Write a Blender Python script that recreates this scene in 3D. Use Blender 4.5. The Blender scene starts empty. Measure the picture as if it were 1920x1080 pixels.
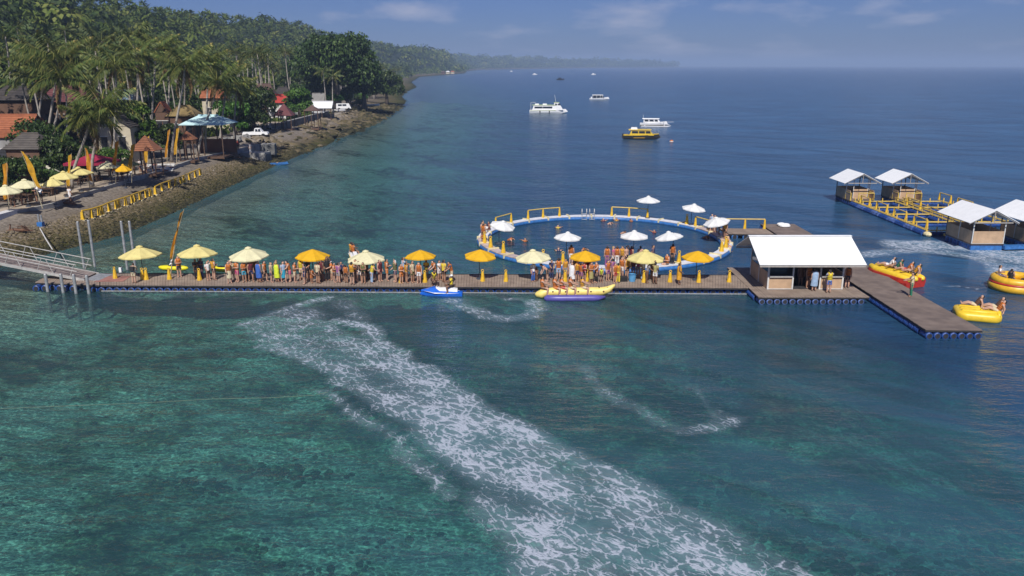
import bpy, bmesh, math, random
import numpy as np
from mathutils import Vector, Matrix, noise as mnoise
RAD = math.radians
C = bpy.context.scene.collection
SC = bpy.context.scene
rnd = random.Random(11)

# ------------------------------------------------------------------ camera
CAM_H = 16.0
F_PX = 1492.0                       # focal length in pixels of the 1920 wide frame (a 28 mm lens)
PITCH = math.atan(418.0 / F_PX)     # the horizon lies at y = 122 of 1080
cam_d = bpy.data.cameras.new('camera')
cam = bpy.data.objects.new('camera', cam_d)
C.objects.link(cam)
cam.location = (0, 0, CAM_H)
cam.rotation_euler = (math.pi / 2 - PITCH, 0, 0)
cam_d.sensor_width = 36.0
cam_d.lens = 36.0 * F_PX / 1920.0
cam_d.clip_start = 0.5
cam_d.clip_end = 90000.0
SC.camera = cam

# ------------------------------------------------------------------ sky, sun, exposure
SUN_EL, SUN_AZ = RAD(47), RAD(186)
world = bpy.data.worlds.new("World")
SC.world = world
world.use_nodes = True
wn, wl = world.node_tree.nodes, world.node_tree.links
wn.clear()
w_out = wn.new('ShaderNodeOutputWorld')
w_bg = wn.new('ShaderNodeBackground')
w_sky = wn.new('ShaderNodeTexSky')
w_sky.sky_type = 'NISHITA'
w_sky.sun_disc = False
w_sky.sun_elevation = SUN_EL
w_sky.sun_rotation = SUN_AZ
w_sky.altitude = 0
w_sky.air_density = 1.0
w_sky.dust_density = 0.4
w_sky.ozone_density = 3.0
w_bg.inputs['Strength'].default_value = 0.062
# thin cloud puffs low over the land, and a slightly violet tropical air
w_tc = wn.new('ShaderNodeTexCoord')
w_map = wn.new('ShaderNodeMapping')
w_map.inputs['Scale'].default_value = (7.0, 7.0, 26.0)
w_map.inputs['Location'].default_value = (0.35, 0.0, 0.2)
w_n = wn.new('ShaderNodeTexNoise')
w_n.inputs['Scale'].default_value = 1.0
w_n.inputs['Detail'].default_value = 7.0
w_n.inputs['Roughness'].default_value = 0.55
w_r = wn.new('ShaderNodeMapRange')
w_r.inputs[1].default_value = 0.52; w_r.inputs[2].default_value = 0.70
w_r.inputs[3].default_value = 0.0; w_r.inputs[4].default_value = 0.6
w_tint = wn.new('ShaderNodeMix'); w_tint.data_type = 'RGBA'; w_tint.blend_type = 'MULTIPLY'
w_tint.inputs['Factor'].default_value = 1.0
w_tint.inputs['B'].default_value = (0.262, 0.352, 0.69, 1)
w_mix = wn.new('ShaderNodeMix'); w_mix.data_type = 'RGBA'
w_mix.inputs['B'].default_value = (5.6, 5.7, 7.0, 1)
wl.new(w_tc.outputs['Generated'], w_map.inputs['Vector'])
wl.new(w_map.outputs['Vector'], w_n.inputs['Vector'])
wl.new(w_n.outputs['Fac'], w_r.inputs[0])
wl.new(w_r.outputs[0], w_mix.inputs['Factor'])
wl.new(w_sky.outputs['Color'], w_tint.inputs['A'])
wl.new(w_tint.outputs['Result'], w_mix.inputs['A'])
wl.new(w_mix.outputs['Result'], w_bg.inputs['Color'])
wl.new(w_bg.outputs['Background'], w_out.inputs['Surface'])

sun_d = bpy.data.lights.new('sun', 'SUN')
sun_d.energy = 3.6
sun_d.angle = RAD(0.55)
sun_d.color = (1.0, 0.955, 0.89)
sun = bpy.data.objects.new('sun', sun_d)
C.objects.link(sun)
_sd = Vector((math.sin(SUN_AZ) * math.cos(SUN_EL), math.cos(SUN_AZ) * math.cos(SUN_EL), math.sin(SUN_EL)))
sun.rotation_euler = _sd.to_track_quat('Z', 'Y').to_euler()
sun.location = (0, -40, 90)

SC.view_settings.view_transform = 'Standard'
SC.view_settings.look = 'None'
SC.view_settings.exposure = 0.5
SC.view_settings.gamma = 1.0
SC.view_settings.use_curve_mapping = False
SC.cycles.use_denoising = True
SC.cycles.max_bounces = 6
SC.cycles.diffuse_bounces = 3
SC.cycles.glossy_bounces = 3
SC.cycles.transmission_bounces = 3
SC.cycles.transparent_max_bounces = 10
SC.cycles.volume_bounces = 0
SC.cycles.caustics_reflective = False
SC.cycles.caustics_refractive = False

# ------------------------------------------------------------------ helpers
_cp, _sp = math.cos(PITCH), math.sin(PITCH)
def at(px, py, z=0.0):
    """the place on the level z that the photograph shows at (px, py)"""
    u, v = (px - 960.0) / F_PX, (540.0 - py) / F_PX
    dz = v * _cp - _sp
    t = (z - CAM_H) / dz
    return Vector((u * t, (_cp + v * _sp) * t, z))
def aty(px, py, y):
    """the place at depth y that the photograph shows at (px, py)"""
    u, v = (px - 960.0) / F_PX, (540.0 - py) / F_PX
    t = y / (_cp + v * _sp)
    return Vector((u * t, y, CAM_H + (v * _cp - _sp) * t))
def interp(x, xs, ys):
    return float(np.interp(x, xs, ys))

class MB:
    """collects shapes, then becomes one mesh"""
    def __init__(s):
        s.v = []; s.f = []; s.m = []; s.mi = 0
    def add(s, vs, fs):
        b = len(s.v)
        s.v.extend([tuple(p) for p in vs])
        for f in fs:
            s.f.append(tuple(i + b for i in f)); s.m.append(s.mi)
        return s
    def box(s, c, d, rz=0.0, top=1.0):
        x, y, z = d[0] / 2, d[1] / 2, d[2] / 2
        co, si = math.cos(rz), math.sin(rz)
        vs = []
        for k, q in ((-1, 1.0), (1, top)):
            for a, b in ((-1, -1), (1, -1), (1, 1), (-1, 1)):
                X, Y = a * x * q, b * y * q
                vs.append((c[0] + X * co - Y * si, c[1] + X * si + Y * co, c[2] + k * z))
        return s.add(vs, [(3, 2, 1, 0), (4, 5, 6, 7), (0, 1, 5, 4), (1, 2, 6, 5), (2, 3, 7, 6), (3, 0, 4, 7)])
    def path(s, pts, rads, n=8, caps=True, flat=1.0):
        pts = [Vector(p) for p in pts]
        if not isinstance(rads, (list, tuple)): rads = [rads] * len(pts)
        rings = []
        ref = None
        for i, p in enumerate(pts):
            t = (pts[min(i + 1, len(pts) - 1)] - pts[max(i - 1, 0)])
            if t.length < 1e-9: t = Vector((0, 0, 1))
            t.normalize()
            if ref is None:
                ref = Vector((0, 0, 1)) if abs(t.z) < 0.9 else Vector((1, 0, 0))
            a = t.cross(ref); 
            if a.length < 1e-6: a = t.cross(Vector((0, 1, 0)))
            a.normalize()
            b = a.cross(t); b.normalize(); ref = b
            rings.append([p + a * (math.cos(k * 2 * math.pi / n) * rads[i]) + b * (math.sin(k * 2 * math.pi / n) * rads[i] * flat) for k in range(n)])
        vs = [q for r in rings for q in r]
        fs = []
        for i in range(len(rings) - 1):
            for k in range(n):
                k2 = (k + 1) % n
                fs.append((i * n + k, i * n + k2, (i + 1) * n + k2, (i + 1) * n + k))
        if caps:
            fs.append(tuple(range(n - 1, -1, -1)))
            fs.append(tuple((len(rings) - 1) * n + k for k in range(n)))
        return s.add(vs, fs)
    def bar(s, a, b, r, n=6, r2=None):
        return s.path([a, b], [r, r if r2 is None else r2], n)
    def beam(s, a, b, w, h):
        """a box of section w (level) x h from a to b"""
        a, b = Vector(a), Vector(b)
        t = (b - a).normalized()
        l = t.cross(Vector((0, 0, 1)))
        if l.length < 1e-6: l = Vector((1, 0, 0))
        l.normalize(); u = l.cross(t)
        vs = [p + l * (i * w / 2) + u * (j * h / 2) for p in (a, b) for i, j in ((-1, -1), (1, -1), (1, 1), (-1, 1))]
        return s.add(vs, [(0, 1, 2, 3), (7, 6, 5, 4), (0, 4, 5, 1), (1, 5, 6, 2), (2, 6, 7, 3), (3, 7, 4, 0)])
    def lathe(s, prof, n=12, c=(0, 0, 0), sx=1.0, sy=1.0):
        vs, fs = [], []
        for r, z in prof:
            for k in range(n):
                a = 2 * math.pi * k / n
                vs.append((c[0] + r * sx * math.cos(a), c[1] + r * sy * math.sin(a), c[2] + z))
        for i in range(len(prof) - 1):
            for k in range(n):
                k2 = (k + 1) % n
                fs.append((i * n + k, i * n + k2, (i + 1) * n + k2, (i + 1) * n + k))
        fs.append(tuple(range(n - 1, -1, -1)))
        fs.append(tuple((len(prof) - 1) * n + k for k in range(n)))
        return s.add(vs, fs)
    def ball(s, c, r, n=10, m=6):
        if not isinstance(r, (list, tuple)): r = (r, r, r)
        vs = [(c[0], c[1], c[2] - r[2])]
        for i in range(1, m):
            t = -math.pi / 2 + math.pi * i / m
            for k in range(n):
                a = 2 * math.pi * k / n
                vs.append((c[0] + r[0] * math.cos(t) * math.cos(a), c[1] + r[1] * math.cos(t) * math.sin(a), c[2] + r[2] * math.sin(t)))
        vs.append((c[0], c[1], c[2] + r[2]))
        fs = []
        for k in range(n): fs.append((0, 1 + (k + 1) % n, 1 + k))
        for i in range(m - 2):
            for k in range(n):
                a, b = 1 + i * n + k, 1 + i * n + (k + 1) % n
                fs.append((a, b, b + n, a + n))
        L = len(vs) - 1
        for k in range(n): fs.append((L, L - n + k, L - n + (k + 1) % n))
        return s.add(vs, fs)
    def loft(s, rings, caps=True):
        n = len(rings[0])
        vs = [q for r in rings for q in r]; fs = []
        for i in range(len(rings) - 1):
            for k in range(n):
                k2 = (k + 1) % n
                fs.append((i * n + k, i * n + k2, (i + 1) * n + k2, (i + 1) * n + k))
        if caps:
            fs.append(tuple(range(n - 1, -1, -1))); fs.append(tuple((len(rings) - 1) * n + k for k in range(n)))
        return s.add(vs, fs)
    def slab(s, quad, t):
        """a sheet with thickness t hanging below four (or more) points"""
        q = [Vector(p) for p in quad]; n = len(q)
        nrm = (q[1] - q[0]).cross(q[2] - q[0]).normalized()
        if nrm.z < 0: q.reverse(); nrm = -nrm
        lo = [p - nrm * t for p in q]
        fs = [tuple(range(n)), tuple(range(2 * n - 1, n - 1, -1))]
        for k in range(n):
            k2 = (k + 1) % n
            fs.append((k2, k, n + k, n + k2))
        return s.add(q + lo, fs)
    def mesh(s, name, mats, smooth=False):
        me = bpy.data.meshes.new(name)
        me.from_pydata(s.v, [], s.f)
        if not isinstance(mats, (list, tuple)): mats = [mats]
        for m in mats: me.materials.append(m)
        if len(mats) > 1: me.polygons.foreach_set('material_index', s.m)
        if smooth: me.polygons.foreach_set('use_smooth', [True] * len(s.f))
        me.update()
        return me
    def build(s, name, mats, parent=None, loc=None, rz=None, smooth=False):
        o = bpy.data.objects.new(name, s.mesh(name, mats, smooth))
        C.objects.link(o)
        if parent is not None: o.parent = parent
        if loc is not None: o.location = loc
        if rz is not None: o.rotation_euler = (0, 0, rz)
        return o

def place(name, me, parent=None, loc=(0, 0, 0), rot=(0, 0, 0), sc=None):
    o = bpy.data.objects.new(name, me); C.objects.link(o)
    if parent is not None: o.parent = parent
    o.location = loc; o.rotation_euler = rot
    if sc is not None: o.scale = sc if isinstance(sc, (list, tuple)) else (sc, sc, sc)
    return o
def tag(o, label=None, cat=None, group=None, kind=None):
    if label: o['label'] = label
    if cat: o['category'] = cat
    if group: o['group'] = group
    if kind: o['kind'] = kind
    return o
def thing(name, label, cat, loc=(0, 0, 0), rz=0.0, group=None):
    o = bpy.data.objects.new(name, None); C.objects.link(o)
    o.empty_display_size = 0.2
    o.location = loc; o.rotation_euler = (0, 0, rz)
    return tag(o, label, cat, group)
def dup(root, loc, rz=0.0, label=None, group=None, sc=None):
    r = root.copy(); C.objects.link(r)
    r.location = loc; r.rotation_euler = (0, 0, rz)
    if sc is not None: r.scale = (sc, sc, sc)
    if label: r['label'] = label
    if group: r['group'] = group
    for ch in list(root.children):
        c = ch.copy(); C.objects.link(c); c.parent = r
        for g in list(ch.children):
            d = g.copy(); C.objects.link(d); d.parent = c
    return r

# ------------------------------------------------------------------ materials
def mat(name, rgb, rough=0.6, var=0.12, scale=4.0, metal=0.0, bump=0.0, rgb2=None, objvar=0.0, spec=0.5, trans=0.0):
    """a procedural material: base colour broken up by noise, optional grain and object-to-object variety"""
    m = bpy.data.materials.new(name); m.use_nodes = True
    nt = m.node_tree; n = nt.nodes; l = nt.links
    b = n['Principled BSDF']
    b.inputs['Roughness'].default_value = rough
    b.inputs['Metallic'].default_value = metal
    b.inputs['Specular IOR Level'].default_value = spec
    tc = n.new('ShaderNodeTexCoord')
    nz = n.new('ShaderNodeTexNoise'); nz.inputs['Scale'].default_value = scale; nz.inputs['Detail'].default_value = 5.0
    l.new(tc.outputs['Object'], nz.inputs['Vector'])
    mx = n.new('ShaderNodeMix'); mx.data_type = 'RGBA'
    c2 = rgb2 if rgb2 else tuple(c * (1 - 2 * var) for c in rgb)
    c1 = rgb if rgb2 else tuple(min(1, c * (1 + var)) for c in rgb)
    mx.inputs['A'].default_value = (*c1, 1); mx.inputs['B'].default_value = (*c2, 1)
    mr = n.new('ShaderNodeMapRange'); mr.inputs[1].default_value = 0.32; mr.inputs[2].default_value = 0.68
    l.new(nz.outputs['Fac'], mr.inputs[0]); l.new(mr.outputs[0], mx.inputs['Factor'])
    out = mx.outputs['Result']
    if objvar > 0:
        oi = n.new('ShaderNodeObjectInfo')
        hs = n.new('ShaderNodeHueSaturation')
        r1 = n.new('ShaderNodeMapRange'); r1.inputs[3].default_value = 1 - objvar; r1.inputs[4].default_value = 1 + objvar
        l.new(oi.outputs['Random'], r1.inputs[0]); l.new(r1.outputs[0], hs.inputs['Value'])
        r2 = n.new('ShaderNodeMapRange'); r2.inputs[3].default_value = 0.5 - objvar * 0.06; r2.inputs[4].default_value = 0.5 + objvar * 0.06
        l.new(oi.outputs['Random'], r2.inputs[0]); l.new(r2.outputs[0], hs.inputs['Hue'])
        l.new(out, hs.inputs['Color']); out = hs.outputs['Color']
    l.new(out, b.inputs['Base Color'])
    if bump > 0:
        bp = n.new('ShaderNodeBump'); bp.inputs['Strength'].default_value = bump; bp.inputs['Distance'].default_value = 0.05
        l.new(nz.outputs['Fac'], bp.inputs['Height']); l.new(bp.outputs['Normal'], b.inputs['Normal'])
    if trans > 0:
        tr = n.new('ShaderNodeBsdfTranslucent'); l.new(out, tr.inputs['Color'])
        ms = n.new('ShaderNodeMixShader'); ms.inputs[0].default_value = trans
        l.new(b.outputs[0], ms.inputs[1]); l.new(tr.outputs[0], ms.inputs[2])
        l.new(ms.outputs[0], n['Material Output'].inputs['Surface'])
    return m
# ------------------------------------------------------------------ the lie of the land
SHORE_Y = [-60, 40, 64, 70, 76, 86, 134, 165, 223, 300, 374, 430, 520, 619, 800, 1175, 1348, 1700, 2300, 2865, 3600, 4580, 5200, 6000, 7000]
SHORE_X = [-46, -44, -42.4, -40.5, -38.5, -38.4, -39.5, -39.5, -39, -43, -48, -58, -66, -72, -98, -132, -116, -98, -125, -120, 40, 330, 640, 1150, 1500]
RIDGE_Y = [-60, 100, 262, 415, 745, 950, 1200, 1600, 2200, 3000, 4000, 5000, 6000, 7000]
RIDGE_S = [130, 130, 130, 134, 104, 95, 60, 60, 60, 90, 130, 130, 110, 90]     # how far inland the crest runs
RIDGE_Z = [34, 34, 34, 36, 40, 37, 33, 36, 30, 30, 29, 26, 14, 4]
def shore_x(y): return interp(y, SHORE_Y, SHORE_X)
def land_z(x, y):
    s = shore_x(y) - x
    if s < 0: return max(-3.0, s * 0.16)
    w = interp(y, [0, 230, 330, 600], [9.0, 9.0, 26.0, 30.0])
    z = 2.2 * min(1.0, s / w)
    rs, rz = interp(y, RIDGE_Y, RIDGE_S), interp(y, RIDGE_Y, RIDGE_Z)
    a = min(rs * 0.4, 44.0)
    t = (s - a) / max(1.0, rs - a)
    if t > 0:
        t = min(1.0, t); t = t * t * (3 - 2 * t)
        z += (rz - 2.2) * t
        z += t * 3.0 * mnoise.noise((x * 0.02, y * 0.02, 3.1))
    return z

def col_attr(me, name, vals):
    a = me.attributes.new(name, 'FLOAT', 'POINT'); a.data.foreach_set('value', np.asarray(vals, dtype=np.float32))

def grid_mesh(name, xs2d, ys2d, zs2d):
    nr, nc = xs2d.shape
    me = bpy.data.meshes.new(name)
    co = np.stack([xs2d, ys2d, zs2d], axis=-1).reshape(-1, 3).astype(np.float32)
    i = np.arange((nr - 1) * (nc - 1)); r, c = i // (nc - 1), i % (nc - 1)
    q = np.stack([r * nc + c, r * nc + c + 1, (r + 1) * nc + c + 1, (r + 1) * nc + c], axis=1).astype(np.int32)
    me.vertices.add(len(co)); me.vertices.foreach_set('co', co.ravel())
    me.loops.add(q.size); me.loops.foreach_set('vertex_index', q.ravel())
    me.polygons.add(len(q)); me.polygons.foreach_set('loop_start', (np.arange(len(q)) * 4).astype(np.int32))
    me.polygons.foreach_set('use_smooth', np.ones(len(q), dtype=bool))
    me.update(calc_edges=True); me.validate()
    return me

# terrain: from just under the water line up over the crest
ys = np.concatenate([np.arange(40, 240, 2.0), np.geomspace(240, 7000, 150)])
ss = np.concatenate([np.array([-1.2, -0.5]), np.arange(0, 14, 0.75), np.arange(14, 60, 4), np.arange(60, 260, 8), np.array([320, 420, 700, 1500])])
X = np.zeros((len(ys), len(ss))); Y = np.zeros_like(X); Z = np.zeros_like(X)
for i, y in enumerate(ys):
    sx = shore_x(y)
    wob = 0.6 * mnoise.noise((y * 0.13, 0, 0)) + (1.6 * mnoise.noise((y * 0.05, 7, 0)) if y > 150 else 0)
    for j, s_ in enumerate(ss):
        x = sx - s_ + (wob if s_ < 10 else 0)
        X[i, j] = x; Y[i, j] = y
        z = land_z(sx - s_, y)
        if 0.3 < s_ < 60: z += 0.10 * mnoise.noise((x * 0.5, y * 0.5, 0))
        if 0.5 < s_ < 26 and y > 150: z += 0.5 * max(0, mnoise.noise((x * 0.22, y * 0.15, 5)))
        Z[i, j] = z
def ground_mat():
    m = bpy.data.materials.new('shore_ground'); m.use_nodes = True
    n, l = m.node_tree.nodes, m.node_tree.links
    b = n['Principled BSDF']; b.inputs['Roughness'].default_value = 0.95; b.inputs['Specular IOR Level'].default_value = 0.15
    ge = n.new('ShaderNodeNewGeometry'); sp = n.new('ShaderNodeSeparateXYZ'); l.new(ge.outputs['Position'], sp.inputs[0])
    nz = n.new('ShaderNodeTexNoise'); nz.inputs['Scale'].default_value = 0.35; nz.inputs['Detail'].default_value = 8; nz.inputs['Roughness'].default_value = 0.65
    l.new(ge.outputs['Position'], nz.inputs['Vector'])
    nf = n.new('ShaderNodeTexNoise'); nf.inputs['Scale'].default_value = 3.5; nf.inputs['Detail'].default_value = 6
    l.new(ge.outputs['Position'], nf.inputs['Vector'])
    # height plus noise picks: wet algae - rock - dry stone and sand - wooded soil
    ad = n.new('ShaderNodeMath'); ad.operation = 'MULTIPLY_ADD'; ad.inputs[1].default_value = 0.9; 
    l.new(nz.outputs['Fac'], ad.inputs[0]); l.new(sp.outputs['Z'], ad.inputs[2])
    cr = n.new('ShaderNodeValToRGB')
    mr = n.new('ShaderNodeMapRange'); mr.inputs[1].default_value = 0.0; mr.inputs[2].default_value = 6.0
    l.new(ad.outputs[0], mr.inputs[0]); l.new(mr.outputs[0], cr.inputs['Fac'])
    e = cr.color_ramp.elements
    e[0].position = 0.06; e[0].color = (0.018, 0.020, 0.010, 1)
    e[1].position = 0.13; e[1].color = (0.075, 0.075, 0.018, 1)
    for p, c in ((0.20, (0.13, 0.105, 0.055, 1)), (0.30, (0.20, 0.165, 0.125, 1)), (0.42, (0.27, 0.235, 0.20, 1)), (0.56, (0.25, 0.21, 0.165, 1)), (0.72, (0.035, 0.05, 0.018, 1))):
        q = e.new(p); q.color = c
    mx = n.new('ShaderNodeMix'); mx.data_type = 'RGBA'; mx.blend_type = 'MULTIPLY'; mx.inputs['Factor'].default_value = 0.75
    c3 = n.new('ShaderNodeValToRGB'); c3.color_ramp.elements[0].position = 0.35; c3.color_ramp.elements[0].color = (0.35, 0.34, 0.32, 1); c3.color_ramp.elements[1].position = 0.65; c3.color_ramp.elements[1].color = (1, 1, 1, 1)
    l.new(nf.outputs['Fac'], c3.inputs['Fac']); l.new(cr.outputs['Color'], mx.inputs['A']); l.new(c3.outputs['Color'], mx.inputs['B'])
    l.new(mx.outputs['Result'], b.inputs['Base Color'])
    bp = n.new('ShaderNodeBump'); bp.inputs['Strength'].default_value = 0.6; bp.inputs['Distance'].default_value = 0.15
    l.new(nf.outputs['Fac'], bp.inputs['Height']); l.new(bp.outputs['Normal'], b.inputs['Normal'])
    return m
terrain = place('terrain', grid_mesh('terrain', X, Y, Z))
terrain.data.materials.append(ground_mat())
tag(terrain, kind='structure')

# ------------------------------------------------------------------ sea floor and sea
WK = [  # the wide wake of the turned boat: rows of the photograph -> (y, left edge, right edge, strength)
    (556, 590, 680, 0.35), (575, 520, 690, 0.55), (600, 450, 695, 0.72), (625, 450, 715, 0.74), (650, 485, 745, 0.76), (680, 550, 785, 0.80),
    (710, 600, 855, 0.85), (740, 650, 905, 0.92), (780, 710, 975, 0.95), (830, 770, 1075, 0.99), (880, 830, 1180, 1.0), (940, 880, 1295, 1.0),
    (1000, 910, 1420, 0.98), (1080, 930, 1590, 0.92), (1200, 960, 1850, 0.85)]
wk_y, wk_l, wk_r, wk_s = [], [], [], []
for py, a, b_, s_ in reversed(WK):
    A, B = at(a, py), at(b_, py)
    wk_y.append(A.y); wk_l.append(A.x); wk_r.append(B.x); wk_s.append(s_)
STREAKS = [ # thinner foam: list of photo points, width in metres, strength, softness
    ([(1095, 690), (1130, 725), (1170, 755), (1235, 790), (1290, 805), (1345, 800), (1385, 785)], 0.8, 0.55),
    ([(1300, 725), (1330, 760), (1350, 790)], 0.7, 0.5),
    ([(640, 600), (690, 615), (735, 655), (790, 695), (850, 735)], 0.9, 0.95),
    ([(640, 720), (700, 728), (780, 715), (860, 725)], 0.5, 0.75),
    ([(620, 557), (560, 572), (500, 595), (455, 610)], 0.9, 0.74),
    ([(500, 650), (560, 665), (620, 690), (650, 720)], 0.9, 0.75),
    ([(600, 735), (660, 765), (720, 810), (780, 870), (850, 930)], 0.6, 0.7),
    ([(862, 563), (880, 580), (915, 592), (960, 598), (1000, 592), (1010, 580), (1000, 565)], 1.0, 0.74),
    ([(850, 562), (870, 570), (890, 585)], 0.9, 0.8),
    ([(940, 562), (985, 560), (1010, 572)], 0.6, 0.68),
    ([(1615, 478), (1680, 470), (1760, 472), (1830, 482), (1890, 500), (1930, 525)], 1.6, 0.82),
    ([(1690, 458), (1760, 460), (1830, 466), (1900, 482), (1990, 510)], 2.8, 1.05),
    ([(1840, 480), (1870, 505), (1880, 520)], 1.3, 0.85),
    ([(1760, 535), (1800, 538), (1840, 542)], 0.35, 0.72),
    ([(1850, 470), (1930, 475), (2030, 490)], 1.8, 0.95)]
streaks = []
for pts, w_, s_ in STREAKS:
    P = np.array([[at(a, b_).x, at(a, b_).y] for a, b_ in pts]); streaks.append((P, w_, s_))
# far launches and their wakes
streaks.append((np.array([[at(1041, 149).x, at(1041, 149).y], [at(1053, 149.5).x, at(1053, 149.5).y]]), 6.0, 0.9))

def seg_dist(px, py, P):
    d = np.full(px.shape, 1e9)
    for i in range(len(P) - 1):
        a, b_ = P[i], P[i + 1]; ab = b_ - a
        t = np.clip(((px - a[0]) * ab[0] + (py - a[1]) * ab[1]) / (ab @ ab), 0, 1)
        d = np.minimum(d, np.hypot(px - a[0] - t * ab[0], py - a[1] - t * ab[1]))
    return d
def smooth(t):
    t = np.clip(t, 0, 1); return t * t * (3 - 2 * t)
def vnoise(x, y, sc, seed, oct_=3):
    out = np.zeros(x.shape); amp = 1.0
    for o in range(oct_):
        f = sc * 2 ** o
        out += amp * np.vectorize(lambda a, b_: mnoise.noise((a * f, b_ * f, seed + o)))(x, y)
        amp *= 0.5
    return out
def depth_field(x, y):
    """metres of water: a reef flat on the shore side, a drop-off on the sea side"""
    sx = np.interp(y, SHORE_Y, SHORE_X)
    off = x - sx
    d = 0.16 * np.clip(off, 0, 14) + np.interp(y, [0, 54, 62], [0.032, 0.032, 0.045]) * np.clip(off - 14, 0, 400)
    edge = np.interp(y, [0, 30, 45, 55, 62, 75, 100, 150, 250, 400], [64, 62, 60, 54, 40, 24, 20, 18, 18, 22])
    d += 9.0 * smooth((off - edge) / np.interp(y, [0, 50, 62, 100, 300], [22, 24, 44, 60, 100]))
    return np.maximum(d, -1)

gx = np.concatenate([np.linspace(-46, 80, 253), np.geomspace(83, 400, 24)])
gy = np.concatenate([np.linspace(8, 120, 281), np.geomspace(121.0, 420, 100)])
GX, GY = np.meshgrid(gx, gy)
D0 = depth_field(GX, GY)
bed = -D0 - 0.35
lump = vnoise(GX, GY, 0.16, 4.0, 4)
bed = bed + np.clip(lump, -0.2, 1.2) * np.clip(D0 * 0.35, 0.0, 1.1)
bed += 0.12 * vnoise(GX, GY, 1.1, 9.0, 2)
bed = np.minimum(bed, -0.10)
reef = 0.40 + 0.50 * vnoise(GX, GY, 0.095, 31.0, 5)
reef += 0.34 * np.exp(-(((GX - 3) / 11) ** 2 + ((GY - 45) / 8) ** 2)) - 0.12 * smooth((GX - 8) / 14) * (GY < 56)
reef -= 0.26 * np.exp(-((GX - np.interp(GY, SHORE_Y, SHORE_X)) / 17) ** 2) * (GY > 50)
reef -= 0.22 * smooth((-4 - GX) / 14) * smooth((46 - GY) / 10)
streak = vnoise(GX * 0.35 + GY * 0.5, GY * 0.9 + GX * 0.55, 0.16, 44.0, 3)
reef += 0.45 * streak * smooth((GX - 2) / 12)
bed_o = place('sea_floor', grid_mesh('sea_floor', GX, GY, bed))
tag(bed_o, kind='structure'); col_attr(bed_o.data, 'reef', reef.ravel())
def bed_mat():
    m = bpy.data.materials.new('reef_floor'); m.use_nodes = True
    n, l = m.node_tree.nodes, m.node_tree.links
    b = n['Principled BSDF']; b.inputs['Roughness'].default_value = 1.0; b.inputs['Specular IOR Level'].default_value = 0.0
    ge = n.new('ShaderNodeNewGeometry')
    def nz(sc, det, ro=0.6):
        q = n.new('ShaderNodeTexNoise'); q.inputs['Scale'].default_value = sc; q.inputs['Detail'].default_value = det; q.inputs['Roughness'].default_value = ro
        l.new(ge.outputs['Position'], q.inputs['Vector']); return q.outputs['Fac']
    def ramp(src, stops):
        r = n.new('ShaderNodeValToRGB'); e = r.color_ramp.elements
        e[0].position, e[0].color = stops[0]; e[1].position, e[1].color = stops[1]
        for p, c in stops[2:]:
            q = e.new(p); q.color = c
        l.new(src, r.inputs['Fac']); return r.outputs['Color']
    at_ = n.new('ShaderNodeAttribute'); at_.attribute_name = 'reef'
    mid = nz(0.55, 10, 0.72)
    ad = n.new('ShaderNodeMath'); ad.operation = 'MULTIPLY_ADD'; ad.inputs[1].default_value = 2.1; ad.inputs[2].default_value = -1.05; l.new(mid, ad.inputs[0])
    sm = n.new('ShaderNodeMath'); sm.operation = 'ADD'; l.new(ad.outputs[0], sm.inputs[0]); l.new(at_.outputs['Fac'], sm.inputs[1])
    base = ramp(sm.outputs[0], [(0.12, (0.86, 0.84, 0.66, 1)), (0.34, (0.62, 0.62, 0.44, 1)), (0.50, (0.36, 0.36, 0.19, 1)), (0.64, (0.13, 0.14, 0.08, 1)), (0.82, (0.035, 0.04, 0.03, 1))])
    fine = ramp(nz(4.2, 9, 0.8), [(0.36, (0.30, 0.32, 0.30, 1)), (0.58, (1, 1, 1, 1))])
    mx = n.new('ShaderNodeMix'); mx.data_type = 'RGBA'; mx.blend_type = 'MULTIPLY'; mx.inputs['Factor'].default_value = 0.8
    l.new(base, mx.inputs['A']); l.new(fine, mx.inputs['B']); l.new(mx.outputs['Result'], b.inputs['Base Color'])
    return m
bed_o.data.materials.append(bed_mat())

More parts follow.
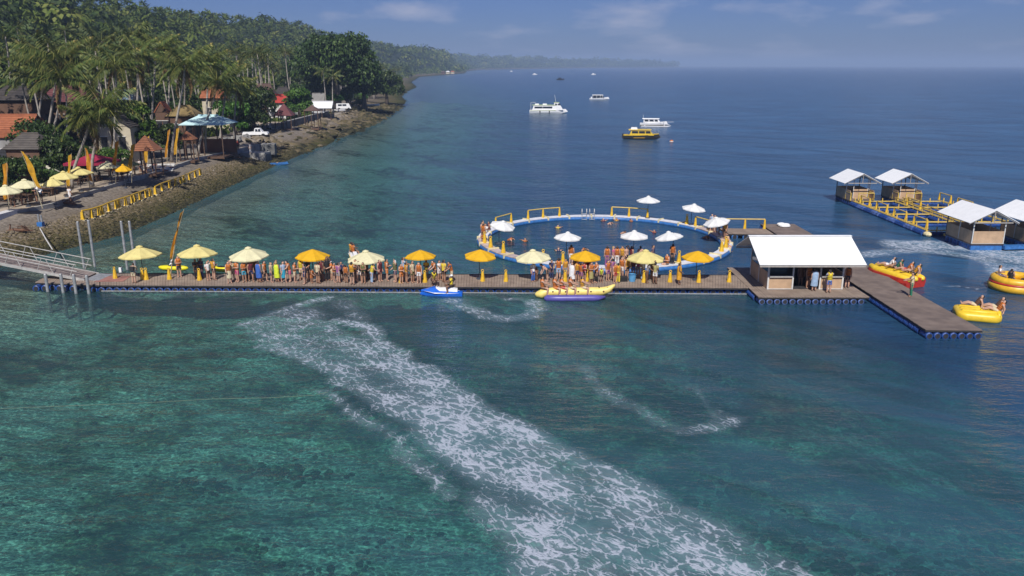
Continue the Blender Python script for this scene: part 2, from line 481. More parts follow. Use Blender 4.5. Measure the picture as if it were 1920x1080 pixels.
# coral heads and loose rock on the reef flat
def coral_heads():
    g = np.random.default_rng(17); P = []
    def cluster(px, py, rx, ry, n, a, b):
        c = at(px, py, -2.0)
        for k in range(n * 3): P.append((c.x + g.normal(0, rx * .8), c.y + g.normal(0, ry * .9), g.uniform(a, b) * g.uniform(.25, .6)))
    for q in ((305, 862, .35, .2, 6, .25, .5), (380, 872, .9, .35, 16, .3, .7), (345, 858, .5, .3, 7, .2, .5), (500, 836, 1.8, .5, 26, .3, .8), (560, 845, 1.2, .4, 14, .3, .7), (15, 672, .9, .5, 12, .4, .9), (470, 990, .5, .3, 6, .2, .4), (640, 1010, 1.6, .5, 16, .2, .5),
              (950, 660, 3.5, 1.6, 60, .3, .9), (1050, 720, 3.0, 1.2, 44, .3, .9), (860, 620, 3, 1.0, 34, .3, .8), (1180, 880, 1.5, .8, 18, .4, 1.0), (1400, 850, 2.0, .8, 24, .4, 1.0), (1500, 920, 2.4, .8, 30, .4, 1.0), (1650, 980, 2.6, .7, 34, .4, 1.0), (1750, 900, 3, 1.2, 30, .4, 1.0), (1560, 700, 3, 1.2, 30, .4, 1.0), (1350, 660, 3, 1.2, 30, .4, 1.0), (720, 950, 1.2, .6, 12, .2, .5), (200, 960, 2.2, 1.0, 16, .15, .4)):
        cluster(*q)
    for k in range(900): P.append((g.uniform(-26, 30), g.uniform(20, 54), g.uniform(.06, .22)))
    P = np.array(P)
    z = np.array([np.interp(0, [0, 1], [0, 0]) for _ in P])
    ix = np.clip(np.searchsorted(gx, P[:, 0]), 0, len(gx) - 1); iy = np.clip(np.searchsorted(gy, P[:, 1]), 0, len(gy) - 1)
    z = np.minimum(bed[iy, ix], -0.7)
    s = P[:, 2]
    V = [(0.5 * math.cos(a) * c, 0.5 * math.sin(a) * c, h) for h, c in ((-.3, 1.0), (.12, .92), (.36, .5)) for a in [2 * math.pi * k / 7 for k in range(7)]] + [(0, 0, .44)]
    F = [(i * 7 + k, i * 7 + (k + 1) % 7, i * 7 + 7 + (k + 1) % 7, i * 7 + 7 + k) for i in range(2) for k in range(7)] + [(14 + k, 14 + (k + 1) % 7, 21) for k in range(7)]
    return V, F, np.stack([P[:, 0], P[:, 1], z], 1), np.stack([s * g.uniform(1.0, 2.2, len(s)), s * g.uniform(1.0, 1.8, len(s)), s * g.uniform(.6, 1.1, len(s))], 1), np.stack([g.normal(0, .2, len(s)), g.normal(0, .2, len(s)), g.uniform(0, 6.3, len(s))], 1), g
# the sea surface: fine near the piers, coarse to the horizon
sx_ = np.concatenate([-np.geomspace(30000, 75, 26), np.linspace(-72, 80, 305), np.geomspace(84, 30000, 44)])
sy_ = np.concatenate([np.array([-400, -60, -10]), np.linspace(0, 110, 276), np.geomspace(111, 60000, 150)])
SX, SY = np.meshgrid(sx_, sy_)
sea_me = grid_mesh('sea', SX, SY, np.zeros_like(SX))
Dw = depth_field(SX, SY)
foam = np.zeros_like(SX)
near = (SY > 5) & (SY < 130) & (SX > -60) & (SX < 90)
nx, ny = SX[near], SY[near]
wob = 0.55 * vnoise(nx, ny, 0.35, 2.0, 3)
L = np.interp(ny, wk_y, wk_l); Rr = np.interp(ny, wk_y, wk_r); S_ = np.interp(ny, wk_y, wk_s, left=0.85, right=0.0)
ins = np.minimum(nx - L, Rr - nx) + wob
wdt = np.maximum(Rr - L, 0.5)
fm = smooth(ins / np.clip(wdt * 0.30, 0.6, 2.4) + 0.42) * S_
fm[(ny > wk_y[-1] + 0.5)] = 0
al, pe = nx * -0.616 + ny * 0.788, nx * 0.788 + ny * 0.616       # along the wake, across it
soft = np.clip(vnoise(al * 0.30, pe * 1.25, 0.42, 12.0, 3) * 0.62 + 0.86, 0.30, 1.06)
fm = fm * soft
for P, w_, s_ in streaks[:-1]:
    d = seg_dist(nx + wob, ny + wob * 0.6, P)
    fm = np.maximum(fm, s_ * smooth(1.25 - d / w_))
foam[near] = fm
far = ~near
foam[far] = np.maximum(foam[far], 0.9 * smooth(1.2 - seg_dist(SX[far], SY[far], streaks[-1][0]) / streaks[-1][1]))
col_attr(sea_me, 'depth', Dw.ravel()); col_attr(sea_me, 'foam', foam.ravel())
sea = place('sea', sea_me)
tag(sea, kind='structure')
def sea_mat():
    m = bpy.data.materials.new('sea_water'); m.use_nodes = True
    nt = m.node_tree; n, l = nt.nodes, nt.links
    n.clear()
    out = n.new('ShaderNodeOutputMaterial')
    ge = n.new('ShaderNodeNewGeometry'); pos = ge.outputs['Position']
    def attr(name):
        a = n.new('ShaderNodeAttribute'); a.attribute_name = name; return a.outputs['Fac']
    def math_(op, a, b=None, c=None, clamp=False):
        q = n.new('ShaderNodeMath'); q.operation = op; q.use_clamp = clamp
        for i, v in enumerate((a, b, c)):
            if v is None: continue
            if isinstance(v, (int, float)): q.inputs[i].default_value = v
            else: l.new(v, q.inputs[i])
        return q.outputs[0]
    def rng(v, a, b, c, d, smooth_=False):
        q = n.new('ShaderNodeMapRange'); 
        if smooth_: q.interpolation_type = 'SMOOTHSTEP'
        l.new(v, q.inputs[0])
        for i, w in enumerate((a, b, c, d)): q.inputs[i + 1].default_value = w
        return q.outputs[0]
    def mapped(sx, sy, rz=0.0):
        q = n.new('ShaderNodeMapping'); q.inputs['Scale'].default_value = (sx, sy, 1); q.inputs['Rotation'].default_value = (0, 0, rz)
        l.new(pos, q.inputs['Vector']); return q.outputs[0]
    def nz(v, sc, det, ro=0.55, dist=0.0):
        q = n.new('ShaderNodeTexNoise'); q.inputs['Scale'].default_value = sc; q.inputs['Detail'].default_value = det; q.inputs['Roughness'].default_value = ro
        q.inputs['Distortion'].default_value = dist
        l.new(v, q.inputs['Vector']); return q
    def mixc(f, a, b):
        q = n.new('ShaderNodeMix'); q.data_type = 'RGBA'
        if isinstance(f, float): q.inputs['Factor'].default_value = f
        else: l.new(f, q.inputs['Factor'])
        for k, v in (('A', a), ('B', b)):
            if isinstance(v, tuple): q.inputs[k].default_value = (*v, 1)
            else: l.new(v, q.inputs[k])
        return q.outputs['Result']
    dep = math_('MAXIMUM', attr('depth'), 0.0)
    # --- ripples
    w1 = nz(mapped(0.30, 0.70, RAD(14)), 1.0, 5, 0.6).outputs['Fac']
    w2 = nz(mapped(2.6, 4.6, RAD(-10)), 1.0, 5, 0.62).outputs['Fac']
    w3 = nz(mapped(0.05, 0.12, RAD(20)), 1.0, 3, 0.5).outputs['Fac']
    hgt = math_('ADD', math_('MULTIPLY', w1, 0.6), math_('MULTIPLY', w2, 0.085))
    hgt = math_('ADD', hgt, math_('MULTIPLY', w3, 0.9))
    foam_a = attr('foam')
    # --- foam lace: cell edges warped by noise, opened where the mask is weak
    wv = n.new('ShaderNodeVectorMath'); wv.operation = 'MULTIPLY_ADD'
    wn_ = nz(mapped(1, 1), 1.1, 4).outputs['Color']
    rt = n.new('ShaderNodeMapping'); rt.inputs['Rotation'].default_value = (0, 0, RAD(-128)); l.new(pos, rt.inputs['Vector'])
    st = n.new('ShaderNodeVectorMath'); st.operation = 'MULTIPLY'; st.inputs[1].default_value = (0.66, 1.30, 1.0); l.new(rt.outputs[0], st.inputs[0])
    l.new(wn_, wv.inputs[0]); wv.inputs[1].default_value = (1.0, 1.0, 0.0); l.new(st.outputs[0], wv.inputs[2])
    def vor(sc, ratio=1.0):
        q = n.new('ShaderNodeTexVoronoi'); q.feature = 'DISTANCE_TO_EDGE'; q.inputs['Scale'].default_value = sc; q.inputs['Randomness'].default_value = 1.0
        l.new(wv.outputs[0], q.inputs['Vector']); return q.outputs['Distance']
    lace1 = rng(vor(1.9), 0.0, 0.25, 1.0, 0.0)
    lace2 = rng(vor(4.4), 0.0, 0.31, 1.0, 0.0)
    lace3 = rng(vor(9.0), 0.0, 0.45, 1.0, 0.0)
    lace = math_('ADD', math_('MULTIPLY', lace1, 0.42), math_('MULTIPLY', lace2, 0.36))
    lace = math_('ADD', lace, math_('MULTIPLY', lace3, 0.20))
    pn = nz(mapped(1, 1), 0.55, 6, 0.65).outputs['Fac']
    lace = math_('ADD', lace, math_('MULTIPLY', math_('SUBTRACT', pn, 0.5), 0.95))
    thr = math_('SUBTRACT', 1.05, math_('MULTIPLY', foam_a, 0.64))
    fo = math_('SUBTRACT', lace, thr)
    fo = rng(fo, 0.0, 0.36, 0.0, 1.0, True)
    fo = math_('MULTIPLY', fo, rng(foam_a, 0.05, 0.5, 0.0, 0.88, True))
    veil = math_('MULTIPLY', rng(foam_a, 0.30, 1.0, 0.0, 0.28), rng(pn, 0.35, 0.65, 0.35, 1.0))
    foam_f = math_('MAXIMUM', fo, veil)
    # --- the body of the water
    turb = math_('SUBTRACT', 1.0, math_('POWER', 2.718, math_('MULTIPLY', dep, -0.092)))
    rt2 = n.new('ShaderNodeMapping'); rt2.inputs['Rotation'].default_value = (0, 0, RAD(40)); l.new(pos, rt2.inputs['Vector'])
    st2 = n.new('ShaderNodeVectorMath'); st2.operation = 'MULTIPLY'; st2.inputs[1].default_value = (0.055, 0.24, 1.0); l.new(rt2.outputs[0], st2.inputs[0])
    band = math_('MULTIPLY', rng(nz(st2.outputs[0], 1.0, 6, 0.62, 0.4).outputs['Fac'], 0.44, 0.60, 0.0, 1.0, True), rng(dep, 2.6, 4.2, 0.0, 1.0))  # swell shading painted into the water colour as navy bands
    turb = math_('MAXIMUM', turb, rng(dep, 0.0, 1.2, 0.45, 0.10))
    turb = math_('ADD', turb, math_('MULTIPLY', band, 0.50), None, True)
    turb = math_('ADD', turb, rng(foam_a, 0.4, 1.0, 0.0, 0.16), None, True)
    tr = n.new('ShaderNodeCombineColor')
    for i, k in enumerate((-0.30, -0.056, -0.060)):
        l.new(math_('POWER', 2.718, math_('MULTIPLY', math_('MINIMUM', dep, 9.0), k)), tr.inputs[i])
    # caustic light painted into the transmission colour as a network of brighter lines
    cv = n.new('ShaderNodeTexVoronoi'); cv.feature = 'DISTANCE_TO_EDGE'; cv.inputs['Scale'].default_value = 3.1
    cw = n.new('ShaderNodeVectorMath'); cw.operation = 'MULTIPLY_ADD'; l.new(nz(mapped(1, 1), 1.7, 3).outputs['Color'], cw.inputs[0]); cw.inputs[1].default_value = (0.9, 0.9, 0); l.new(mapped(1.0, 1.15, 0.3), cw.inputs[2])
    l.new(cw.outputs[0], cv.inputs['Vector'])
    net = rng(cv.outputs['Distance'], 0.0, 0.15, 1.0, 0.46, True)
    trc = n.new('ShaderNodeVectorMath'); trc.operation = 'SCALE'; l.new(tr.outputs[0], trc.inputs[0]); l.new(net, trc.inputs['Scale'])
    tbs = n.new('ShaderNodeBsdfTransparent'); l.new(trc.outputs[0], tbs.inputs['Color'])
    big = nz(mapped(0.028, 0.06, RAD(-16)), 1.0, 5, 0.6).outputs['Fac']
    body = mixc(rng(dep, 2.2, 6.0, 0.0, 1.0), (0.105, 0.290, 0.290), (0.046, 0.155, 0.310))
    body = mixc(rng(big, 0.35, 0.65, 0.0, 0.5), body, (0.010, 0.028, 0.055))
    body = mixc(math_('MULTIPLY', band, 0.72), body, (0.010, 0.034, 0.070))
    body = mixc(rng(foam_a, 0.4, 1.0, 0.0, 0.30), body, (0.20, 0.40, 0.42))      # aerated water in the wakes
    dif = n.new('ShaderNodeBsdfDiffuse'); l.new(body, dif.inputs['Color'])
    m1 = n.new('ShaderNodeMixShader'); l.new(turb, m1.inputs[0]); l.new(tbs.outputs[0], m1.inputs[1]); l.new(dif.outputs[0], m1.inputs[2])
    bp = n.new('ShaderNodeBump'); bp.inputs['Strength'].default_value = 1.0; bp.inputs['Distance'].default_value = 0.6
    l.new(hgt, bp.inputs['Height'])
    fr = n.new('ShaderNodeFresnel'); fr.inputs['IOR'].default_value = 1.33; l.new(bp.outputs['Normal'], fr.inputs['Normal'])
    gl = n.new('ShaderNodeBsdfGlossy'); gl.inputs['Roughness'].default_value = 0.18; l.new(bp.outputs['Normal'], gl.inputs['Normal'])
    m2 = n.new('ShaderNodeMixShader'); l.new(fr.outputs[0], m2.inputs[0]); l.new(m1.outputs[0], m2.inputs[1]); l.new(gl.outputs[0], m2.inputs[2])
    fd = n.new('ShaderNodeBsdfDiffuse'); fd.inputs['Color'].default_value = (0.42, 0.46, 0.54, 1)
    fb = n.new('ShaderNodeBump'); fb.inputs['Strength'].default_value = 0.6; fb.inputs['Distance'].default_value = 0.12
    l.new(lace, fb.inputs['Height']); l.new(fb.outputs['Normal'], fd.inputs['Normal'])
    m3 = n.new('ShaderNodeMixShader'); l.new(foam_f, m3.inputs[0]); l.new(m2.outputs[0], m3.inputs[1]); l.new(fd.outputs[0], m3.inputs[2])
    l.new(m3.outputs[0], out.inputs['Surface'])
    return m
sea.data.materials.append(sea_mat())
# ------------------------------------------------------------------ materials of the floating park
M_plank = mat('weathered_plank', (0.30, 0.235, 0.185), 0.85, rgb2=(0.20, 0.15, 0.118), scale=1.3, bump=0.2)
M_plankd = mat('dark_plank', (0.20, 0.155, 0.13), 0.85, rgb2=(0.12, 0.092, 0.08), scale=1.1, bump=0.2)
M_edge = mat('tarred_beam', (0.022, 0.022, 0.026), 0.7, 0.2)
M_blue = mat('blue_drum', (0.016, 0.065, 0.27), 0.42, 0.25, 3.0)
M_blue2 = mat('faded_blue_drum', (0.10, 0.17, 0.42), 0.5, 0.3, 2.0)
M_grey = mat('galvanised', (0.36, 0.37, 0.38), 0.45, 0.15, 6.0, metal=0.3)
M_white = mat('white_sheet', (0.82, 0.83, 0.83), 0.5, 0.03, 2.0)
M_under = mat('roof_underside', (0.36, 0.33, 0.30), 0.8, 0.1)
M_tan = mat('tan_board', (0.50, 0.335, 0.205), 0.7, 0.10, 1.6)
M_post = mat('pale_post', (0.62, 0.61, 0.58), 0.6, 0.06)
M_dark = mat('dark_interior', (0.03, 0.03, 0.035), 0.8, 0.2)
M_glass = mat('dark_glass', (0.03, 0.045, 0.06), 0.08, 0.1)
M_yel = mat('yellow_plastic', (0.70, 0.43, 0.025), 0.45, 0.12, 5.0)
M_yrail = mat('yellow_rail', (0.66, 0.46, 0.10), 0.5, 0.12, 4.0)
M_cream = mat('cream_plastic', (0.72, 0.62, 0.36), 0.5, 0.08)
M_ringb = mat('blue_pipe', (0.04, 0.16, 0.43), 0.4, 0.15)
M_ringw = mat('white_walkway', (0.68, 0.68, 0.72), 0.6, 0.08, 3.0)
M_ringp = mat('worn_walkway', (0.50, 0.40, 0.37), 0.7, 0.15, 2.0)
M_canA = mat('cream_canvas', (0.84, 0.73, 0.29), 0.75, 0.05, trans=0.25)
M_canB = mat('pale_canvas', (0.85, 0.80, 0.50), 0.75, 0.05, trans=0.25)
M_canC = mat('amber_canvas', (0.86, 0.48, 0.01), 0.75, 0.05, trans=0.25)
M_canW = mat('white_canvas', (0.82, 0.82, 0.80), 0.75, 0.03, trans=0.2)
M_pole = mat('dark_pole', (0.045, 0.055, 0.075), 0.5, 0.1)
M_pink = mat('worn_red_paint', (0.34, 0.16, 0.13), 0.8, 0.2, 1.0)
M_rope = mat('pale_rope', (0.22, 0.26, 0.18), 0.8)
DECK = 0.52

def deck(root, c4, z, pl, m_pl, along=True, drum_side=None, drum_m=M_blue, drum_gap=0.5, drum_len=None, r=0.24):
    """a deck of boards on drums between four corners A B (near side) and C D (far side)"""
    A, B, Cc, Dd = [Vector((p[0], p[1], 0)) for p in c4]
    L = (B - A).length
    n = int(L / pl)
    mb = MB()
    for i in range(n):
        a, b = (i + 0.04) / n, (i + 0.96) / n
        j0, j1 = rnd.uniform(-.02, .02), rnd.uniform(-.02, .02)
        p0, p1 = A.lerp(B, a), A.lerp(B, b); q0, q1 = Dd.lerp(Cc, a), Dd.lerp(Cc, b)
        w = (q0 - p0).normalized()
        p0, p1, q0, q1 = p0 + w * j0, p1 + w * j0, q0 + w * j1, q1 + w * j1
        zz = z + rnd.uniform(-.006, .006)
        mb.slab([(p.x, p.y, zz) for p in (p0, p1, q1, q0)], 0.045)
    o = mb.build('deck_planks', m_pl, root); tag(o, kind='stuff')
    fr = MB()
    zb = z - 0.045 - 0.06
    for P, Q in ((A, B), (B, Cc), (Cc, Dd), (Dd, A)):
        d_in = ((A + B + Cc + Dd) / 4 - (P + Q) / 2).normalized() * 0.06
        fr.beam((P.x + d_in.x, P.y + d_in.y, zb), (Q.x + d_in.x, Q.y + d_in.y, zb), 0.08, 0.115)
    for i in range(1, 5):
        P, Q = A.lerp(Dd, i / 5), B.lerp(Cc, i / 5)
        fr.beam((P.x, P.y, zb), (Q.x, Q.y, zb), 0.07, 0.11)
    fr.build('deck_frame', M_edge, root)
    return A, B, Cc, Dd

def drum_mesh(r, ln, m, name='float_drum'):
    mb = MB()
    pr = [(-ln / 2, r * .8), (-ln / 2 + .03, r), (-ln * .18, r), (-ln * .17, r * 1.05), (-ln * .15, r), (ln * .15, r), (ln * .17, r * 1.05), (ln * .18, r), (ln / 2 - .03, r), (ln / 2, r * .8)]
    mb.path([(0, y, 0) for y, q in pr], [q for y, q in pr], 12)
    mb.mi = 1
    for s in (-1, 1):
        mb.path([(0, s * (ln / 2 + .002), 0), (0, s * (ln / 2 + .006), 0)], [r * .7, r * .66], 12)  # plain dark discs on the drum ends, sharing the beam colour
    return mb.mesh(name, [m, M_edge])

# ------------------------------------------------------------------ the long pier
pA, pB = at(188, 534, DECK), at(1404, 539.5, DECK)
pC, pD = at(1404, 516.3, DECK), at(188, 513.0, DECK)
pier = thing('pier', 'long floating timber pier on blue drums carrying the queue and the yellow parasols', 'pier', (0, 0, 0))
deck(pier, (pA, pB, pC, pD), DECK, 0.20, M_plank)
dm = drum_mesh(0.25, 3.3, M_blue)
nd = int((pB - pA).length / 0.52)
for i in range(nd):
    f = (i + 0.5) / nd
    p, q = pA.lerp(pB, f), pD.lerp(pC, f)
    c = (p + q) / 2
    place('float_drum', dm, pier, (c.x, c.y + 0.12, 0.07), (0, 0, rnd.uniform(-.02, .02)))
wr = MB(); 
wr.beam((pA.x, pA.y + .03, 0.045), (pB.x, pB.y + .03, 0.045), 0.06, 0.07)
wr.build('waterline_beam', M_grey, pier)
fe = MB(); fe.beam((pD.x, pD.y + .05, 0.5), (pC.x, pC.y + .05, 0.5), 0.08, 0.1); fe.build('far_fender', M_edge, pier)

# landing stage at the shore end
lA, lB, lC, lD = at(66, 529, DECK), at(186.5, 533.9, DECK), at(186.5, 513.0, DECK), at(87, 517.5, DECK)
landing = thing('landing_stage', 'short landing stage under the foot of the metal gangway', 'pier', (0, 0, 0))
deck(landing, (lA, lB, lC, lD), DECK, 0.20, M_plank)
for i in range(8):
    f = (i + 0.5) / 8
    p, q = lA.lerp(lB, f), lD.lerp(lC, f); c = (p + q) / 2
    place('float_drum', drum_mesh(0.25, 2.0, M_blue) if i == 0 else bpy.data.meshes['float_drum.001'], landing, (c.x + 0.05, c.y + rnd.uniform(-.5, .1), 0.14), (0, 0, rnd.uniform(-.06, .06)))
ms = MB(); c = at(215, 523, DECK)
ms.slab([(c.x - 1.1, c.y - .9, DECK + .02), (c.x + 1.0, c.y - .75, DECK + .02), (c.x + 0.9, c.y + .8, DECK + .02), (c.x - 1.1, c.y + .8, DECK + .02)], 0.012)
mat_ = ms.build('rubber_mat', M_pink); tag(mat_, 'faded red mat where the gangway meets the pier', 'mat')

# gangway
M_rails = mat('weathered_rail', (.40, .39, .37), .6, .12)
gang = thing('gangway', 'sloping grey metal gangway with railings from the shore down to the pier', 'gangway', (0, 0, 0))
g0, g1 = aty(-190, 447, 59.4), aty(172, 518.5, 58.3)
g1.z = DECK + 0.06
gd = (g1 - g0); gl_ = gd.length; gt = gd.normalized(); gs = Vector((gt.y, -gt.x, 0)).normalized()
GW = 0.95
mb = MB()
nb = int(gl_ / 0.3)
for i in range(nb):
    a, b = g0 + gt * (i * .3 + .01), g0 + gt * (i * .3 + .285)
    mb.slab([a + gs * GW, b + gs * GW, b - gs * GW, a - gs * GW], 0.035)
tag(mb.build('tread_plate', mat('gangway_tread', (0.24, 0.195, 0.175), 0.8, 0.2, 2.0), gang), kind='stuff')
for sgn in (1, -1):
    mb = MB(); o = gs * (GW * sgn)
    mb.beam(g0 + o + Vector((0, 0, -.06)), g1 + o + Vector((0, 0, -.06)), 0.09, 0.2); mb.build('side_beam', M_rails, gang)
    for h, nm in ((1.02, 'hand_rail'), (0.52, 'mid_rail')):
        q = MB(); q.bar(g0 + o + Vector((0, 0, h)), g1 + o - gt * .5 + Vector((0, 0, h)), 0.035, 6); q.build(nm, M_rails, gang)
    k = 0
    while k * 1.25 < gl_ - .4:
        p = g0 + gt * (k * 1.25 + .3) + o
        up = p + Vector((0, 0, 1.0)) + gt * (0.45 if k % 2 else -0.45)
        q = MB(); q.bar(p, up, 0.028, 5); q.build('strut', M_rails, gang); k += 1
rp = MB(); e = g1 + gt * 1.15; e.z = DECK + .02
rp.slab([g1 + gs * GW, e + gs * GW, e - gs * GW, g1 - gs * GW], 0.03); rp.build('toe_ramp', M_grey, gang)

def pile(px, pt, pb, r, lbl, grp, py_base_z=0.0, y=None):
    b = at(px[1], pb, 0.0)
    t = aty(px[0], pt, b.y)
    mb = MB(); mb.lathe([(r, -2.2), (r, t.z), (r * .8, t.z + 0.03)], 12)
    o = mb.build('mooring_pile', M_grey, None, (b.x, b.y, 0)); tag(o, lbl, 'pile', grp)
for px, pt, pb, l_ in (((83, 90), 514, 547, 'short grey pile at the outer corner of the landing stage'), ((116, 119), 514, 549, 'second short grey pile in front of the landing stage, left of the middle'),
                   ((140, 143), 515, 550.5, 'third short grey pile in front of the landing stage, right of the middle'), ((165, 167), 517, 551, 'short grey pile at the foot of the gangway')):
    pile(px, pt, pb, 0.11, l_, 'short grey piles holding the landing stage')
for px, pt, pb, l_ in (((149, 158), 416, 503, 'tall grey steel pile left of the gangway end, first of four'), ((168, 178), 413, 500, 'tall grey steel pile touching the gangway hand rail'),
                   ((229, 239), 415, 506, 'tall grey steel pile left of the first cream parasol'), ((243, 254), 415, 505, 'tall grey steel pile partly behind the first cream parasol')):
    pile(px, pt, pb, 0.10, l_, 'tall grey guide piles behind the pier')

# ------------------------------------------------------------------ parasols
def umbrella_parts(root, R_, h, m_can, sag=0.10, drop=0.55, tilt=(0, 0), vent=True):
    mb = MB(); n = 8
    rings = []
    for f, zz in ((0.03, h), (0.35, h - drop * 0.30), (0.7, h - drop * 0.64), (1.0, h - drop)):
        ring = []
        for k in range(n * 2):
            a = math.pi * k / n + math.pi / 8
            rr = R_ * f * (1.0 if k % 2 == 0 else math.cos(math.pi / n) * (1.0 - 0.02 * f))
            z_ = zz - (0 if k % 2 == 0 else 0.035 * f)
            ring.append((rr * math.cos(a), rr * math.sin(a), z_))
        rings.append(ring)
    mb.loft(rings, False)
    mb.loft([rings[-1], [(x * 1.0, y * 1.0, z - 0.09) for x, y, z in rings[-1]]], False)
    cn = mb.build('canopy', m_can, root)
    cn.rotation_euler = (tilt[0], tilt[1], 0)
    if vent:
        v = MB(); v.lathe([(R_ * .17, h - .05), (R_ * .16, h + .02), (0.02, h + .10)], 8); v.build('vent_cap', m_can, root).rotation_euler = (tilt[0], tilt[1], 0)
    p = MB(); p.bar((0, 0, 0), (0, 0, h - 0.02), 0.028, 6); p.build('pole', M_pole, root)
    for k in range(8):
        a = math.pi / 4 * k + math.pi / 8
        rb = MB(); rb.bar((0, 0, h - .05), (R_ * .97 * math.cos(a), R_ * .97 * math.sin(a), h - drop - .02), 0.012, 4)
        rb.build('rib', M_pole, root).rotation_euler = (tilt[0], tilt[1], 0)
    b = MB(); b.lathe([(0.26, 0), (0.24, 0.07), (0.06, 0.12)], 10); b.build('base', M_pole, root)
def proto_umbrella(R_, m, tilt=(0, 0), drop=.55, vent=True):
    r = thing('parasol', '', 'parasol'); umbrella_parts(r, R_, 1.0, m, tilt=tilt, drop=drop, vent=vent); return r
def parasol(loc, R_, h, m, label, group, rz=0.0, tilt=(0, 0), drop=.55, vent=True):
    r = thing('parasol', label, 'parasol', loc, rz, group)
    umbrella_parts(r, R_, h, m, tilt=tilt, drop=drop, vent=vent)
    return r
PIER_UMB = [  # photo x, top y, half width px, canvas, label
    (261.5, 461, 37.5, M_canA, 'cream yellow parasol nearest the gangway, standing alone at the shore end'),
    (367.5, 459, 36, M_canA, 'cream yellow parasol beside the tall orange banner, shading two dark figures'),
    (467, 462, 36, M_canB, 'pale cream parasol over the start of the crowded queue'),
    (584, 465, 32, M_canC, 'amber parasol between the two palest parasols of the queue'),
    (686.5, 469, 36, M_canB, 'pale cream parasol in front of the moored white jet ski'),
    (788, 467, 29.5, M_canC, 'amber parasol above the blue jet ski'),
    (898.5, 465, 30, M_canC, 'amber parasol standing free of people left of the ring pool'),
    (1002, 467, 34, M_canB, 'pale cream parasol against the near edge of the ring pool, no queue below'),
    (1097, 468, 30, M_canC, 'amber parasol over the thick crowd beside the banana boat'),
    (1211, 468, 35.5, M_canA, 'cream yellow parasol over the crowd with the blue bucket'),
    (1308, 468, 29.5, M_canC, 'amber parasol nearest the white roofed kiosk')]
umb_x = []
for px, ty, hw, m, l_ in PIER_UMB:
    y = interp(px, [188, 1404], [pA.y, pB.y]) + 2.1
    t = aty(px, ty, y)
    zc = y * _cp + (t.z - CAM_H) * -_sp
    R_ = hw / F_PX * zc * 1.02
    big = hw > 33
    parasol((t.x, y, DECK), R_, t.z - DECK - .08, m, l_, 'parasols along the pier', rz=rnd.uniform(-.3, .3), drop=0.42 * R_, tilt=(rnd.uniform(-.06, .06), rnd.uniform(-.06, .06)), vent=big)
    umb_x.append(t.x)

# ------------------------------------------------------------------ yellow stanchions
def stanchion_mesh():
    mb = MB()
    mb.lathe([(0.19, 0), (0.18, 0.05), (0.145, 0.25), (0.10, 0.62), (0.075, 0.72)], 8)
    return mb.mesh('body', M_yel)
def eye_mesh():
    mb = MB(); pts = [(0.085 * math.cos(a), 0, 0.80 + 0.085 * math.sin(a)) for a in [2 * math.pi * k / 12 for k in range(13)]]
    mb.path(pts, 0.03, 6, False); return mb.mesh('eye', M_yel)
ST_B, ST_E = stanchion_mesh(), eye_mesh()
def stanchion(loc, label, group, rz=0.0, sc=1.0):
    r = thing('stanchion', label, 'bollard', loc, rz, group); r.scale = (sc, sc, sc)
    place('body', ST_B, r); place('eye', ST_E, r)
    return r
for px, py, l_ in ((216.5, 522, 'yellow stanchion where the gangway lands on the pier'), (268, 524, 'yellow stanchion right under the lone shore end parasol'), (275, 524, 'yellow stanchion just right of the one under the shore end parasol'),
               (318, 523.5, 'yellow stanchion in front of the longer yellow kayak'), (374.5, 525, 'yellow stanchion under the parasol next to the orange banner'),
               (752, 530, 'yellow stanchion among the queue right of the pale cream parasol'), (797, 529, 'yellow stanchion under the amber parasol above the jet ski'),
               (905, 527, 'yellow stanchion beside the pole of the free standing amber parasol'), (948.5, 527.5, 'yellow stanchion alone on empty deck left of the man in jeans'),
               (1059.5, 528, 'yellow stanchion at the left edge of the crowd by the banana boat'), (1100, 527, 'yellow stanchion in the middle of the crowd by the banana boat'), (1207, 529, 'yellow stanchion right of the blue bucket'),
               (1256, 528.5, 'yellow stanchion between the man in white shorts and the towel wearer'), (1310, 529, 'yellow stanchion under the amber parasol nearest the kiosk'), (1367, 528.5, 'yellow stanchion on the pier corner next to the kiosk platform')):
    stanchion(at(px, py, DECK), l_, 'yellow stanchions on the pier', rz=rnd.uniform(-.5, .5))

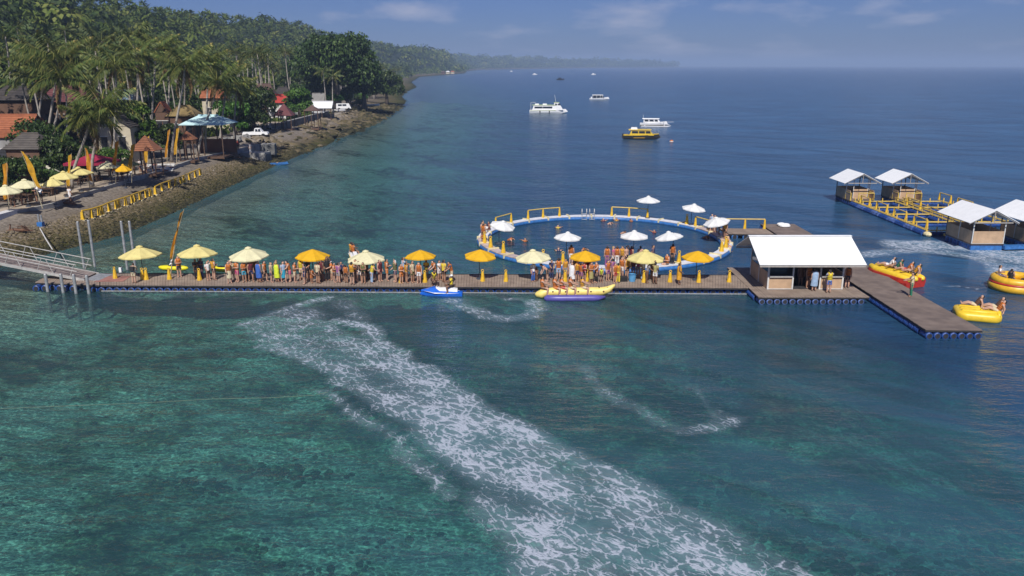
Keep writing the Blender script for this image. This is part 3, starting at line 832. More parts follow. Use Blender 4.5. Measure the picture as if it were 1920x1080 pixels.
# ------------------------------------------------------------------ the ring pool
RC = Vector((8.55, 73.4, 0)); RR = 11.75
ring = thing('ring_pool', 'large round floating swimming pen with a white walkway on blue pipe', 'swimming pool', RC)
def ring_pipe(r, z, rad, a0, a1, n):
    mb = MB(); mb.path([(r * math.cos(a), r * math.sin(a), z) for a in [a0 + (a1 - a0) * k / n for k in range(n + 1)]], rad, 8, False); return mb
ring_pipe(RR - .12, .12, .22, 0, 2 * math.pi, 120).build('outer_pipe', M_ringb, ring, smooth=True)
ring_pipe(RR - .75, .12, .22, 0, 2 * math.pi, 120).build('inner_pipe', M_ringb, ring, smooth=True)
NSEG = 28
for k in range(NSEG):
    a0, a1 = 2 * math.pi * (k + .02) / NSEG, 2 * math.pi * (k + .98) / NSEG
    mb = MB(); o_, i_ = [], []
    for j in range(5):
        a = a0 + (a1 - a0) * j / 4
        o_.append((RR * math.cos(a), RR * math.sin(a), .40)); i_.append(((RR - .88) * math.cos(a), (RR - .88) * math.sin(a), .40))
    for j in range(4):
        mb.slab([o_[j], o_[j + 1], i_[j + 1], i_[j]], 0.07)
    worn = math.cos((a0 + a1) / 2 - RAD(205)) > 0.86 or math.cos((a0 + a1) / 2 - RAD(5)) > 0.93
    mb.build('walkway_panel', M_ringp if worn else M_ringw, ring)
    am = a0 - .004
    bk = MB(); bk.box(((RR - .43) * math.cos(am), (RR - .43) * math.sin(am), .30), (1.06, 0.17, 0.40), am)
    bk.build('bracket', M_cream, ring)
mb = MB()                       # the net below the pen
for k in range(56):
    a = 2 * math.pi * k / 56
    mb.bar(((RR - .9) * math.cos(a), (RR - .9) * math.sin(a), .05), ((RR - 1.0) * math.cos(a), (RR - 1.0) * math.sin(a), -2.5), .012, 3)
tag(mb.build('net', M_edge, ring), kind='stuff')

def on_ring(px, py):
    """a place on the ring walkway, from the photograph, pulled on to the boards"""
    p = at(px, py, .40) - RC; p.z = 0
    p = p.normalized() * (RR - .43) + RC; p.z = .40
    return p
RING_ST = [(917, 455, 'yellow stanchion amid the bathers at the left end of the ring'), (930.5, 463, 'yellow stanchion on bare walkway right of the left end bathers'), (953.5, 472.5, 'yellow stanchion with an orange vest behind it, front left of the ring'),
           (1019, 490, 'yellow stanchion half hidden behind the pale parasol at the ring'), (1058, 493, 'yellow stanchion on the ring behind the orange vest wearer with pale shorts'),
           (1267, 491, 'yellow stanchion on the ring beside the wetsuit wearer'), (1343.5, 470, 'yellow stanchion at the right end of the ring, left of a pair'), (1354, 464, 'yellow stanchion at the right end of the ring, right of a pair'),
           (1274, 422, 'yellow stanchion alone at the far right of the ring')]
for px, py, l_ in RING_ST:
    stanchion(on_ring(px, py), l_, 'yellow stanchions on the ring', sc=1.15)
def rail(pts, label, h=0.95, group='yellow rails round the ring', m=M_yrail, posts=None):
    r = thing('guard_rail', label, 'railing', pts[0], 0, group)
    P = [Vector(p) - Vector(pts[0]) for p in pts]
    q = MB(); q.path([p + Vector((0, 0, h)) for p in P], 0.055, 6); q.build('hand_rail', m, r)
    for p in P:
        place('post', ST_B, r, p, (0, 0, 0), (0.85, 0.85, h / 0.72))
    return r
rail([on_ring(989, 411), on_ring(1018.5, 408), on_ring(1048, 405)], 'yellow rail on three posts, far left side of the ring')
rail([on_ring(1147, 404), on_ring(1180.5, 405), on_ring(1213.5, 409)], 'yellow rail on three posts, far middle of the ring')
rail([on_ring(1300, 424), on_ring(1324, 431)], 'short yellow rail at the far right of the ring beside the bathers')
rail([on_ring(915, 424), on_ring(946, 415)], 'short yellow rail behind the white parasol at the left end of the ring')
RING_UMB = [(935.5, 411, 23.5, (937, 455), (0.12, 0.22), 'white parasol tilted over the bathers at the left end of the ring'), (1062.5, 434, 25.5, (1060, 490), (0, .04), 'white parasol at the near side of the ring above the amber one'),
            (1189.5, 431.5, 26.5, (1189, 497), (0, 0), 'white parasol above the packed bathers at the near side of the ring'), (1263.5, 433, 26, (1264, 492), (-.05, -.16), 'white parasol above the wetsuit wearer on the ring'),
            (1216, 367, 21.5, (1215, 408), (0, 0), 'white parasol farthest off, on the far side of the ring'), (1298, 381, 22, (1298, 421), (.06, .1), 'white parasol at the far right of the ring, poles in plain view'),
            (1351, 405, 24.5, (1350, 446), (.0, -.24), 'white parasol tilted over the bathers at the right end of the ring')]
for px, ty, hw, base, tl, l_ in RING_UMB:
    b = on_ring(*base); t = aty(px, ty, b.y); zc = b.y * _cp + (CAM_H - t.z) * _sp
    R_ = hw / F_PX * zc * 1.03
    parasol((t.x, b.y, .40), R_, t.z - .40 - .08, M_canW, l_, 'white parasols on the ring', rz=rnd.uniform(-.3, .3), tilt=tl, drop=.36 * R_)
# swim ladders at the far side
for px in (1093, 1108):
    p = on_ring(px, 402); r = thing('swim_ladder', 'small steel swim ladder on the far rim, %s of two' % ('left' if px < 1100 else 'right'), 'ladder', p, 0, 'steel swim ladders on the ring')
    for sx in (-.25, .25):
        q = MB(); q.path([(sx, -.7, -.6), (sx, -.7, .5), (sx, -.55, .8), (sx, -.2, .75), (sx, 0, 0)], .03, 5); q.build('side_rail', M_grey, r)
    for zz in (-.3, 0, .3):
        q = MB(); q.bar((-.25, -.7, zz), (.25, -.7, zz), .025, 5); q.build('rung', M_grey, r)

# ------------------------------------------------------------------ walkway along the east side
wA, wB, wC, wD = (25.05, 45.7), (28.45, 45.6), (28.45, 79.0), (25.05, 79.0)
walk = thing('walkway', 'long dark plank walkway on blue drums running out past the kiosk', 'pier', (0, 0, 0))
WZ = 0.58
A, B, Cc, Dd = deck(walk, ((25.05, 79.0), wA, wB, (28.45, 79.0)), WZ, 0.20, M_plankd)
dm2 = drum_mesh(0.235, 3.3, M_blue, 'float_drum')
for k in range(7):
    place('float_drum', drum_mesh(.235, .85, M_blue) if k == 0 else bpy.data.objects['end_drum'].data, walk, (25.3 + k * .49, 46.05, .17)).name = 'end_drum' if k == 0 else 'float_drum'
bpy.data.objects['end_drum'].name = 'float_drum'
sdm = drum_mesh(.235, .62, M_blue, 'float_drum')
for k in range(48):
    place('float_drum', sdm, walk, (25.25, 46.9 + k * .68, .17), (0, 0, rnd.uniform(-.04, .04)))
bk = MB(); bk.box((26.75, 63, .12), (2.4, 32, .3)); bk.build('float_core', M_edge, walk)
link = thing('link_deck', 'small plank deck joining the ring to the walkway', 'pier', (0, 0, 0))
deck(link, ((20.7, 74.6), (24.95, 74.4), (24.95, 77.0), (20.4, 77.2)), .5, 0.20, M_plank)
for k in range(4): place('float_drum', drum_mesh(.3, 1.6, M_ringb) if k == 0 else bpy.data.objects['link_drum'].data, link, (21.3 + k * 1.05, 75.4, .14)).name = 'link_drum' if k == 0 else 'float_drum'
bpy.data.objects['link_drum'].name = 'float_drum'
rail([(20.9, 77.1, .5), (22.9, 77.0, .5), (24.8, 76.9, .5)], 'yellow rail along the back of the link deck', group='yellow rails round the ring')
hp = MB()
for k in range(9):
    a = rnd.uniform(0, 6.3); r_ = rnd.uniform(0, .5)
    hp.ball((r_ * math.cos(a), r_ * math.sin(a) * .7, .12 + rnd.uniform(0, .12)), (rnd.uniform(.3, .55), rnd.uniform(.25, .4), rnd.uniform(.1, .2)), 8, 5)
o = hp.build('folded_tarpaulin', M_white, None, (26.9, 77.6, WZ + .01)); tag(o, 'crumpled white tarpaulin lying on the far end of the dark walkway', 'tarpaulin')

# ------------------------------------------------------------------ kiosk and its platform
kp = thing('kiosk_platform', 'square plank platform carrying the white roofed kiosk', 'pier', (0, 0, 0))
deck(kp, ((17.05, 52.85), (24.75, 52.85), (24.75, 61.2), (17.05, 61.2)), DECK + .03, 0.20, M_plank)
kd = drum_mesh(.22, .8, M_blue2, 'float_drum')
for k in range(14): place('float_drum', kd, kp, (17.35 + k * .53, 53.3, .17))
kd2 = drum_mesh(.22, .55, M_blue, 'float_drum')
for k in range(4): place('float_drum', kd2, kp, (17.2, 54.1 + k * .6, .17))
bk = MB(); bk.box((20.9, 57.3, .12), (7.0, 7.2, .3)); bk.build('float_core', M_edge, kp)
kz = DECK + .05
kx0, kx1, ky0, ky1 = 18.25, 23.55, 54.75, 58.9
kiosk = thing('kiosk', 'open fronted kiosk with white gable roof and tan panels at the pier end', 'kiosk', (0, 0, 0))
eh, rh, ry = 2.62, 4.0, 56.85
def rp_(x, y):
    return eh - .04 + (rh - eh) * (1 - abs(y - ry) / (ry - 53.75))
for s_, ye in ((-1, 53.75), (1, 59.95)):
    for k in range(6):
        xa, xb = 17.25 + k * 7.45 / 6, 17.25 + (k + 1) * 7.45 / 6 - .003
        mb = MB(); mb.slab([(xa, ye, eh), (xb, ye, eh), (xb, ry + s_ * .01, rh), (xa, ry + s_ * .01, rh)], .05)
        mb.build('roof_panel', M_white, kiosk)
mb = MB(); mb.beam((17.22, ry, rh + .03), (24.73, ry, rh + .03), .3, .05); mb.build('ridge_cap', M_white, kiosk)
for ye in (53.75, 59.95):
    mb = MB(); mb.beam((17.28, ye + (.06 if ye < 55 else -.06), eh - .13), (24.68, ye + (.06 if ye < 55 else -.06), eh - .13), .05, .12); mb.build('eave_beam', M_under, kiosk)
for x in (kx0, kx1):
    for yy in (ky0, (ky0 + ky1) / 2, ky1):
        mb = MB(); mb.box((x, yy, (kz + rp_(x, yy) - .1) / 2), (.11, .11, rp_(x, yy) - .1 - kz)); mb.build('post', M_post, kiosk)
for x in (20.0, 21.95):
    mb = MB(); mb.box((x, ky0, (kz + 2.9) / 2), (.10, .10, 2.9 - kz)); mb.build('post', M_post, kiosk)
bays = ((kx0 + .06, 19.94), (22.01, kx1 - .06))
for a, b in bays:
    mb = MB(); mb.box(((a + b) / 2, ky0 + .02, kz + .06 + .43), (b - a, .05, .86)); mb.build('front_panel', M_tan, kiosk)
    mb = MB(); mb.box(((a + b) / 2, ky0 + .0, kz + .95), (b - a, .36, .05)); mb.build('counter_top', M_post, kiosk)
    mb = MB(); mb.box(((a + b) / 2, ky0 + .02, kz + .03), (b - a, .08, .055)); mb.build('plinth', M_post, kiosk)
mb = MB(); mb.box(((kx0 + kx1) / 2, ky1, kz + 1.2), (kx1 - kx0 - .12, .06, 2.4)); mb.build('back_wall', M_tan, kiosk)
for x in (kx0, kx1):
    for a, b in ((ky0 + .06, (ky0 + ky1) / 2 - .06), ((ky0 + ky1) / 2 + .06, ky1 - .06)):
        mb = MB(); mb.box((x, (a + b) / 2, kz + .6), (.05, b - a, 1.2)); mb.build('side_panel', M_tan, kiosk)
        mb = MB(); mb.box((x, (a + b) / 2, kz + 1.66), (.03, b - a, .86)); mb.build('side_window', M_glass, kiosk)
    mb = MB(); mb.add([(x, ky0 - .3, eh + .12), (x, ky1 + .3, eh + .12), (x, ry, rh - .12)], [(0, 1, 2)]); mb.build('gable_panel', M_post, kiosk)
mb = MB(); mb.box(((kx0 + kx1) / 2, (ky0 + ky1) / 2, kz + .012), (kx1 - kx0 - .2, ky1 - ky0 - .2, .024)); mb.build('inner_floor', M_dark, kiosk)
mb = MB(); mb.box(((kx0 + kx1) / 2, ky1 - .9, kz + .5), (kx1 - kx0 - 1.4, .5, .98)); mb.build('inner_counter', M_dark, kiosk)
for k in range(5):
    mb = MB(); mb.box((kx0 + .7 + k * .95, ky1 - .12, kz + 1.55), (.7, .15, .5)); mb.build('shelf_box', (M_ringb, M_dark, M_yel, M_dark, M_tan)[k], kiosk)
mb = MB(); mb.box((19.1, ky0 + .62, kz + 1.35), (1.3, .05, .72)); mb.build('booth_window', M_glass, kiosk)

# ------------------------------------------------------------------ floating cages and huts
cage = thing('fish_cage_raft', 'raft of square cages with yellow rails on blue pipes, huts at both ends', 'raft', (0, 0, 0))
CX = [40.2, 45.0, 45.9, 50.6]; CY = [76.2, 80.6, 85.0, 89.3, 93.4]
def run(a, b, zz, r, m, nm, n=8):
    q = MB(); q.bar((a[0], a[1], zz), (b[0], b[1], zz), r, n); return q.build(nm, m, cage)
for i, x in enumerate(CX):
    L_ = CY[-1] - CY[0]; n_ = 9 if i == 0 else 4
    for k in range(n_):
        run((x, CY[0] + L_ * (k + .03) / n_), (x, CY[0] + L_ * (k + .97) / n_), .17, .30 if i == 0 else .22, (M_blue, M_blue2)[k % 2] if i == 0 else M_blue, 'float_pipe')
    q = MB(); q.beam((x + .1, CY[0] - .3, .52), (x + .1, CY[-1] + .3, .52), .16, .07); q.build('walk_beam', M_yrail, cage)
    q = MB(); q.beam((x + .36, CY[0] - .3, .52), (x + .36, CY[-1] + .3, .52), .12, .06); q.build('walk_beam', M_yrail, cage)
    k = 0
    while CY[0] + k * 2.1 < CY[-1]:
        q = MB(); q.bar((x + .22, CY[0] + k * 2.1, .3), (x + .22, CY[0] + k * 2.1, .95), .07, 6); q.build('post', M_yrail, cage); k += 1
    if i in (1, 2):
        q = MB(); q.beam((x + .22, CY[0], .95), (x + .22, CY[-1], .95), .09, .07); q.build('hand_rail', M_yrail, cage)
for y in CY:
    for a, b in ((CX[0], CX[1]), (CX[2], CX[3])):
        run((a + .4, y), (b - .3, y), .15, .20, M_blue, 'float_pipe')
        q = MB(); q.beam((a + .4, y, .50), (b, y, .50), .16, .07); q.build('walk_beam', M_yrail, cage)
        q = MB(); q.beam((a + .4, y - .25, .50), (b, y - .25, .50), .10, .05); q.build('walk_beam', M_yrail, cage)
        for f in (.25, .5, .75):
            q = MB(); q.bar((a + (b - a) * f, y, .3), (a + (b - a) * f, y, .85), .06, 5); q.build('post', M_yrail, cage)
for x, ys_ in ((40.5, (77.0, 79.6)), (40.5, (81.3, 84.0)), (40.5, (85.7, 88.2)), (40.5, (90, 92.4)), (50.8, (87.5, 90.5)), (50.8, (92, 94.5)), (45.3, (88, 91))):
    q = MB(); q.path([(x + .3, ys_[0], .5), (x + .3, ys_[0], 1.35), (x + .3, ys_[1], 1.35), (x + .3, ys_[1], .5)], .06, 6); q.build('side_rail', M_yrail, cage)
    for yy in ys_:
        place('post', ST_B, cage, (x + .3, yy, .5), (0, 0, 0), (.9, .9, 1.15))
for yy in (CY[0] - .45, CY[-1] + .4):
    q = MB(); q.ball((40.3, yy, .2), (.36, .55, .26), 10, 6); q.build('end_float', M_cream, cage)

def hut(x0, y0, w, d, label, front_open=False, zf=0.62):
    r = thing('raft_hut', label, 'hut', (x0, y0, 0), 0, 'white roofed huts on the cage raft')
    q = MB(); q.box((w / 2, d / 2, zf - .06), (w + .1, d + .1, .12)); q.build('floor_deck', M_plankd, r)
    q = MB(); q.box((w / 2, d / 2, .25), (w + .0, d - .1, .48)); q.build('float_block', M_ringb if not front_open else M_edge, r)
    for k in range(int(d / .6)):
        q = MB(); q.bar((-.05, .3 + k * .6, .22), (.5, .3 + k * .6, .22), .2, 8); q.build('float_drum', M_blue, r)
    wh = 1.12
    for xx in (0, w):
        q = MB(); q.box((xx, d / 2, zf + wh / 2), (.05, d - .12, wh)); q.build('wall_panel', M_tan, r)
    q = MB(); q.box((w / 2, d, zf + wh / 2), (w - .12, .05, wh)); q.build('wall_panel', M_tan, r)
    if front_open:
        q = MB(); q.box((w * .62, 1.3, zf + wh / 2), (w * .62, .05, wh)); q.build('wall_panel', M_tan, r)
        for xx in (w * .31, w * .93):
            q = MB(); q.box((xx, 1.3, zf + 1.2), (.07, .07, 2.3)); q.build('post', M_post, r)
        for a, b in (((w * .35, -.1), (w * 1.0, -.1)), ((w * 1.0, -.1), (w * 1.0, 1.3)), ((0.02, -.1), (0.02, 1.3))):
            q = MB(); q.bar((a[0], a[1], zf + .85), (b[0], b[1], zf + .85), .06, 6); q.build('hand_rail', M_yrail, r)
            for p in (a, b):
                q = MB(); q.bar((p[0], p[1], zf), (p[0], p[1], zf + .85), .09, 6, .06); q.build('rail_post', M_yrail, r)
    else:
        q = MB(); q.box((w / 2, 0, zf + wh / 2), (w - .12, .05, wh)); q.build('wall_panel', M_tan, r)
        q = MB(); q.box((w / 2, -.02, zf - .02), (w + .1, .06, .1)); q.build('sill_beam', M_post, r)
    eave, rg, ov = 2.62 + (zf - .62), 3.75 + (zf - .62), .62
    for xx in (0, w):
        for yy in ((0.02, d / 2, d - .02) if not front_open else (1.3, d - .02)):
            q = MB(); q.box((xx, yy, (zf + eave + .25) / 2), (.08, .08, eave + .25 - zf)); q.build('post', M_post if yy < d * .7 else M_pole, r)
    y_f, y_b = (-ov if not front_open else .1), d + ov
    for s_ in (-1, 1):
        xe = w / 2 + s_ * (w / 2 + ov + .18)
        for k in range(3):
            a, b = y_f + (y_b - y_f) * k / 3, y_f + (y_b - y_f) * (k + 1) / 3 - .003
            q = MB(); q.slab([(xe, a, eave), (xe, b, eave), (w / 2 + s_ * .008, b, rg), (w / 2 + s_ * .008, a, rg)], .04); q.build('roof_panel', M_white, r)
        for yy in (y_f + .1, y_b - .1):
            q = MB(); q.beam((xe, yy, eave - .1), (w / 2, yy, rg - .1), .06, .1); q.build('rafter', M_under, r)
    for yy in (y_f + .12, y_b - .12):
        q = MB(); q.beam((-.3, yy, eave - .02), (w + .3, yy, eave - .02), .05, .09); q.build('tie_beam', M_under, r)
    q = MB(); q.bar((w / 2, y_f + .12, eave), (w / 2, y_f + .12, rg - .1), .04, 5); q.build('king_post', M_under, r)
    return r
hut(41.1, 69.6, 2.8, 4.4, 'front hut of the cage raft shown whole, tan front panel facing the boats')
hut(46.4, 69.9, 2.8, 4.4, 'front hut of the cage raft cut by the right edge of the photo')
hut(39.9, 93.3, 2.75, 4.2, 'back hut of the cage raft, the left one of the far pair', True)
hut(45.5, 93.3, 2.75, 4.2, 'back hut of the cage raft, the right one of the far pair', True)
q = MB(); q.beam((43.95, 69.6, .3), (46.3, 69.8, .3), .5, .34); q.build('front_float', M_ringb, cage)
q = MB(); q.beam((41.3, 74.2, .4), (50.3, 74.6, .4), 1.0, .18); q.build('front_gangboard', M_yrail, cage)
for x, y in ((47.6, 75.0), (49.3, 75.2), (44.2, 75.3)):
    place('mooring_bitt', ST_B, cage, (x, y, .5), (0, 0, 0), (1.6, 1.6, 1.3))
# ------------------------------------------------------------------ people
M_skin = [mat('skin_light', (0.52, 0.31, 0.22), 0.6, 0.06), mat('skin_mid', (0.40, 0.22, 0.14), 0.6, 0.06), mat('skin_dark', (0.20, 0.105, 0.065), 0.6, 0.06)]
M_hair = [mat('black_hair', (0.012, 0.010, 0.009), 0.5, 0.2), mat('brown_hair', (0.06, 0.03, 0.016), 0.5, 0.2), mat('fair_hair', (0.38, 0.26, 0.12), 0.5, 0.15)]
_cl = {'orange': (0.55, 0.155, 0.018), 'yellow-orange': (0.66, 0.32, 0.02), 'yellow': (0.72, 0.55, 0.03), 'red': (0.45, 0.03, 0.03), 'dark red': (0.16, 0.02, 0.03), 'black': (0.015, 0.015, 0.018),
       'navy': (0.02, 0.03, 0.10), 'blue': (0.04, 0.12, 0.42), 'pale blue': (0.30, 0.42, 0.58), 'turquoise': (0.03, 0.32, 0.46), 'white': (0.75, 0.75, 0.75), 'grey': (0.25, 0.25, 0.28), 'pink': (0.50, 0.06, 0.20),
       'purple': (0.25, 0.08, 0.24), 'green': (0.02, 0.17, 0.10), 'lime': (0.62, 0.72, 0.04), 'khaki': (0.36, 0.32, 0.12), 'cream': (0.60, 0.52, 0.34), 'olive': (0.16, 0.16, 0.05), 'brown': (0.14, 0.07, 0.04)}
M_cl = {k: mat('cloth_' + k.replace(' ', '_').replace('-', '_'), v, 0.85, 0.10, 8.0) for k, v in _cl.items()}
M_strap = M_cl['black']

def rotx(p, a, c):
    y, z = p[1] - c[1], p[2] - c[2]
    return Vector((p[0], c[1] + y * math.cos(a) - z * math.sin(a), c[2] + y * math.sin(a) + z * math.cos(a)))
class Pose:
    """joints of one figure, feet at z = 0, looking along -y"""
    def __init__(s, lean=0.0, arms='down', legs='stand', head=0.0, pelvis=0.88):
        s.lean = lean; pv = Vector((0, 0, pelvis)); s.pv = pv
        T = lambda x, y, z: rotx((x, y, z + pelvis - .88), lean, pv)       # the trunk tips forward about the pelvis
        s.T = T
        s.spine = [pv, T(0, 0, .99), T(0, .005, 1.12), T(0, .005, 1.26), T(0, .01, 1.37)]
        s.neck = T(0, 0, 1.44); s.headc = T(0, -.015, 1.53); s.top = T(0, -.005, 1.615); s.nose = T(0, -.115, 1.525)
        s.arm = {}
        for g in (-1, 1):
            sh = T(.165 * g, 0, 1.36)
            if arms == 'down': e, w = T(.215 * g, .02, 1.10), T(.225 * g, -.05, .88)
            elif arms == 'fold': e, w = T(.215 * g, .0, 1.11), T(.05 * g, -.20, 1.13)
            elif arms == 'up': e, w = (T(.26 * g, -.05, 1.42), T(.12 * g, -.06, 1.60)) if g == 1 else (T(.215 * g, .02, 1.10), T(.20 * g, -.16, .98))
            elif arms == 'fwd': e, w = T(.20 * g, -.16, 1.18), T(.15 * g, -.38, 1.12)
            elif arms == 'back': e, w = T(.24 * g, .22, 1.20), T(.28 * g, .30, .97)
            elif arms == 'swim': e, w = T(.34 * g, -.10, 1.42), T(.36 * g, -.30, 1.50)
            else: e, w = T(.25 * g, .0, 1.12), T(.19 * g, -.05, .93)
            s.arm[g] = (sh, e, w)
        s.leg = {}
        for g in (-1, 1):
            hp = Vector((.088 * g, 0, pelvis - .04))
            if legs == 'stand': k, a, t = (.095 * g, -.01, .47), (.10 * g, .02, .075), (.12 * g, -.13, .03)
            elif legs == 'walk': k, a, t = (.09 * g, -.13 * g, .48), (.09 * g, -.16 * g + .06, .08 + (.05 if g < 0 else 0)), (.10 * g, -.16 * g - .08, .03 + (.05 if g < 0 else 0))
            elif legs == 'astride': k, a, t = (.30 * g, -.36, pelvis - .02), (.36 * g, -.30, pelvis - .42), (.37 * g, -.44, pelvis - .46)
            elif legs == 'bench': k, a, t = (.10 * g, -.42, pelvis + .0), (.10 * g, -.44, pelvis - .42), (.11 * g, -.58, pelvis - .46)
            elif legs == 'lie': k, a, t = (.13 * g, -.42, pelvis + .12), (.13 * g, -.80, pelvis - .02), (.14 * g, -.86, pelvis + .11)
            elif legs == 'swim': k, a, t = (.12 * g, .40, pelvis - .16), (.12 * g, .78, pelvis - .26), (.13 * g, .92, pelvis - .30)
            elif legs == 'crouch': k, a, t = (.16 * g, -.36, pelvis + .06), (.12 * g, -.06, pelvis - .34), (.13 * g, -.2, pelvis - .38)
            s.leg[g] = (hp, Vector(k), Vector(a), Vector(t))

def body_mesh(name, P):
    V, E, Rd = [], [], []
    def v(p, r): V.append(tuple(p)); Rd.append(r if isinstance(r, tuple) else (r, r)); return len(V) - 1
    def e(a, b): E.append((a, b))
    sp = [v(p, r) for p, r in zip(P.spine, ((.135, .105), (.118, .088), (.125, .092), (.145, .098), (.09, .075)))]
    for a, b in zip(sp, sp[1:]): e(a, b)
    nk = v(P.neck, .052); e(sp[-1], nk); hc = v(P.headc, (.078, .092)); e(nk, hc); tp = v(P.top, (.058, .07)); e(hc, tp)
    ns = v(P.nose, .016); e(hc, ns)
    for g in (-1, 1):
        ear = v(P.headc + Vector((.088 * g, .01, 0)), .016); e(hc, ear)
        sh, el, wr = P.arm[g]
        a = v(sh, .058); e(sp[3], a); m = v(sh.lerp(el, .5), .048); e(a, m); b = v(el, .040); e(m, b); c = v(wr, .028); e(b, c)
        d = (wr - el).normalized(); side = d.cross(Vector((0, 1, 0)))
        side = side.normalized() if side.length > .1 else Vector((1, 0, 0))
        h = v(wr + d * .055, .034); e(c, h)
        for q, ln in ((-1.5, .075), (-.5, .09), (.5, .085), (1.5, .068)):
            f = v(wr + d * (.09) + side * (q * .02), .0095); e(h, f)
            f2 = v(wr + d * (.09 + ln) + side * (q * .022) + Vector((0, -.018, 0)), .0075); e(f, f2)
        th = v(wr + d * .07 - side * .055, .010); e(c, th)
        hp, kn, an, to = P.leg[g]
        a = v(hp, .088); e(sp[0], a); m = v(hp.lerp(kn, .5), .076); e(a, m); b = v(kn, .054); e(m, b); m2 = v(kn.lerp(an, .35), .052); e(b, m2); c = v(an, .036); e(m2, c); t = v(to, (.036, .026)); e(c, t)
    me = bpy.data.meshes.new(name); me.from_pydata(V, E, [])
    o = bpy.data.objects.new(name, me); C.objects.link(o)
    sk = o.modifiers.new('s', 'SKIN'); sk.use_smooth_shade = True
    lay = me.skin_vertices[0].data
    for i, r in enumerate(Rd): lay[i].radius = r
    lay[0].use_root = True
    dg = bpy.context.evaluated_depsgraph_get()
    out = bpy.data.meshes.new_from_object(o.evaluated_get(dg)); out.name = name
    bpy.data.objects.remove(o)
    out.materials.clear(); out.materials.append(M_skin[0])
    out.polygons.foreach_set('use_smooth', [True] * len(out.polygons))
    return out
def ell(P, z, rx, ry, n=12, y0=0.0):
    return [P.T(rx * math.cos(2 * math.pi * k / n), y0 + ry * math.sin(2 * math.pi * k / n), z) for k in range(n)]
def vest_mesh(P):
    mb = MB()
    zs = [(.93, .165, .135), (1.0, .175, .145), (1.03, .172, .142), (1.10, .18, .15), (1.13, .177, .147), (1.22, .185, .155), (1.25, .182, .15), (1.34, .175, .14), (1.395, .13, .11)]
    for i in range(len(zs) - 1):
        mb.mi = 1 if i in (1, 3, 5) else 0
        mb.loft([ell(P, *zs[i]), ell(P, *zs[i + 1])], False)
    mb.mi = 0
    for g in (-1, 1):
        mb.path([P.T(.105 * g, .12, 1.34), P.T(.10 * g, .06, 1.425), P.T(.10 * g, -.06, 1.425), P.T(.105 * g, -.12, 1.33)], .045, 6)
    return mb.mesh('life_vest', [M_cl['orange'], M_strap], True)
def shirt_mesh(P):
    mb = MB()
    mb.loft([ell(P, z, a, b) for z, a, b in ((.86, .165, .135), (.98, .15, .12), (1.12, .155, .125), (1.26, .17, .13), (1.36, .15, .11), (1.41, .075, .075))], False)
    for g in (-1, 1):
        sh, el, wr = P.arm[g]; mb.path([sh.lerp(P.spine[3], .25), sh, sh.lerp(el, .6)], [.08, .075, .066], 8, False)
    return mb.mesh('shirt', M_cl['white'], True)
def shorts_mesh(P, f=.62):
    mb = MB()
    mb.loft([[p for p in ell(P, z, a, b)] for z, a, b in ((.78, .15, .12), (.86, .17, .135), (.98, .15, .118))], True)
    for g in (-1, 1):
        hp, kn, an, to = P.leg[g]
        mb.path([hp + Vector((0, 0, .03)), hp.lerp(kn, f)] if f <= 1 else [hp + Vector((0, 0, .03)), kn, kn.lerp(an, .92)], [.105, .098] if f <= 1 else [.105, .078, .066], 8, False)
    return mb.mesh('shorts' if f <= 1 else 'trousers', M_cl['blue'], True)
def hair_mesh(P, long_):
    mb = MB()
    c = P.headc
    n, m = 10, 5; rings = []
    for i in range(m + 1):
        t = math.pi / 2 * i / m
        rings.append([P.T(.088 * math.cos(t) * math.cos(2 * math.pi * k / n), .012 + (.102 if math.sin(2 * math.pi * k / n) > 0 else .088) * math.cos(t) * math.sin(2 * math.pi * k / n), 1.555 + .085 * math.sin(t)) for k in range(n)])
    mb.loft(rings, True)
    zs = (1.555, 1.45, 1.30) if long_ else (1.555, 1.50, 1.46)
    rr = []
    for i, z in enumerate(zs):
        w = (.088, .09, .07)[i]
        rr.append([P.T(w * math.cos(a), .02 + .085 * math.sin(a), z) for a in [math.pi * k / 6 for k in range(7)]] + [P.T(w * .8 * math.cos(a), .03 + .05 * math.sin(a), z) for a in [math.pi * (6 - k) / 6 for k in range(7)]])
    mb.loft(rr, True)
    return mb.mesh('hair', M_hair[0], True)
def towel_mesh(P, full=True):
    mb = MB(); n = 16; rings = []
    for z, a, b in ((.38, .24, .19), (.62, .23, .185), (.9, .215, .18), (1.15, .225, .175), (1.32, .21, .15), (1.42, .11, .10)) if full else ((.40, .19, .16), (.62, .185, .155), (.86, .175, .145), (1.0, .16, .135)):
        rings.append([P.T(a * (1 + .07 * math.sin(k * 5 + z * 4)) * math.cos(2 * math.pi * k / n), b * (1 + .09 * math.sin(k * 3.3 + z * 6)) * math.sin(2 * math.pi * k / n), z) for k in range(n)])
    mb.loft(rings, False)
    return mb.mesh('towel', M_cl['blue'], True)
def hat_mesh(P, kind):
    mb = MB()
    prof = [(.20, 1.57), (.13, 1.62), (.02, 1.70)] if kind == 'cone' else [(.105, 1.545), (.108, 1.60), (.06, 1.655), (.01, 1.66)]
    rings = [[P.T(r * math.cos(2 * math.pi * k / 12), r * math.sin(2 * math.pi * k / 12), z) for k in range(12)] for r, z in prof]
    mb.loft(rings, True)
    if kind == 'cap': mb.slab([P.T(-.07, -.08, 1.56), P.T(.07, -.08, 1.56), P.T(.05, -.19, 1.545), P.T(-.05, -.19, 1.545)], .012)
    return mb.mesh('hat', M_cl['white'], True)
def pack_mesh(P):
    mb = MB(); rings = [[P.T(x * .16, .12 + .10 + y * .09, z) for x, y in ((-1, -1), (1, -1), (1, .8), (.7, 1), (-.7, 1), (-1, .8))] for z in (.98, 1.0, 1.3, 1.36)]
    mb.loft(rings, True); return mb.mesh('backpack', M_cl['black'], True)
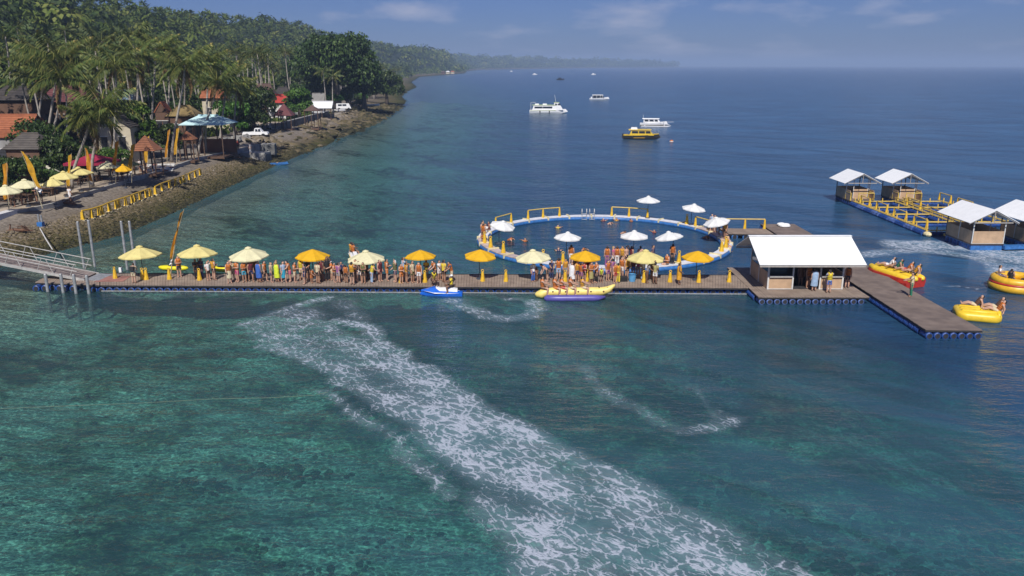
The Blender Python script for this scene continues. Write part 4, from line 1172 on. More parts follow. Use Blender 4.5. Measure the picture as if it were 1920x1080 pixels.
POSES = {'stand': Pose(), 'fold': Pose(arms='fold'), 'phone': Pose(arms='up'), 'reach': Pose(arms='fwd'), 'walk': Pose(legs='walk'), 'bend': Pose(lean=.85, arms='fwd'), 'lean': Pose(lean=.28, arms='fwd'),
         'astride': Pose(arms='fwd', legs='astride', lean=-.05, pelvis=.50), 'bench': Pose(arms='fold', legs='bench', pelvis=.5), 'lie': Pose(arms='back', legs='lie', lean=-.55, pelvis=.14), 'crouch': Pose(arms='fwd', legs='crouch', lean=.35, pelvis=.42),
         'swim': Pose(arms='swim', legs='swim', lean=1.05, pelvis=-.12), 'bob': Pose(arms='swim', legs='stand', pelvis=-.42 + .0)}
for g in (-1, 1):
    hp = POSES['bob'].pv
    POSES['bob'].leg[g] = (Vector((.088 * g, 0, hp.z - .04)), Vector((.12 * g, -.15, hp.z - .42)), Vector((.12 * g, .1, hp.z - .76)), Vector((.13 * g, .1, hp.z - .9)))
_mc = {}
def pm(kind, pose, *a):
    key = (kind, pose) + a
    if key not in _mc:
        P = POSES[pose]
        _mc[key] = {'body': lambda: body_mesh('body', P), 'vest': lambda: vest_mesh(P), 'shirt': lambda: shirt_mesh(P), 'shorts': lambda: shorts_mesh(P), 'trousers': lambda: shorts_mesh(P, 2), 'hair': lambda: hair_mesh(P, *a),
                    'towel': lambda: towel_mesh(P), 'skirt': lambda: towel_mesh(P, False), 'hat': lambda: hat_mesh(P, *a), 'pack': lambda: pack_mesh(P)}[kind]()
    return _mc[key]
def part_c(name, me, parent, m):
    o = place(name, me, parent)
    if m is not None:
        o.material_slots[0].link = 'OBJECT'; o.material_slots[0].material = m
    return o
used_labels = set()
def person(loc, rz, pose='stand', vest=None, shirt=None, bottom=None, bt='shorts', towel=None, hat=None, pack=None, skin=0, hair=0, long_=False, h=1.66, label='', group=None, kid=False):
    lbl = label
    assert lbl not in used_labels, lbl
    used_labels.add(lbl)
    r = thing('person', lbl, 'person', loc, rz, group)
    s = h / 1.63 * (0.74 if kid else 1.0); r.scale = (s, s, s)
    part_c('body', pm('body', pose), r, M_skin[skin])
    if hat in ('cone', 'cap'): part_c('hat', pm('hat', pose, hat), r, M_cl['cream' if hat == 'cone' else 'white'])
    if hat == 'towel': part_c('head_towel', pm('hair', pose, True), r, M_cl['white'])
    else: part_c('hair', pm('hair', pose, long_), r, M_hair[hair])
    if shirt: part_c('shirt', pm('shirt', pose), r, M_cl[shirt])
    if bottom: part_c(bt if bt != 'skirt' else 'wrap_skirt', pm(bt, pose), r, M_cl[bottom])
    if vest: part_c('life_vest', pm('vest', pose), r, M_cl[vest])
    if towel: part_c('towel', pm('towel', pose), r, M_cl[towel])
    if pack: part_c('backpack', pm('pack', pose), r, M_cl[pack])
    return r
# the queue and the strollers on the pier: photo x, foot y, turn (0 = facing the camera), then what they wear
PIER_P = [
 (252, 531, 3.0, dict(bottom='cream', shirt='cream', pack='black', skin=0, hair=1, label='person with a dark backpack standing alone under the shore end parasol')),
 (337, 519.5, .5, dict(vest='orange', bottom='black', skin=0, label='person in orange life vest and black shorts beside the longer yellow kayak')),
 (369, 523, .2, dict(shirt='black', bottom='black', bt='trousers', skin=2, label='dark clothed attendant under the parasol by the orange banner, on the left')),
 (379, 522, -.4, dict(shirt='navy', bottom='navy', bt='trousers', skin=2, pose='fold', label='navy clothed attendant under the parasol by the orange banner, on the right')),
 (391.5, 525.5, 1.2, dict(shirt='white', bottom='black', pose='phone', skin=0, label='person in white top and black shorts left of the shorter yellow kayak')),
 (402, 525, 2.6, dict(vest='yellow-orange', bottom='black', skin=0, label='person in amber life vest and black shorts touching the shorter yellow kayak')),
 (431, 531, .6, dict(vest='orange', bottom='cream', bt='skirt', skin=0, label='person in orange life vest and cream wrap first in the queue')),
 (437, 527, .4, dict(shirt='cream', bottom='cream', hat='cone', skin=1, label='person in a pointed straw hat behind the first of the queue')),
 (446, 528.5, -.5, dict(vest='orange', bottom='pink', skin=0, pose='fold', label='person in orange life vest and pink shorts under the queue parasol')),
 (459, 529, .1, dict(vest='orange', bottom='turquoise', skin=1, label='person in orange life vest and turquoise shorts under the queue parasol')),
 (466, 524, 2.8, dict(shirt='grey', bottom='black', bt='trousers', skin=2, label='grey shirted person at the pole of the queue parasol')),
 (471.5, 528.5, .9, dict(vest='dark red', bottom='navy', skin=1, label='person in dark red life vest and navy shorts under the queue parasol')),
 (478, 524, 3.1, dict(shirt='brown', bottom='black', skin=2, pose='fold', label='brown shirted person half hidden behind the blue towel wearer')),
 (486.5, 529.5, 2.7, dict(towel='blue', skin=1, hair=0, label='person wrapped in a large blue towel beside the queue parasol')),
 (497.5, 528, 1.3, dict(vest='orange', bottom='black', skin=0, label='person in orange life vest and black shorts right of the blue towel')),
 (510, 529.5, 1.5, dict(vest='cream', bottom='navy', skin=0, hair=2, label='fair haired person with bare arms and navy shorts left of the lime towel')),
 (520.5, 529, 2.9, dict(towel='lime', skin=1, hair=2, label='person wrapped in a yellow green towel in the open queue')),
 (533, 530, 1.0, dict(shirt='pale blue', bottom='turquoise', bt='skirt', skin=0, hair=0, long_=True, label='person in pale blue top and turquoise wrap right of the lime towel')),
 (544.5, 528, -1.2, dict(vest='orange', bottom='pink', skin=0, long_=True, hair=0, label='long haired person in orange life vest and pink bottoms left of the amber queue parasol')),
 (554, 529.5, 1.6, dict(vest='orange', bottom='cream', skin=0, h=1.52, label='shorter person in orange life vest and cream shorts left of the amber queue parasol')),
 (566, 525.5, .3, dict(vest='yellow', bottom='cream', skin=1, label='person in yellow life vest at the back under the amber queue parasol')),
 (572, 532.5, -1.4, dict(shirt='navy', bottom='navy', skin=0, pose='fold', label='person in navy top with folded arms at the front under the amber queue parasol')),
 (579, 526, .0, dict(shirt='black', bottom='black', skin=1, label='black clothed person beside the pole of the amber queue parasol')),
 (585, 531, .8, dict(vest='orange', bottom='orange', skin=1, kid=True, label='child in orange life vest under the amber queue parasol')),
 (597, 531.5, 3.0, dict(shirt='cream', bottom='black', skin=1, label='person in cream top and black shorts, back turned, at the amber queue parasol')),
 (604, 527, -.7, dict(vest='dark red', bottom='black', skin=2, label='person in dark red life vest behind the cream top and black shorts')),
 (614.5, 526, .2, dict(shirt='black', vest='black', bottom='black', bt='trousers', skin=2, h=1.78, label='tall black clothed attendant right of the amber queue parasol')),
 (622, 525, -.9, dict(shirt='orange', bottom='cream', hat='cap', skin=0, label='person in white cap and orange top behind the purple shirt')),
 (627.5, 529.5, 1.8, dict(vest='orange', bottom='black', skin=0, pose='fold', label='person in orange life vest and black shorts left of the purple shirt')),
 (635, 530.5, 2.6, dict(shirt='purple', bottom='grey', skin=0, pose='fold', label='person in purple shirt and grey shorts in the queue')),
 (641, 527, .5, dict(shirt='navy', bottom='black', skin=1, label='navy shirted person half behind the purple shirt')),
 (649.5, 530.5, 3.0, dict(vest='orange', bottom='black', skin=1, kid=True, h=1.85, label='child in orange life vest left of the wide amber vest')),
 (661, 534, 2.9, dict(vest='yellow-orange', bottom='black', skin=0, h=1.72, label='person in wide amber life vest and black shorts at the deck edge, pale parasol')),
 (668, 528, -.3, dict(vest='orange', bottom='brown', skin=1, label='person in orange life vest and brown shorts in shade of the pale parasol')),
 (674.5, 529.5, .6, dict(shirt='black', bottom='white', skin=0, label='person in black top and white shorts under the pale parasol')),
 (682, 531, -.2, dict(vest='olive', bottom='black', skin=1, label='person in olive life vest and black shorts under the pale parasol')),
 (689, 526, 2.2, dict(shirt='brown', bottom='black', skin=2, label='brown shirted person deep in the shade of the pale parasol')),
 (697.5, 531, 1.9, dict(vest='yellow', bottom='pale blue', bt='trousers', skin=0, pose='lean', label='person in yellow life vest and pale blue trousers at the pale parasol edge')),
 (704, 527, -1.5, dict(shirt='blue', bottom='navy', skin=1, pose='lean', label='person in blue shirt leaning behind the pale blue trousers')),
 (713, 527.5, .7, dict(vest='dark red', bottom='dark red', skin=0, label='person in dark red life vest and dark red shorts right of the pale parasol')),
 (726, 526.5, 1.7, dict(vest='orange', bottom='orange', skin=0, long_=True, pose='fold', label='long haired person in orange life vest, bare legs, alone in a gap of the queue')),
 (741.5, 529, -1.0, dict(vest='olive', bottom='navy', shirt='white', hat='towel', skin=0, pose='phone', label='person with white head towel and navy shorts left of the jet ski')),
 (753, 531.5, .4, dict(vest='orange', bottom='orange', skin=0, label='person in orange life vest and orange shorts left of the amber jet ski parasol')),
 (757, 525, 2.4, dict(shirt='pale blue', bottom='grey', skin=0, hair=1, h=1.74, label='tall person in pale blue shirt behind two orange vests')),
 (762.5, 530.5, 2.0, dict(vest='yellow-orange', bottom='brown', skin=1, label='person in amber life vest and brown shorts left of the amber jet ski parasol')),
 (774, 530, 1.3, dict(shirt='cream', bottom='olive', skin=1, label='person in cream shirt and olive shorts under the amber jet ski parasol')),
 (786, 531.5, .2, dict(vest='orange', bottom='white', skin=0, label='person in orange life vest and white shorts under the amber jet ski parasol')),
 (800, 523.5, .1, dict(shirt='yellow', bottom='black', bt='trousers', skin=2, label='attendant in yellow shirt and black trousers under the amber jet ski parasol')),
 (816, 525, -.8, dict(vest='orange', bottom='black', skin=0, pose='lean', label='person in orange life vest leaning right of the amber jet ski parasol')),
 (824, 525.5, 1.0, dict(shirt='white', bottom='white', skin=1, pose='reach', label='person in white shirt and white shorts above the jet ski')),
 (832.5, 529, 2.4, dict(shirt='yellow', bottom='black', skin=1, label='person in yellow shirt and black shorts above the jet ski seat')),
 (847, 529, -1.2, dict(vest='orange', bottom='cream', shirt='navy', pose='lean', skin=1, label='last of the queue in navy top and orange life vest right of the jet ski')),
 (812, 534.5, .3, dict(vest='yellow', shirt='black', bottom='black', pose='crouch', skin=2, label='attendant in yellow life vest crouching on the deck edge at the jet ski')),
 (999.5, 528, .2, dict(shirt='white', bottom='blue', bt='trousers', skin=1, label='man in white shirt and jeans left of the banana boat crowd')),
 (1006, 527, -1.0, dict(shirt='brown', bottom='brown', skin=2, kid=True, label='small child in brown beside the man in jeans')),
 (1026, 528, -1.1, dict(bottom='black', skin=0, pose='bend', label='bare backed person bending over left of the banana boat crowd')),
 (1034, 523, .4, dict(shirt='navy', bottom='navy', bt='trousers', skin=1, long_=True, label='long haired person in navy behind the bending one')),
 (1047, 525.5, 3.0, dict(vest='orange', bottom='pale blue', skin=0, h=1.70, label='person in orange life vest and pale blue shorts, back turned, by the banana boat crowd')),
 (1060, 522, .2, dict(vest='yellow-orange', bottom='grey', skin=1, label='person in amber life vest behind the stanchion at the crowd edge')),
 (1072, 531.5, -.4, dict(towel='white', skin=1, h=1.6, label='person in a white towel wrap at the front of the banana boat crowd')),
 (1077, 524, .6, dict(shirt='black', bottom='black', skin=1, pose='phone', label='black clothed person behind the white towel wrap')),
 (1082, 528, .3, dict(vest='yellow-orange', bottom='navy', skin=0, long_=True, label='long haired person in amber life vest and navy shorts right of the white towel wrap')),
 (1089, 530, 2.5, dict(vest='orange', bottom='purple', shirt='navy', skin=1, label='person in orange life vest and purple shorts under the amber banana boat parasol')),
 (1095, 529, -.6, dict(vest='red', bottom='black', skin=0, pose='fold', label='person in red life vest and black shorts under the amber banana boat parasol')),
 (1101, 522, .1, dict(shirt='dark red', bottom='dark red', bt='trousers', skin=2, label='dark red clothed attendant in the shade of the amber banana boat parasol')),
 (1108, 531.5, .5, dict(vest='orange', bottom='khaki', bt='skirt', skin=1, label='person in orange life vest and khaki wrap behind the banana boat')),
 (1118, 530, -.9, dict(vest='orange', bottom='black', bt='trousers', skin=0, pose='reach', label='person in orange life vest and black trousers reaching right behind the banana boat')),
 (1127.5, 530, .0, dict(vest='lime', bottom='black', skin=1, kid=True, label='child in bright lime life vest in the banana boat crowd')),
 (1139, 527, .6, dict(vest='orange', shirt='purple', bottom='purple', skin=0, label='person in purple top and orange life vest right of the lime vest child')),
 (1148, 524, -2.6, dict(shirt='purple', bottom='navy', skin=1, label='person in purple shirt and navy shorts behind the red shorts')),
 (1152.5, 530.5, .3, dict(vest='orange', bottom='red', skin=0, hair=1, label='person in orange life vest and red shorts right of the lime vest child')),
 (1158.5, 530, 2.9, dict(vest='yellow-orange', bottom='yellow', bt='trousers', skin=1, label='person in amber life vest and yellow trousers left of the blue bucket')),
 (1165.5, 520.5, -.4, dict(vest='orange', bottom='white', skin=0, hair=2, label='person in orange life vest and white shorts behind the yellow trousers')),
 (1175, 522, .8, dict(vest='yellow-orange', bottom='black', skin=0, label='person in amber life vest and black shorts behind the blue bucket')),
 (1187, 521, .1, dict(vest='dark red', bottom='blue', skin=1, label='person in dark red life vest and blue shorts under the cream crowd parasol')),
 (1196, 520, -.6, dict(shirt='pink', bottom='grey', skin=0, pose='fold', label='person in pink shirt and grey shorts under the cream crowd parasol')),
 (1205, 524, .2, dict(shirt='white', bottom='pale blue', bt='trousers', skin=1, label='person in white shirt and pale blue trousers under the cream crowd parasol')),
 (1212.5, 530.5, 1.4, dict(shirt='grey', bottom='brown', bt='trousers', skin=2, pose='lean', label='attendant in grey shirt leaning over right of the blue bucket')),
 (1222, 524, 2.0, dict(shirt='brown', bottom='black', skin=1, label='brown shirted person at the pole of the cream crowd parasol')),
 (1227.5, 532.5, 2.9, dict(shirt='khaki', bottom='white', skin=2, label='man in yellow green shirt and white shorts under the cream crowd parasol')),
 (1272.5, 533, 1.6, dict(towel='yellow-orange', skin=2, pose='phone', label='dark haired person with a long yellow towel between two stanchions')),
]
for px, py, tz, kw in PIER_P:
    kw.setdefault('pose', rnd.choice(('stand', 'fold', 'phone', 'walk', 'stand', 'lean', 'reach'))); kw.setdefault('h', rnd.uniform(1.46, 1.69)); tz += rnd.uniform(-.35, .35)
    person(at(px, py, DECK + .008), tz, group='people on the pier', **kw)
KIOSK_P = [(1525.5, 545.5, 3.0, dict(towel='pale blue', bottom='blue', skin=0, label='customer draped in a pale blue striped towel at the kiosk counter')), (1553, 549, 3.1, dict(vest='yellow', shirt='pale blue', bottom='blue', skin=0, pose='reach', label='customer in yellow life vest and blue shorts at the kiosk counter')),
           (1587.5, 539.5, 3.0, dict(vest='orange', bottom='black', skin=0, hair=1, long_=True, label='customer in orange life vest and black shorts at the right kiosk post')), (1514, 540, .4, dict(vest='orange', bottom='brown', skin=1, label='person in orange life vest in the kiosk doorway beside the striped towel')),
           (1500, 536, .0, dict(shirt='brown', bottom='brown', skin=2, label='dim figure inside the kiosk, left in the doorway'))]
for px, py, tz, kw in KIOSK_P:
    person(at(px, py, DECK + .04), tz, group='customers at the kiosk', **kw)
person(at(1707, 556, WZ + .008), -1.9, 'reach', shirt='cream', bottom='green', bt='trousers', skin=1, h=1.7, label='attendant in cream shirt and green trousers on the dark walkway beside the red inflatable')
# on the ring
RING_P = [(1066, 500, 3.0, dict(vest='orange', bottom='white', skin=0, label='bather in orange life vest and white shorts on the ring, left of the amber parasol')),
 (1138, 501, 3.0, dict(vest='orange', bottom='purple', bt='trousers', skin=0, label='bather in orange life vest and purple leggings on the ring')), (1149, 500, 1.5, dict(shirt='pink', bottom='white', skin=0, hair=2, long_=True, label='fair long haired bather in pink on the ring')),
 (1156, 499, 3.0, dict(vest='orange', bottom='white', bt='trousers', skin=0, hair=1, label='bather in orange life vest and white trousers on the ring')), (1165, 498, -.6, dict(vest='yellow-orange', bottom='black', skin=1, label='bather in amber life vest left of the white parasol pole on the ring')),
 (1172, 497, .4, dict(bottom='black', skin=0, pose='phone', label='bare chested bather left of the white parasol pole on the ring')), (1181, 497, 2.0, dict(vest='dark red', bottom='navy', skin=1, label='bather in dark red life vest at the white parasol pole on the ring')),
 (1197, 497, 3.0, dict(bottom='navy', skin=0, label='bare backed bather right of the white parasol pole on the ring')), (1222, 497, 1.0, dict(shirt='navy', bottom='black', skin=1, label='navy shirted bather behind the cream crowd parasol on the ring')),
 (1247, 494, -1.0, dict(vest='orange', bottom='black', skin=0, pose='bench', label='seated bather with a swim ring left of the wetsuit wearer')), (1259, 494, 2.6, dict(vest='orange', shirt='black', bottom='black', bt='trousers', skin=0, label='wetsuit wearer with orange life vest under the white parasol')),
 (902, 443, 1.8, dict(h=1.5, vest='yellow-orange', bottom='black', skin=0, label='bather in amber life vest at the far left of the ring')), (908, 446, .6, dict(h=1.5, bottom='purple', skin=0, pose='fold', label='bare chested bather in purple shorts at the left end of the ring')),
 (914, 436, -.3, dict(pose='bench', shirt='white', bottom='white', skin=1, label='seated bather in white shirt under the tilted white parasol, left end')), (920, 452, 2.6, dict(vest='orange', bottom='brown', skin=0, long_=True, label='long haired bather in orange life vest, left end of the ring')), 
 (905, 452, .2, dict(vest='orange', bottom='grey', skin=1, pose='bench', label='seated bather in orange life vest, left end of the ring')), (926, 432, -1.4, dict(vest='dark red', bottom='black', skin=1, pose='bench', label='seated bather in dark red life vest under the left tilted parasol')),
 (1322, 432, .3, dict(shirt='black', bottom='black', skin=1, pose='bench', label='black clothed bather seated at the short rail, right end of the ring')), (1331, 433, -.5, dict(shirt='pale blue', bottom='white', skin=0, label='bather in pale blue shirt under the right tilted parasol')),
 (1338, 435, .1, dict(shirt='white', bottom='grey', skin=1, pose='fold', label='bather in white shirt under the right tilted parasol')), (1346, 436, 3.0, dict(vest='orange', bottom='purple', skin=0, label='bather in orange life vest and purple shorts at the right tilted parasol pole')),
 (1355, 439, 1.2, dict(vest='dark red', bottom='black', skin=0, label='bather in dark red life vest right of the right tilted parasol pole')), (1362, 445, -1.5, dict(vest='orange', bottom='red', skin=1, pose='reach', label='bather in orange life vest and red shorts reaching in at the right end')),
 (1369, 448, -1.2, dict(vest='yellow-orange', bottom='black', skin=1, label='bather in amber life vest at the right end of the ring')), (1364, 462, .6, dict(vest='yellow-orange', bottom='brown', skin=0, pose='bench', label='seated bather in amber life vest behind the pair of stanchions')),
 (1340, 446, 1.4, dict(bottom='navy', skin=0, pose='bench', label='bare chested bather seated at the inner rim, right end of the ring'))]
for px, py, tz, kw in RING_P:
    p = on_ring(px, py)
    if kw.get('pose') == 'bench': p.z = -.02
    person(p, tz, group='bathers on the ring walkway', **kw)
SWIM = [(1000, 414, 1.3, 'swim', 'orange', 'swimmer in orange vest below the far left yellow rail'), (1046, 428, .2, 'bob', 'yellow', 'swimmer in yellow vest in the middle of the far pool'), (985, 453, -.6, 'bob', 'orange', 'swimmer in orange vest in the left half of the pool'),
        (951, 450, 1.2, 'swim', 'orange', 'swimmer in orange vest behind the front left stanchion'), (1131, 415, .4, 'bob', 'dark red', 'swimmer in dark red vest below the far middle rail, leftmost'), (1137, 420, 1.2, 'swim', None, 'swimmer without vest below the far middle rail'),
        (1156, 414, -.2, 'bob', 'yellow-orange', 'swimmer in amber vest below the far middle rail'), (1183, 416, .9, 'bob', 'orange', 'swimmer in orange vest below the far middle rail, rightmost'), (1227, 437, -1.2, 'bob', 'red', 'lone swimmer in red vest right of the middle of the pool'),
        (1317, 446, 1.0, 'swim', 'orange', 'swimmer in orange vest by the right end of the ring'), (1091, 468, .5, 'swim', 'orange', 'swimmer in orange vest behind the amber banana boat parasol'), (1047, 471, 0, 'bob', 'navy', 'swimmer in navy vest left of the white parasol, near side'), (1161, 438, 1.4, 'swim', None, 'snorkeller left of the white parasol above the crowd')]
for px, py, tz, po, v, l_ in SWIM:
    person(at(px, py, -.02), tz, po, vest=v, bottom='navy', skin=rnd.choice((0, 1)), label=l_, group='swimmers in the ring pool')
# ------------------------------------------------------------------ boats and inflatables
M_purple = mat('violet_tube', (0.095, 0.08, 0.32), 0.4, 0.08)
M_inf_y = mat('yellow_inflatable', (0.78, 0.53, 0.03), 0.42, 0.06)
M_inf_p = mat('pale_yellow_inflatable', (0.80, 0.63, 0.18), 0.42, 0.06)
M_inf_r = mat('red_inflatable', (0.42, 0.03, 0.02), 0.42, 0.08)
M_inf_o = mat('orange_inflatable', (0.74, 0.43, 0.025), 0.42, 0.08)
M_jet = mat('blue_gelcoat', (0.015, 0.13, 0.62), 0.25, 0.06)
M_gel = mat('white_gelcoat', (0.78, 0.78, 0.78), 0.3, 0.04)
M_lime = mat('pale_green_paint', (0.42, 0.50, 0.20), 0.5, 0.08)
M_byel = mat('boat_yellow', (0.62, 0.42, 0.02), 0.4, 0.08)
M_black = mat('black_rubber', (0.015, 0.015, 0.017), 0.5, 0.1)
M_win = mat('boat_window', (0.02, 0.025, 0.035), 0.1, 0.1)
M_kay = mat('kayak_yellow', (0.74, 0.66, 0.02), 0.35, 0.05)

def hull_rings(L, B, H, n=12, draft=.3, rise=.35, stern=.85, full=.55, pw=2.2):
    out = []
    for i in range(n + 1):
        t = i / n
        q = max(0.0, (t - full) / (1 - full))
        w = B / 2 * (stern + (1 - stern) * min(1, t / .35)) * max(.02, 1 - q ** pw)
        sh = H + rise * H * t ** 2.2
        kl = -draft + (draft + H * .55) * q ** 3
        x = -L / 2 + L * t
        out.append([(x - .06 * L * q * (1 - z_), y * w, zz) for y, zz, z_ in ((-1, sh, 0), (-.93, kl + (sh - kl) * .55, .3), (-.72, kl + (sh - kl) * .18, .7), (0, kl, 1), (.72, kl + (sh - kl) * .18, .7), (.93, kl + (sh - kl) * .55, .3), (1, sh, 0))])
    return out
def hull(root, L, B, H, m, name='hull', **k):
    mb = MB(); mb.loft(hull_rings(L, B, H, **k)); return mb.build(name, m, root)
def cabin(mb, x0, x1, w, z0, z1, rake0=.0, rake1=.0, tw=.9):
    """a cabin with raked ends"""
    lo = [(x0, -w / 2, z0), (x1, -w / 2, z0), (x1, w / 2, z0), (x0, w / 2, z0)]
    hi = [(x0 + rake0, -w / 2 * tw, z1), (x1 - rake1, -w / 2 * tw, z1), (x1 - rake1, w / 2 * tw, z1), (x0 + rake0, w / 2 * tw, z1)]
    mb.loft([lo, hi]); return mb
def windows(root, xs, y, z0, z1, m=None, slope=0.0, rake=0.0):
    for s in (-1, 1):
        for a, b in xs:
            mb = MB(); mb.slab([(a, s * y, z0), (b, s * y, z0), (b - rake, s * (y - slope), z1), (a, s * (y - slope), z1)], .012)
            o = mb.build('window', m or M_win, root); o.location = (0, s * .012, 0)

# banana boat
p0, p1 = at(1003, 558, 0), at(1152, 557, 0)
bc = (p0 + p1) / 2; bl = (p1 - p0).length
ban = thing('banana_boat', 'yellow banana boat with a violet side tube lying against the pier', 'inflatable boat', (bc.x, bc.y - .15, 0), math.atan2(p1.y - p0.y, p1.x - p0.x))
h = bl / 2
mb = MB(); xs = [-h, -h + .12, -h + .45, -h + .7, -1.6, 0, 1.4, h - .9, h - .45, h - .12, h]
zs = [.30, .28, .30, .42, .46, .45, .46, .48, .62, .88, .96]; rs = [.05, .2, .34, .31, .33, .33, .33, .31, .25, .12, .05]
mb.path([(x, .0, z) for x, z in zip(xs, zs)], rs, 12); mb.build('main_tube', M_inf_p, ban, smooth=True)
for s in (-1, 1):
    mb = MB(); mb.path([(x, s * .52 + (.1 * s if abs(x) < h - 1.2 else 0), z) for x, z in ((-h + .62, .14), (-h + .8, .14), (-1.2, .15), (1.2, .15), (h - 1.3, .16), (h - .75, .22))], [.10, .24, .25, .25, .22, .08], 10)
    mb.build('side_tube', M_purple, ban, smooth=True)
for x in (-1.9, -1.0, -.1, .8, 1.7, 2.3):
    mb = MB(); mb.box((x, 0, .79), (.07, .30, .05)); mb.build('grab_handle', M_black, ban)
    for s in (-1, 1):
        mb = MB(); mb.ball((x + .3, s * .30, .55), (.07, .04, .07), 8, 5); mb.build('patch', M_cl['brown'], ban)
for px, v, b_, l_ in ((1020, 'orange', 'brown', 'rider in orange life vest, rearmost on the banana boat'), (1042, 'orange', 'orange', 'rider in orange life vest, second from the rear of the banana boat'), (1054, 'orange', 'red', 'rider in orange life vest and red shorts on the banana boat'),
                  (1070, 'orange', 'cream', 'rider with bare pale arms, second from the front of the banana boat'), (1091, 'yellow-orange', 'cream', 'rider in amber life vest, foremost on the banana boat')):
    x = (px - 1078) / 25.0
    w = ban.location + Vector((x, (p1.y - p0.y) / bl * x, 0.30))
    person(w, RAD(90) + rnd.uniform(-.1, .15), 'astride', vest=v, bottom=b_, skin=0, hair=rnd.choice((0, 0, 1)), label=l_, group='riders on the banana boat')

# jet skis
def jet_ski(loc, rz, m_hull, m_deck, label):
    r = thing('jet_ski', label, 'jet ski', loc, rz)
    mb = MB(); mb.loft(hull_rings(3.1, .9, .27, draft=.2, rise=.7, stern=.9, full=.35, pw=1.8)); mb.build('hull', m_hull, r)
    mb = MB(); mb.loft([[(x, y * w, z + (0.0 if abs(y) == 1 else hh)) for y, hh in ((-1, 0), (-.6, 1), (.6, 1), (1, 0))] for x, w, z, hh in ()] or [[(x, -w, z0), (x, -w * .6, z1), (x, w * .6, z1), (x, w, z0)] for x, w, z0, z1 in ((-1.5, .36, .27, .31), (-1.1, .38, .27, .36), (.1, .38, .30, .42), (.45, .36, .32, .70), (.9, .27, .36, .58), (1.45, .06, .42, .46))]); mb.build('deck', m_deck, r)
    mb = MB(); mb.loft([[(x, -w, z0), (x, -w * .7, z1), (x, w * .7, z1), (x, w, z0)] for x, w, z0, z1 in ((-1.2, .22, .33, .56), (-.6, .22, .36, .66), (.0, .19, .4, .62), (.35, .16, .45, .72))]); mb.build('seat', M_gel, r)
    mb = MB(); mb.bar((.42, 0, .8), (.34, 0, 1.02), .05, 6); mb.bar((.30, -.38, 1.06), (.30, .38, 1.06), .03, 6); mb.build('handlebar', M_black, r)
    for s in (-1, 1):
        mb = MB(); mb.slab([(-1.3, s * .42, .30), (.5, s * .42, .36), (1.2, s * .25, .46), (.4, s * .46, .31)], .02); mb.build('trim_stripe', M_gel, r)
    return r
jp = at(827, 553, 0)
jet_ski(jp + Vector((0, 0, -.07)), math.pi, M_jet, M_jet, 'blue jet ski with white seat alongside the pier')
person(jp + Vector((.75, 0.02, .22)), -RAD(80), 'astride', shirt='yellow', bottom='black', skin=2, hat='cap', label='jet ski rider in yellow shirt on the white seat')
jp2 = at(664, 481, 0)
jet_ski(jp2 + Vector((0, 0, -.1)), math.pi * .60, M_inf_y, M_gel, 'white and yellow jet ski behind the pale cream parasol')
person(jp2 + Vector((.0, -.30, .0)), 2.6, 'astride', vest='orange', bottom='black', skin=1, label='rider in orange life vest, in front, on the white jet ski behind the pier')
person(jp2 + Vector((-.22, .15, .0)), 2.9, 'astride', vest='yellow-orange', bottom='black', skin=0, label='rider in amber life vest on the jet ski behind the pier')

# red and yellow inflatable
a_, b_ = at(1640, 516, 0), at(1716, 540, 0)
c_ = (a_ + b_) / 2; rz_ = math.atan2(b_.y - a_.y, b_.x - a_.x); hl = (b_ - a_).length / 2 + .1
fi = thing('towed_inflatable', 'yellow topped red inflatable with four riders moored beside the dark walkway', 'inflatable boat', c_, rz_)
for y in (-.72, 0, .72):
    mb = MB(); mb.path([(-hl, y * .6, .86), (-hl + .2, y * .8, .84), (-hl + .9, y, .74), (hl - .8, y, .68), (hl - .15, y * .9, .66), (hl, y * .8, .64)], [.08, .22, .28, .28, .22, .08], 10); mb.build('top_tube', M_inf_y, fi, smooth=True)
mb = MB(); mb.loft([[(x, -w, .42), (x, -w * .9, .02), (x, w * .9, .02), (x, w, .42), (x, w * .95, .72), (x, -w * .95, .72)] for x, w in ((-hl, .6), (-hl + .3, .95), (-hl + 1, 1.18), (hl - .7, 1.18), (hl - .1, .95))]); mb.build('base', M_inf_r, fi)
for t, v, b2, sk, l_ in ((-.35, None, 'white', 0, 'rider in white top, foremost on the red inflatable'), (.0, 'green', 'black', 1, 'rider in green vest on the red inflatable'), (.40, 'orange', 'red', 0, 'rider in orange life vest on the red inflatable'), (.72, 'yellow-orange', 'black', 0, 'rider in amber life vest, rearmost on the red inflatable')):
    w = c_ + (b_ - a_).normalized() * (hl * t) + Vector((.25 * (1 if t > 0 else .4), .1, .95))
    person(w, rz_ - RAD(60), 'lie', vest=v, shirt='white' if v is None else None, bottom=b2, skin=sk, label=l_, group='riders on the red inflatable')

# yellow raft
a_, b_ = at(1793, 594, 0), at(1880, 602, 0); c_ = (a_ + b_) / 2; rz_ = math.atan2(b_.y - a_.y, b_.x - a_.x); hl = (b_ - a_).length / 2
rf = thing('towed_raft', 'plain yellow padded raft with three reclining riders', 'inflatable boat', c_ + Vector((0, .35, 0)), rz_)
def rrect(hx, hy, r, z, n=5):
    out = []
    for cx, cy, a0 in ((hx - r, hy - r, 0), (-hx + r, hy - r, 90), (-hx + r, -hy + r, 180), (hx - r, -hy + r, 270)):
        for k in range(n + 1):
            a = RAD(a0 + 90 * k / n); out.append((cx + r * math.cos(a), cy + r * math.sin(a), z))
    return out
mb = MB(); mb.loft([rrect(hl * .93, 1.05, .5, -.05), rrect(hl, 1.15, .6, .12), rrect(hl, 1.15, .6, .34), rrect(hl * .95, 1.08, .52, .5), rrect(hl * .8, .85, .4, .55)]); mb.build('body_tube', M_inf_y, rf, smooth=True)
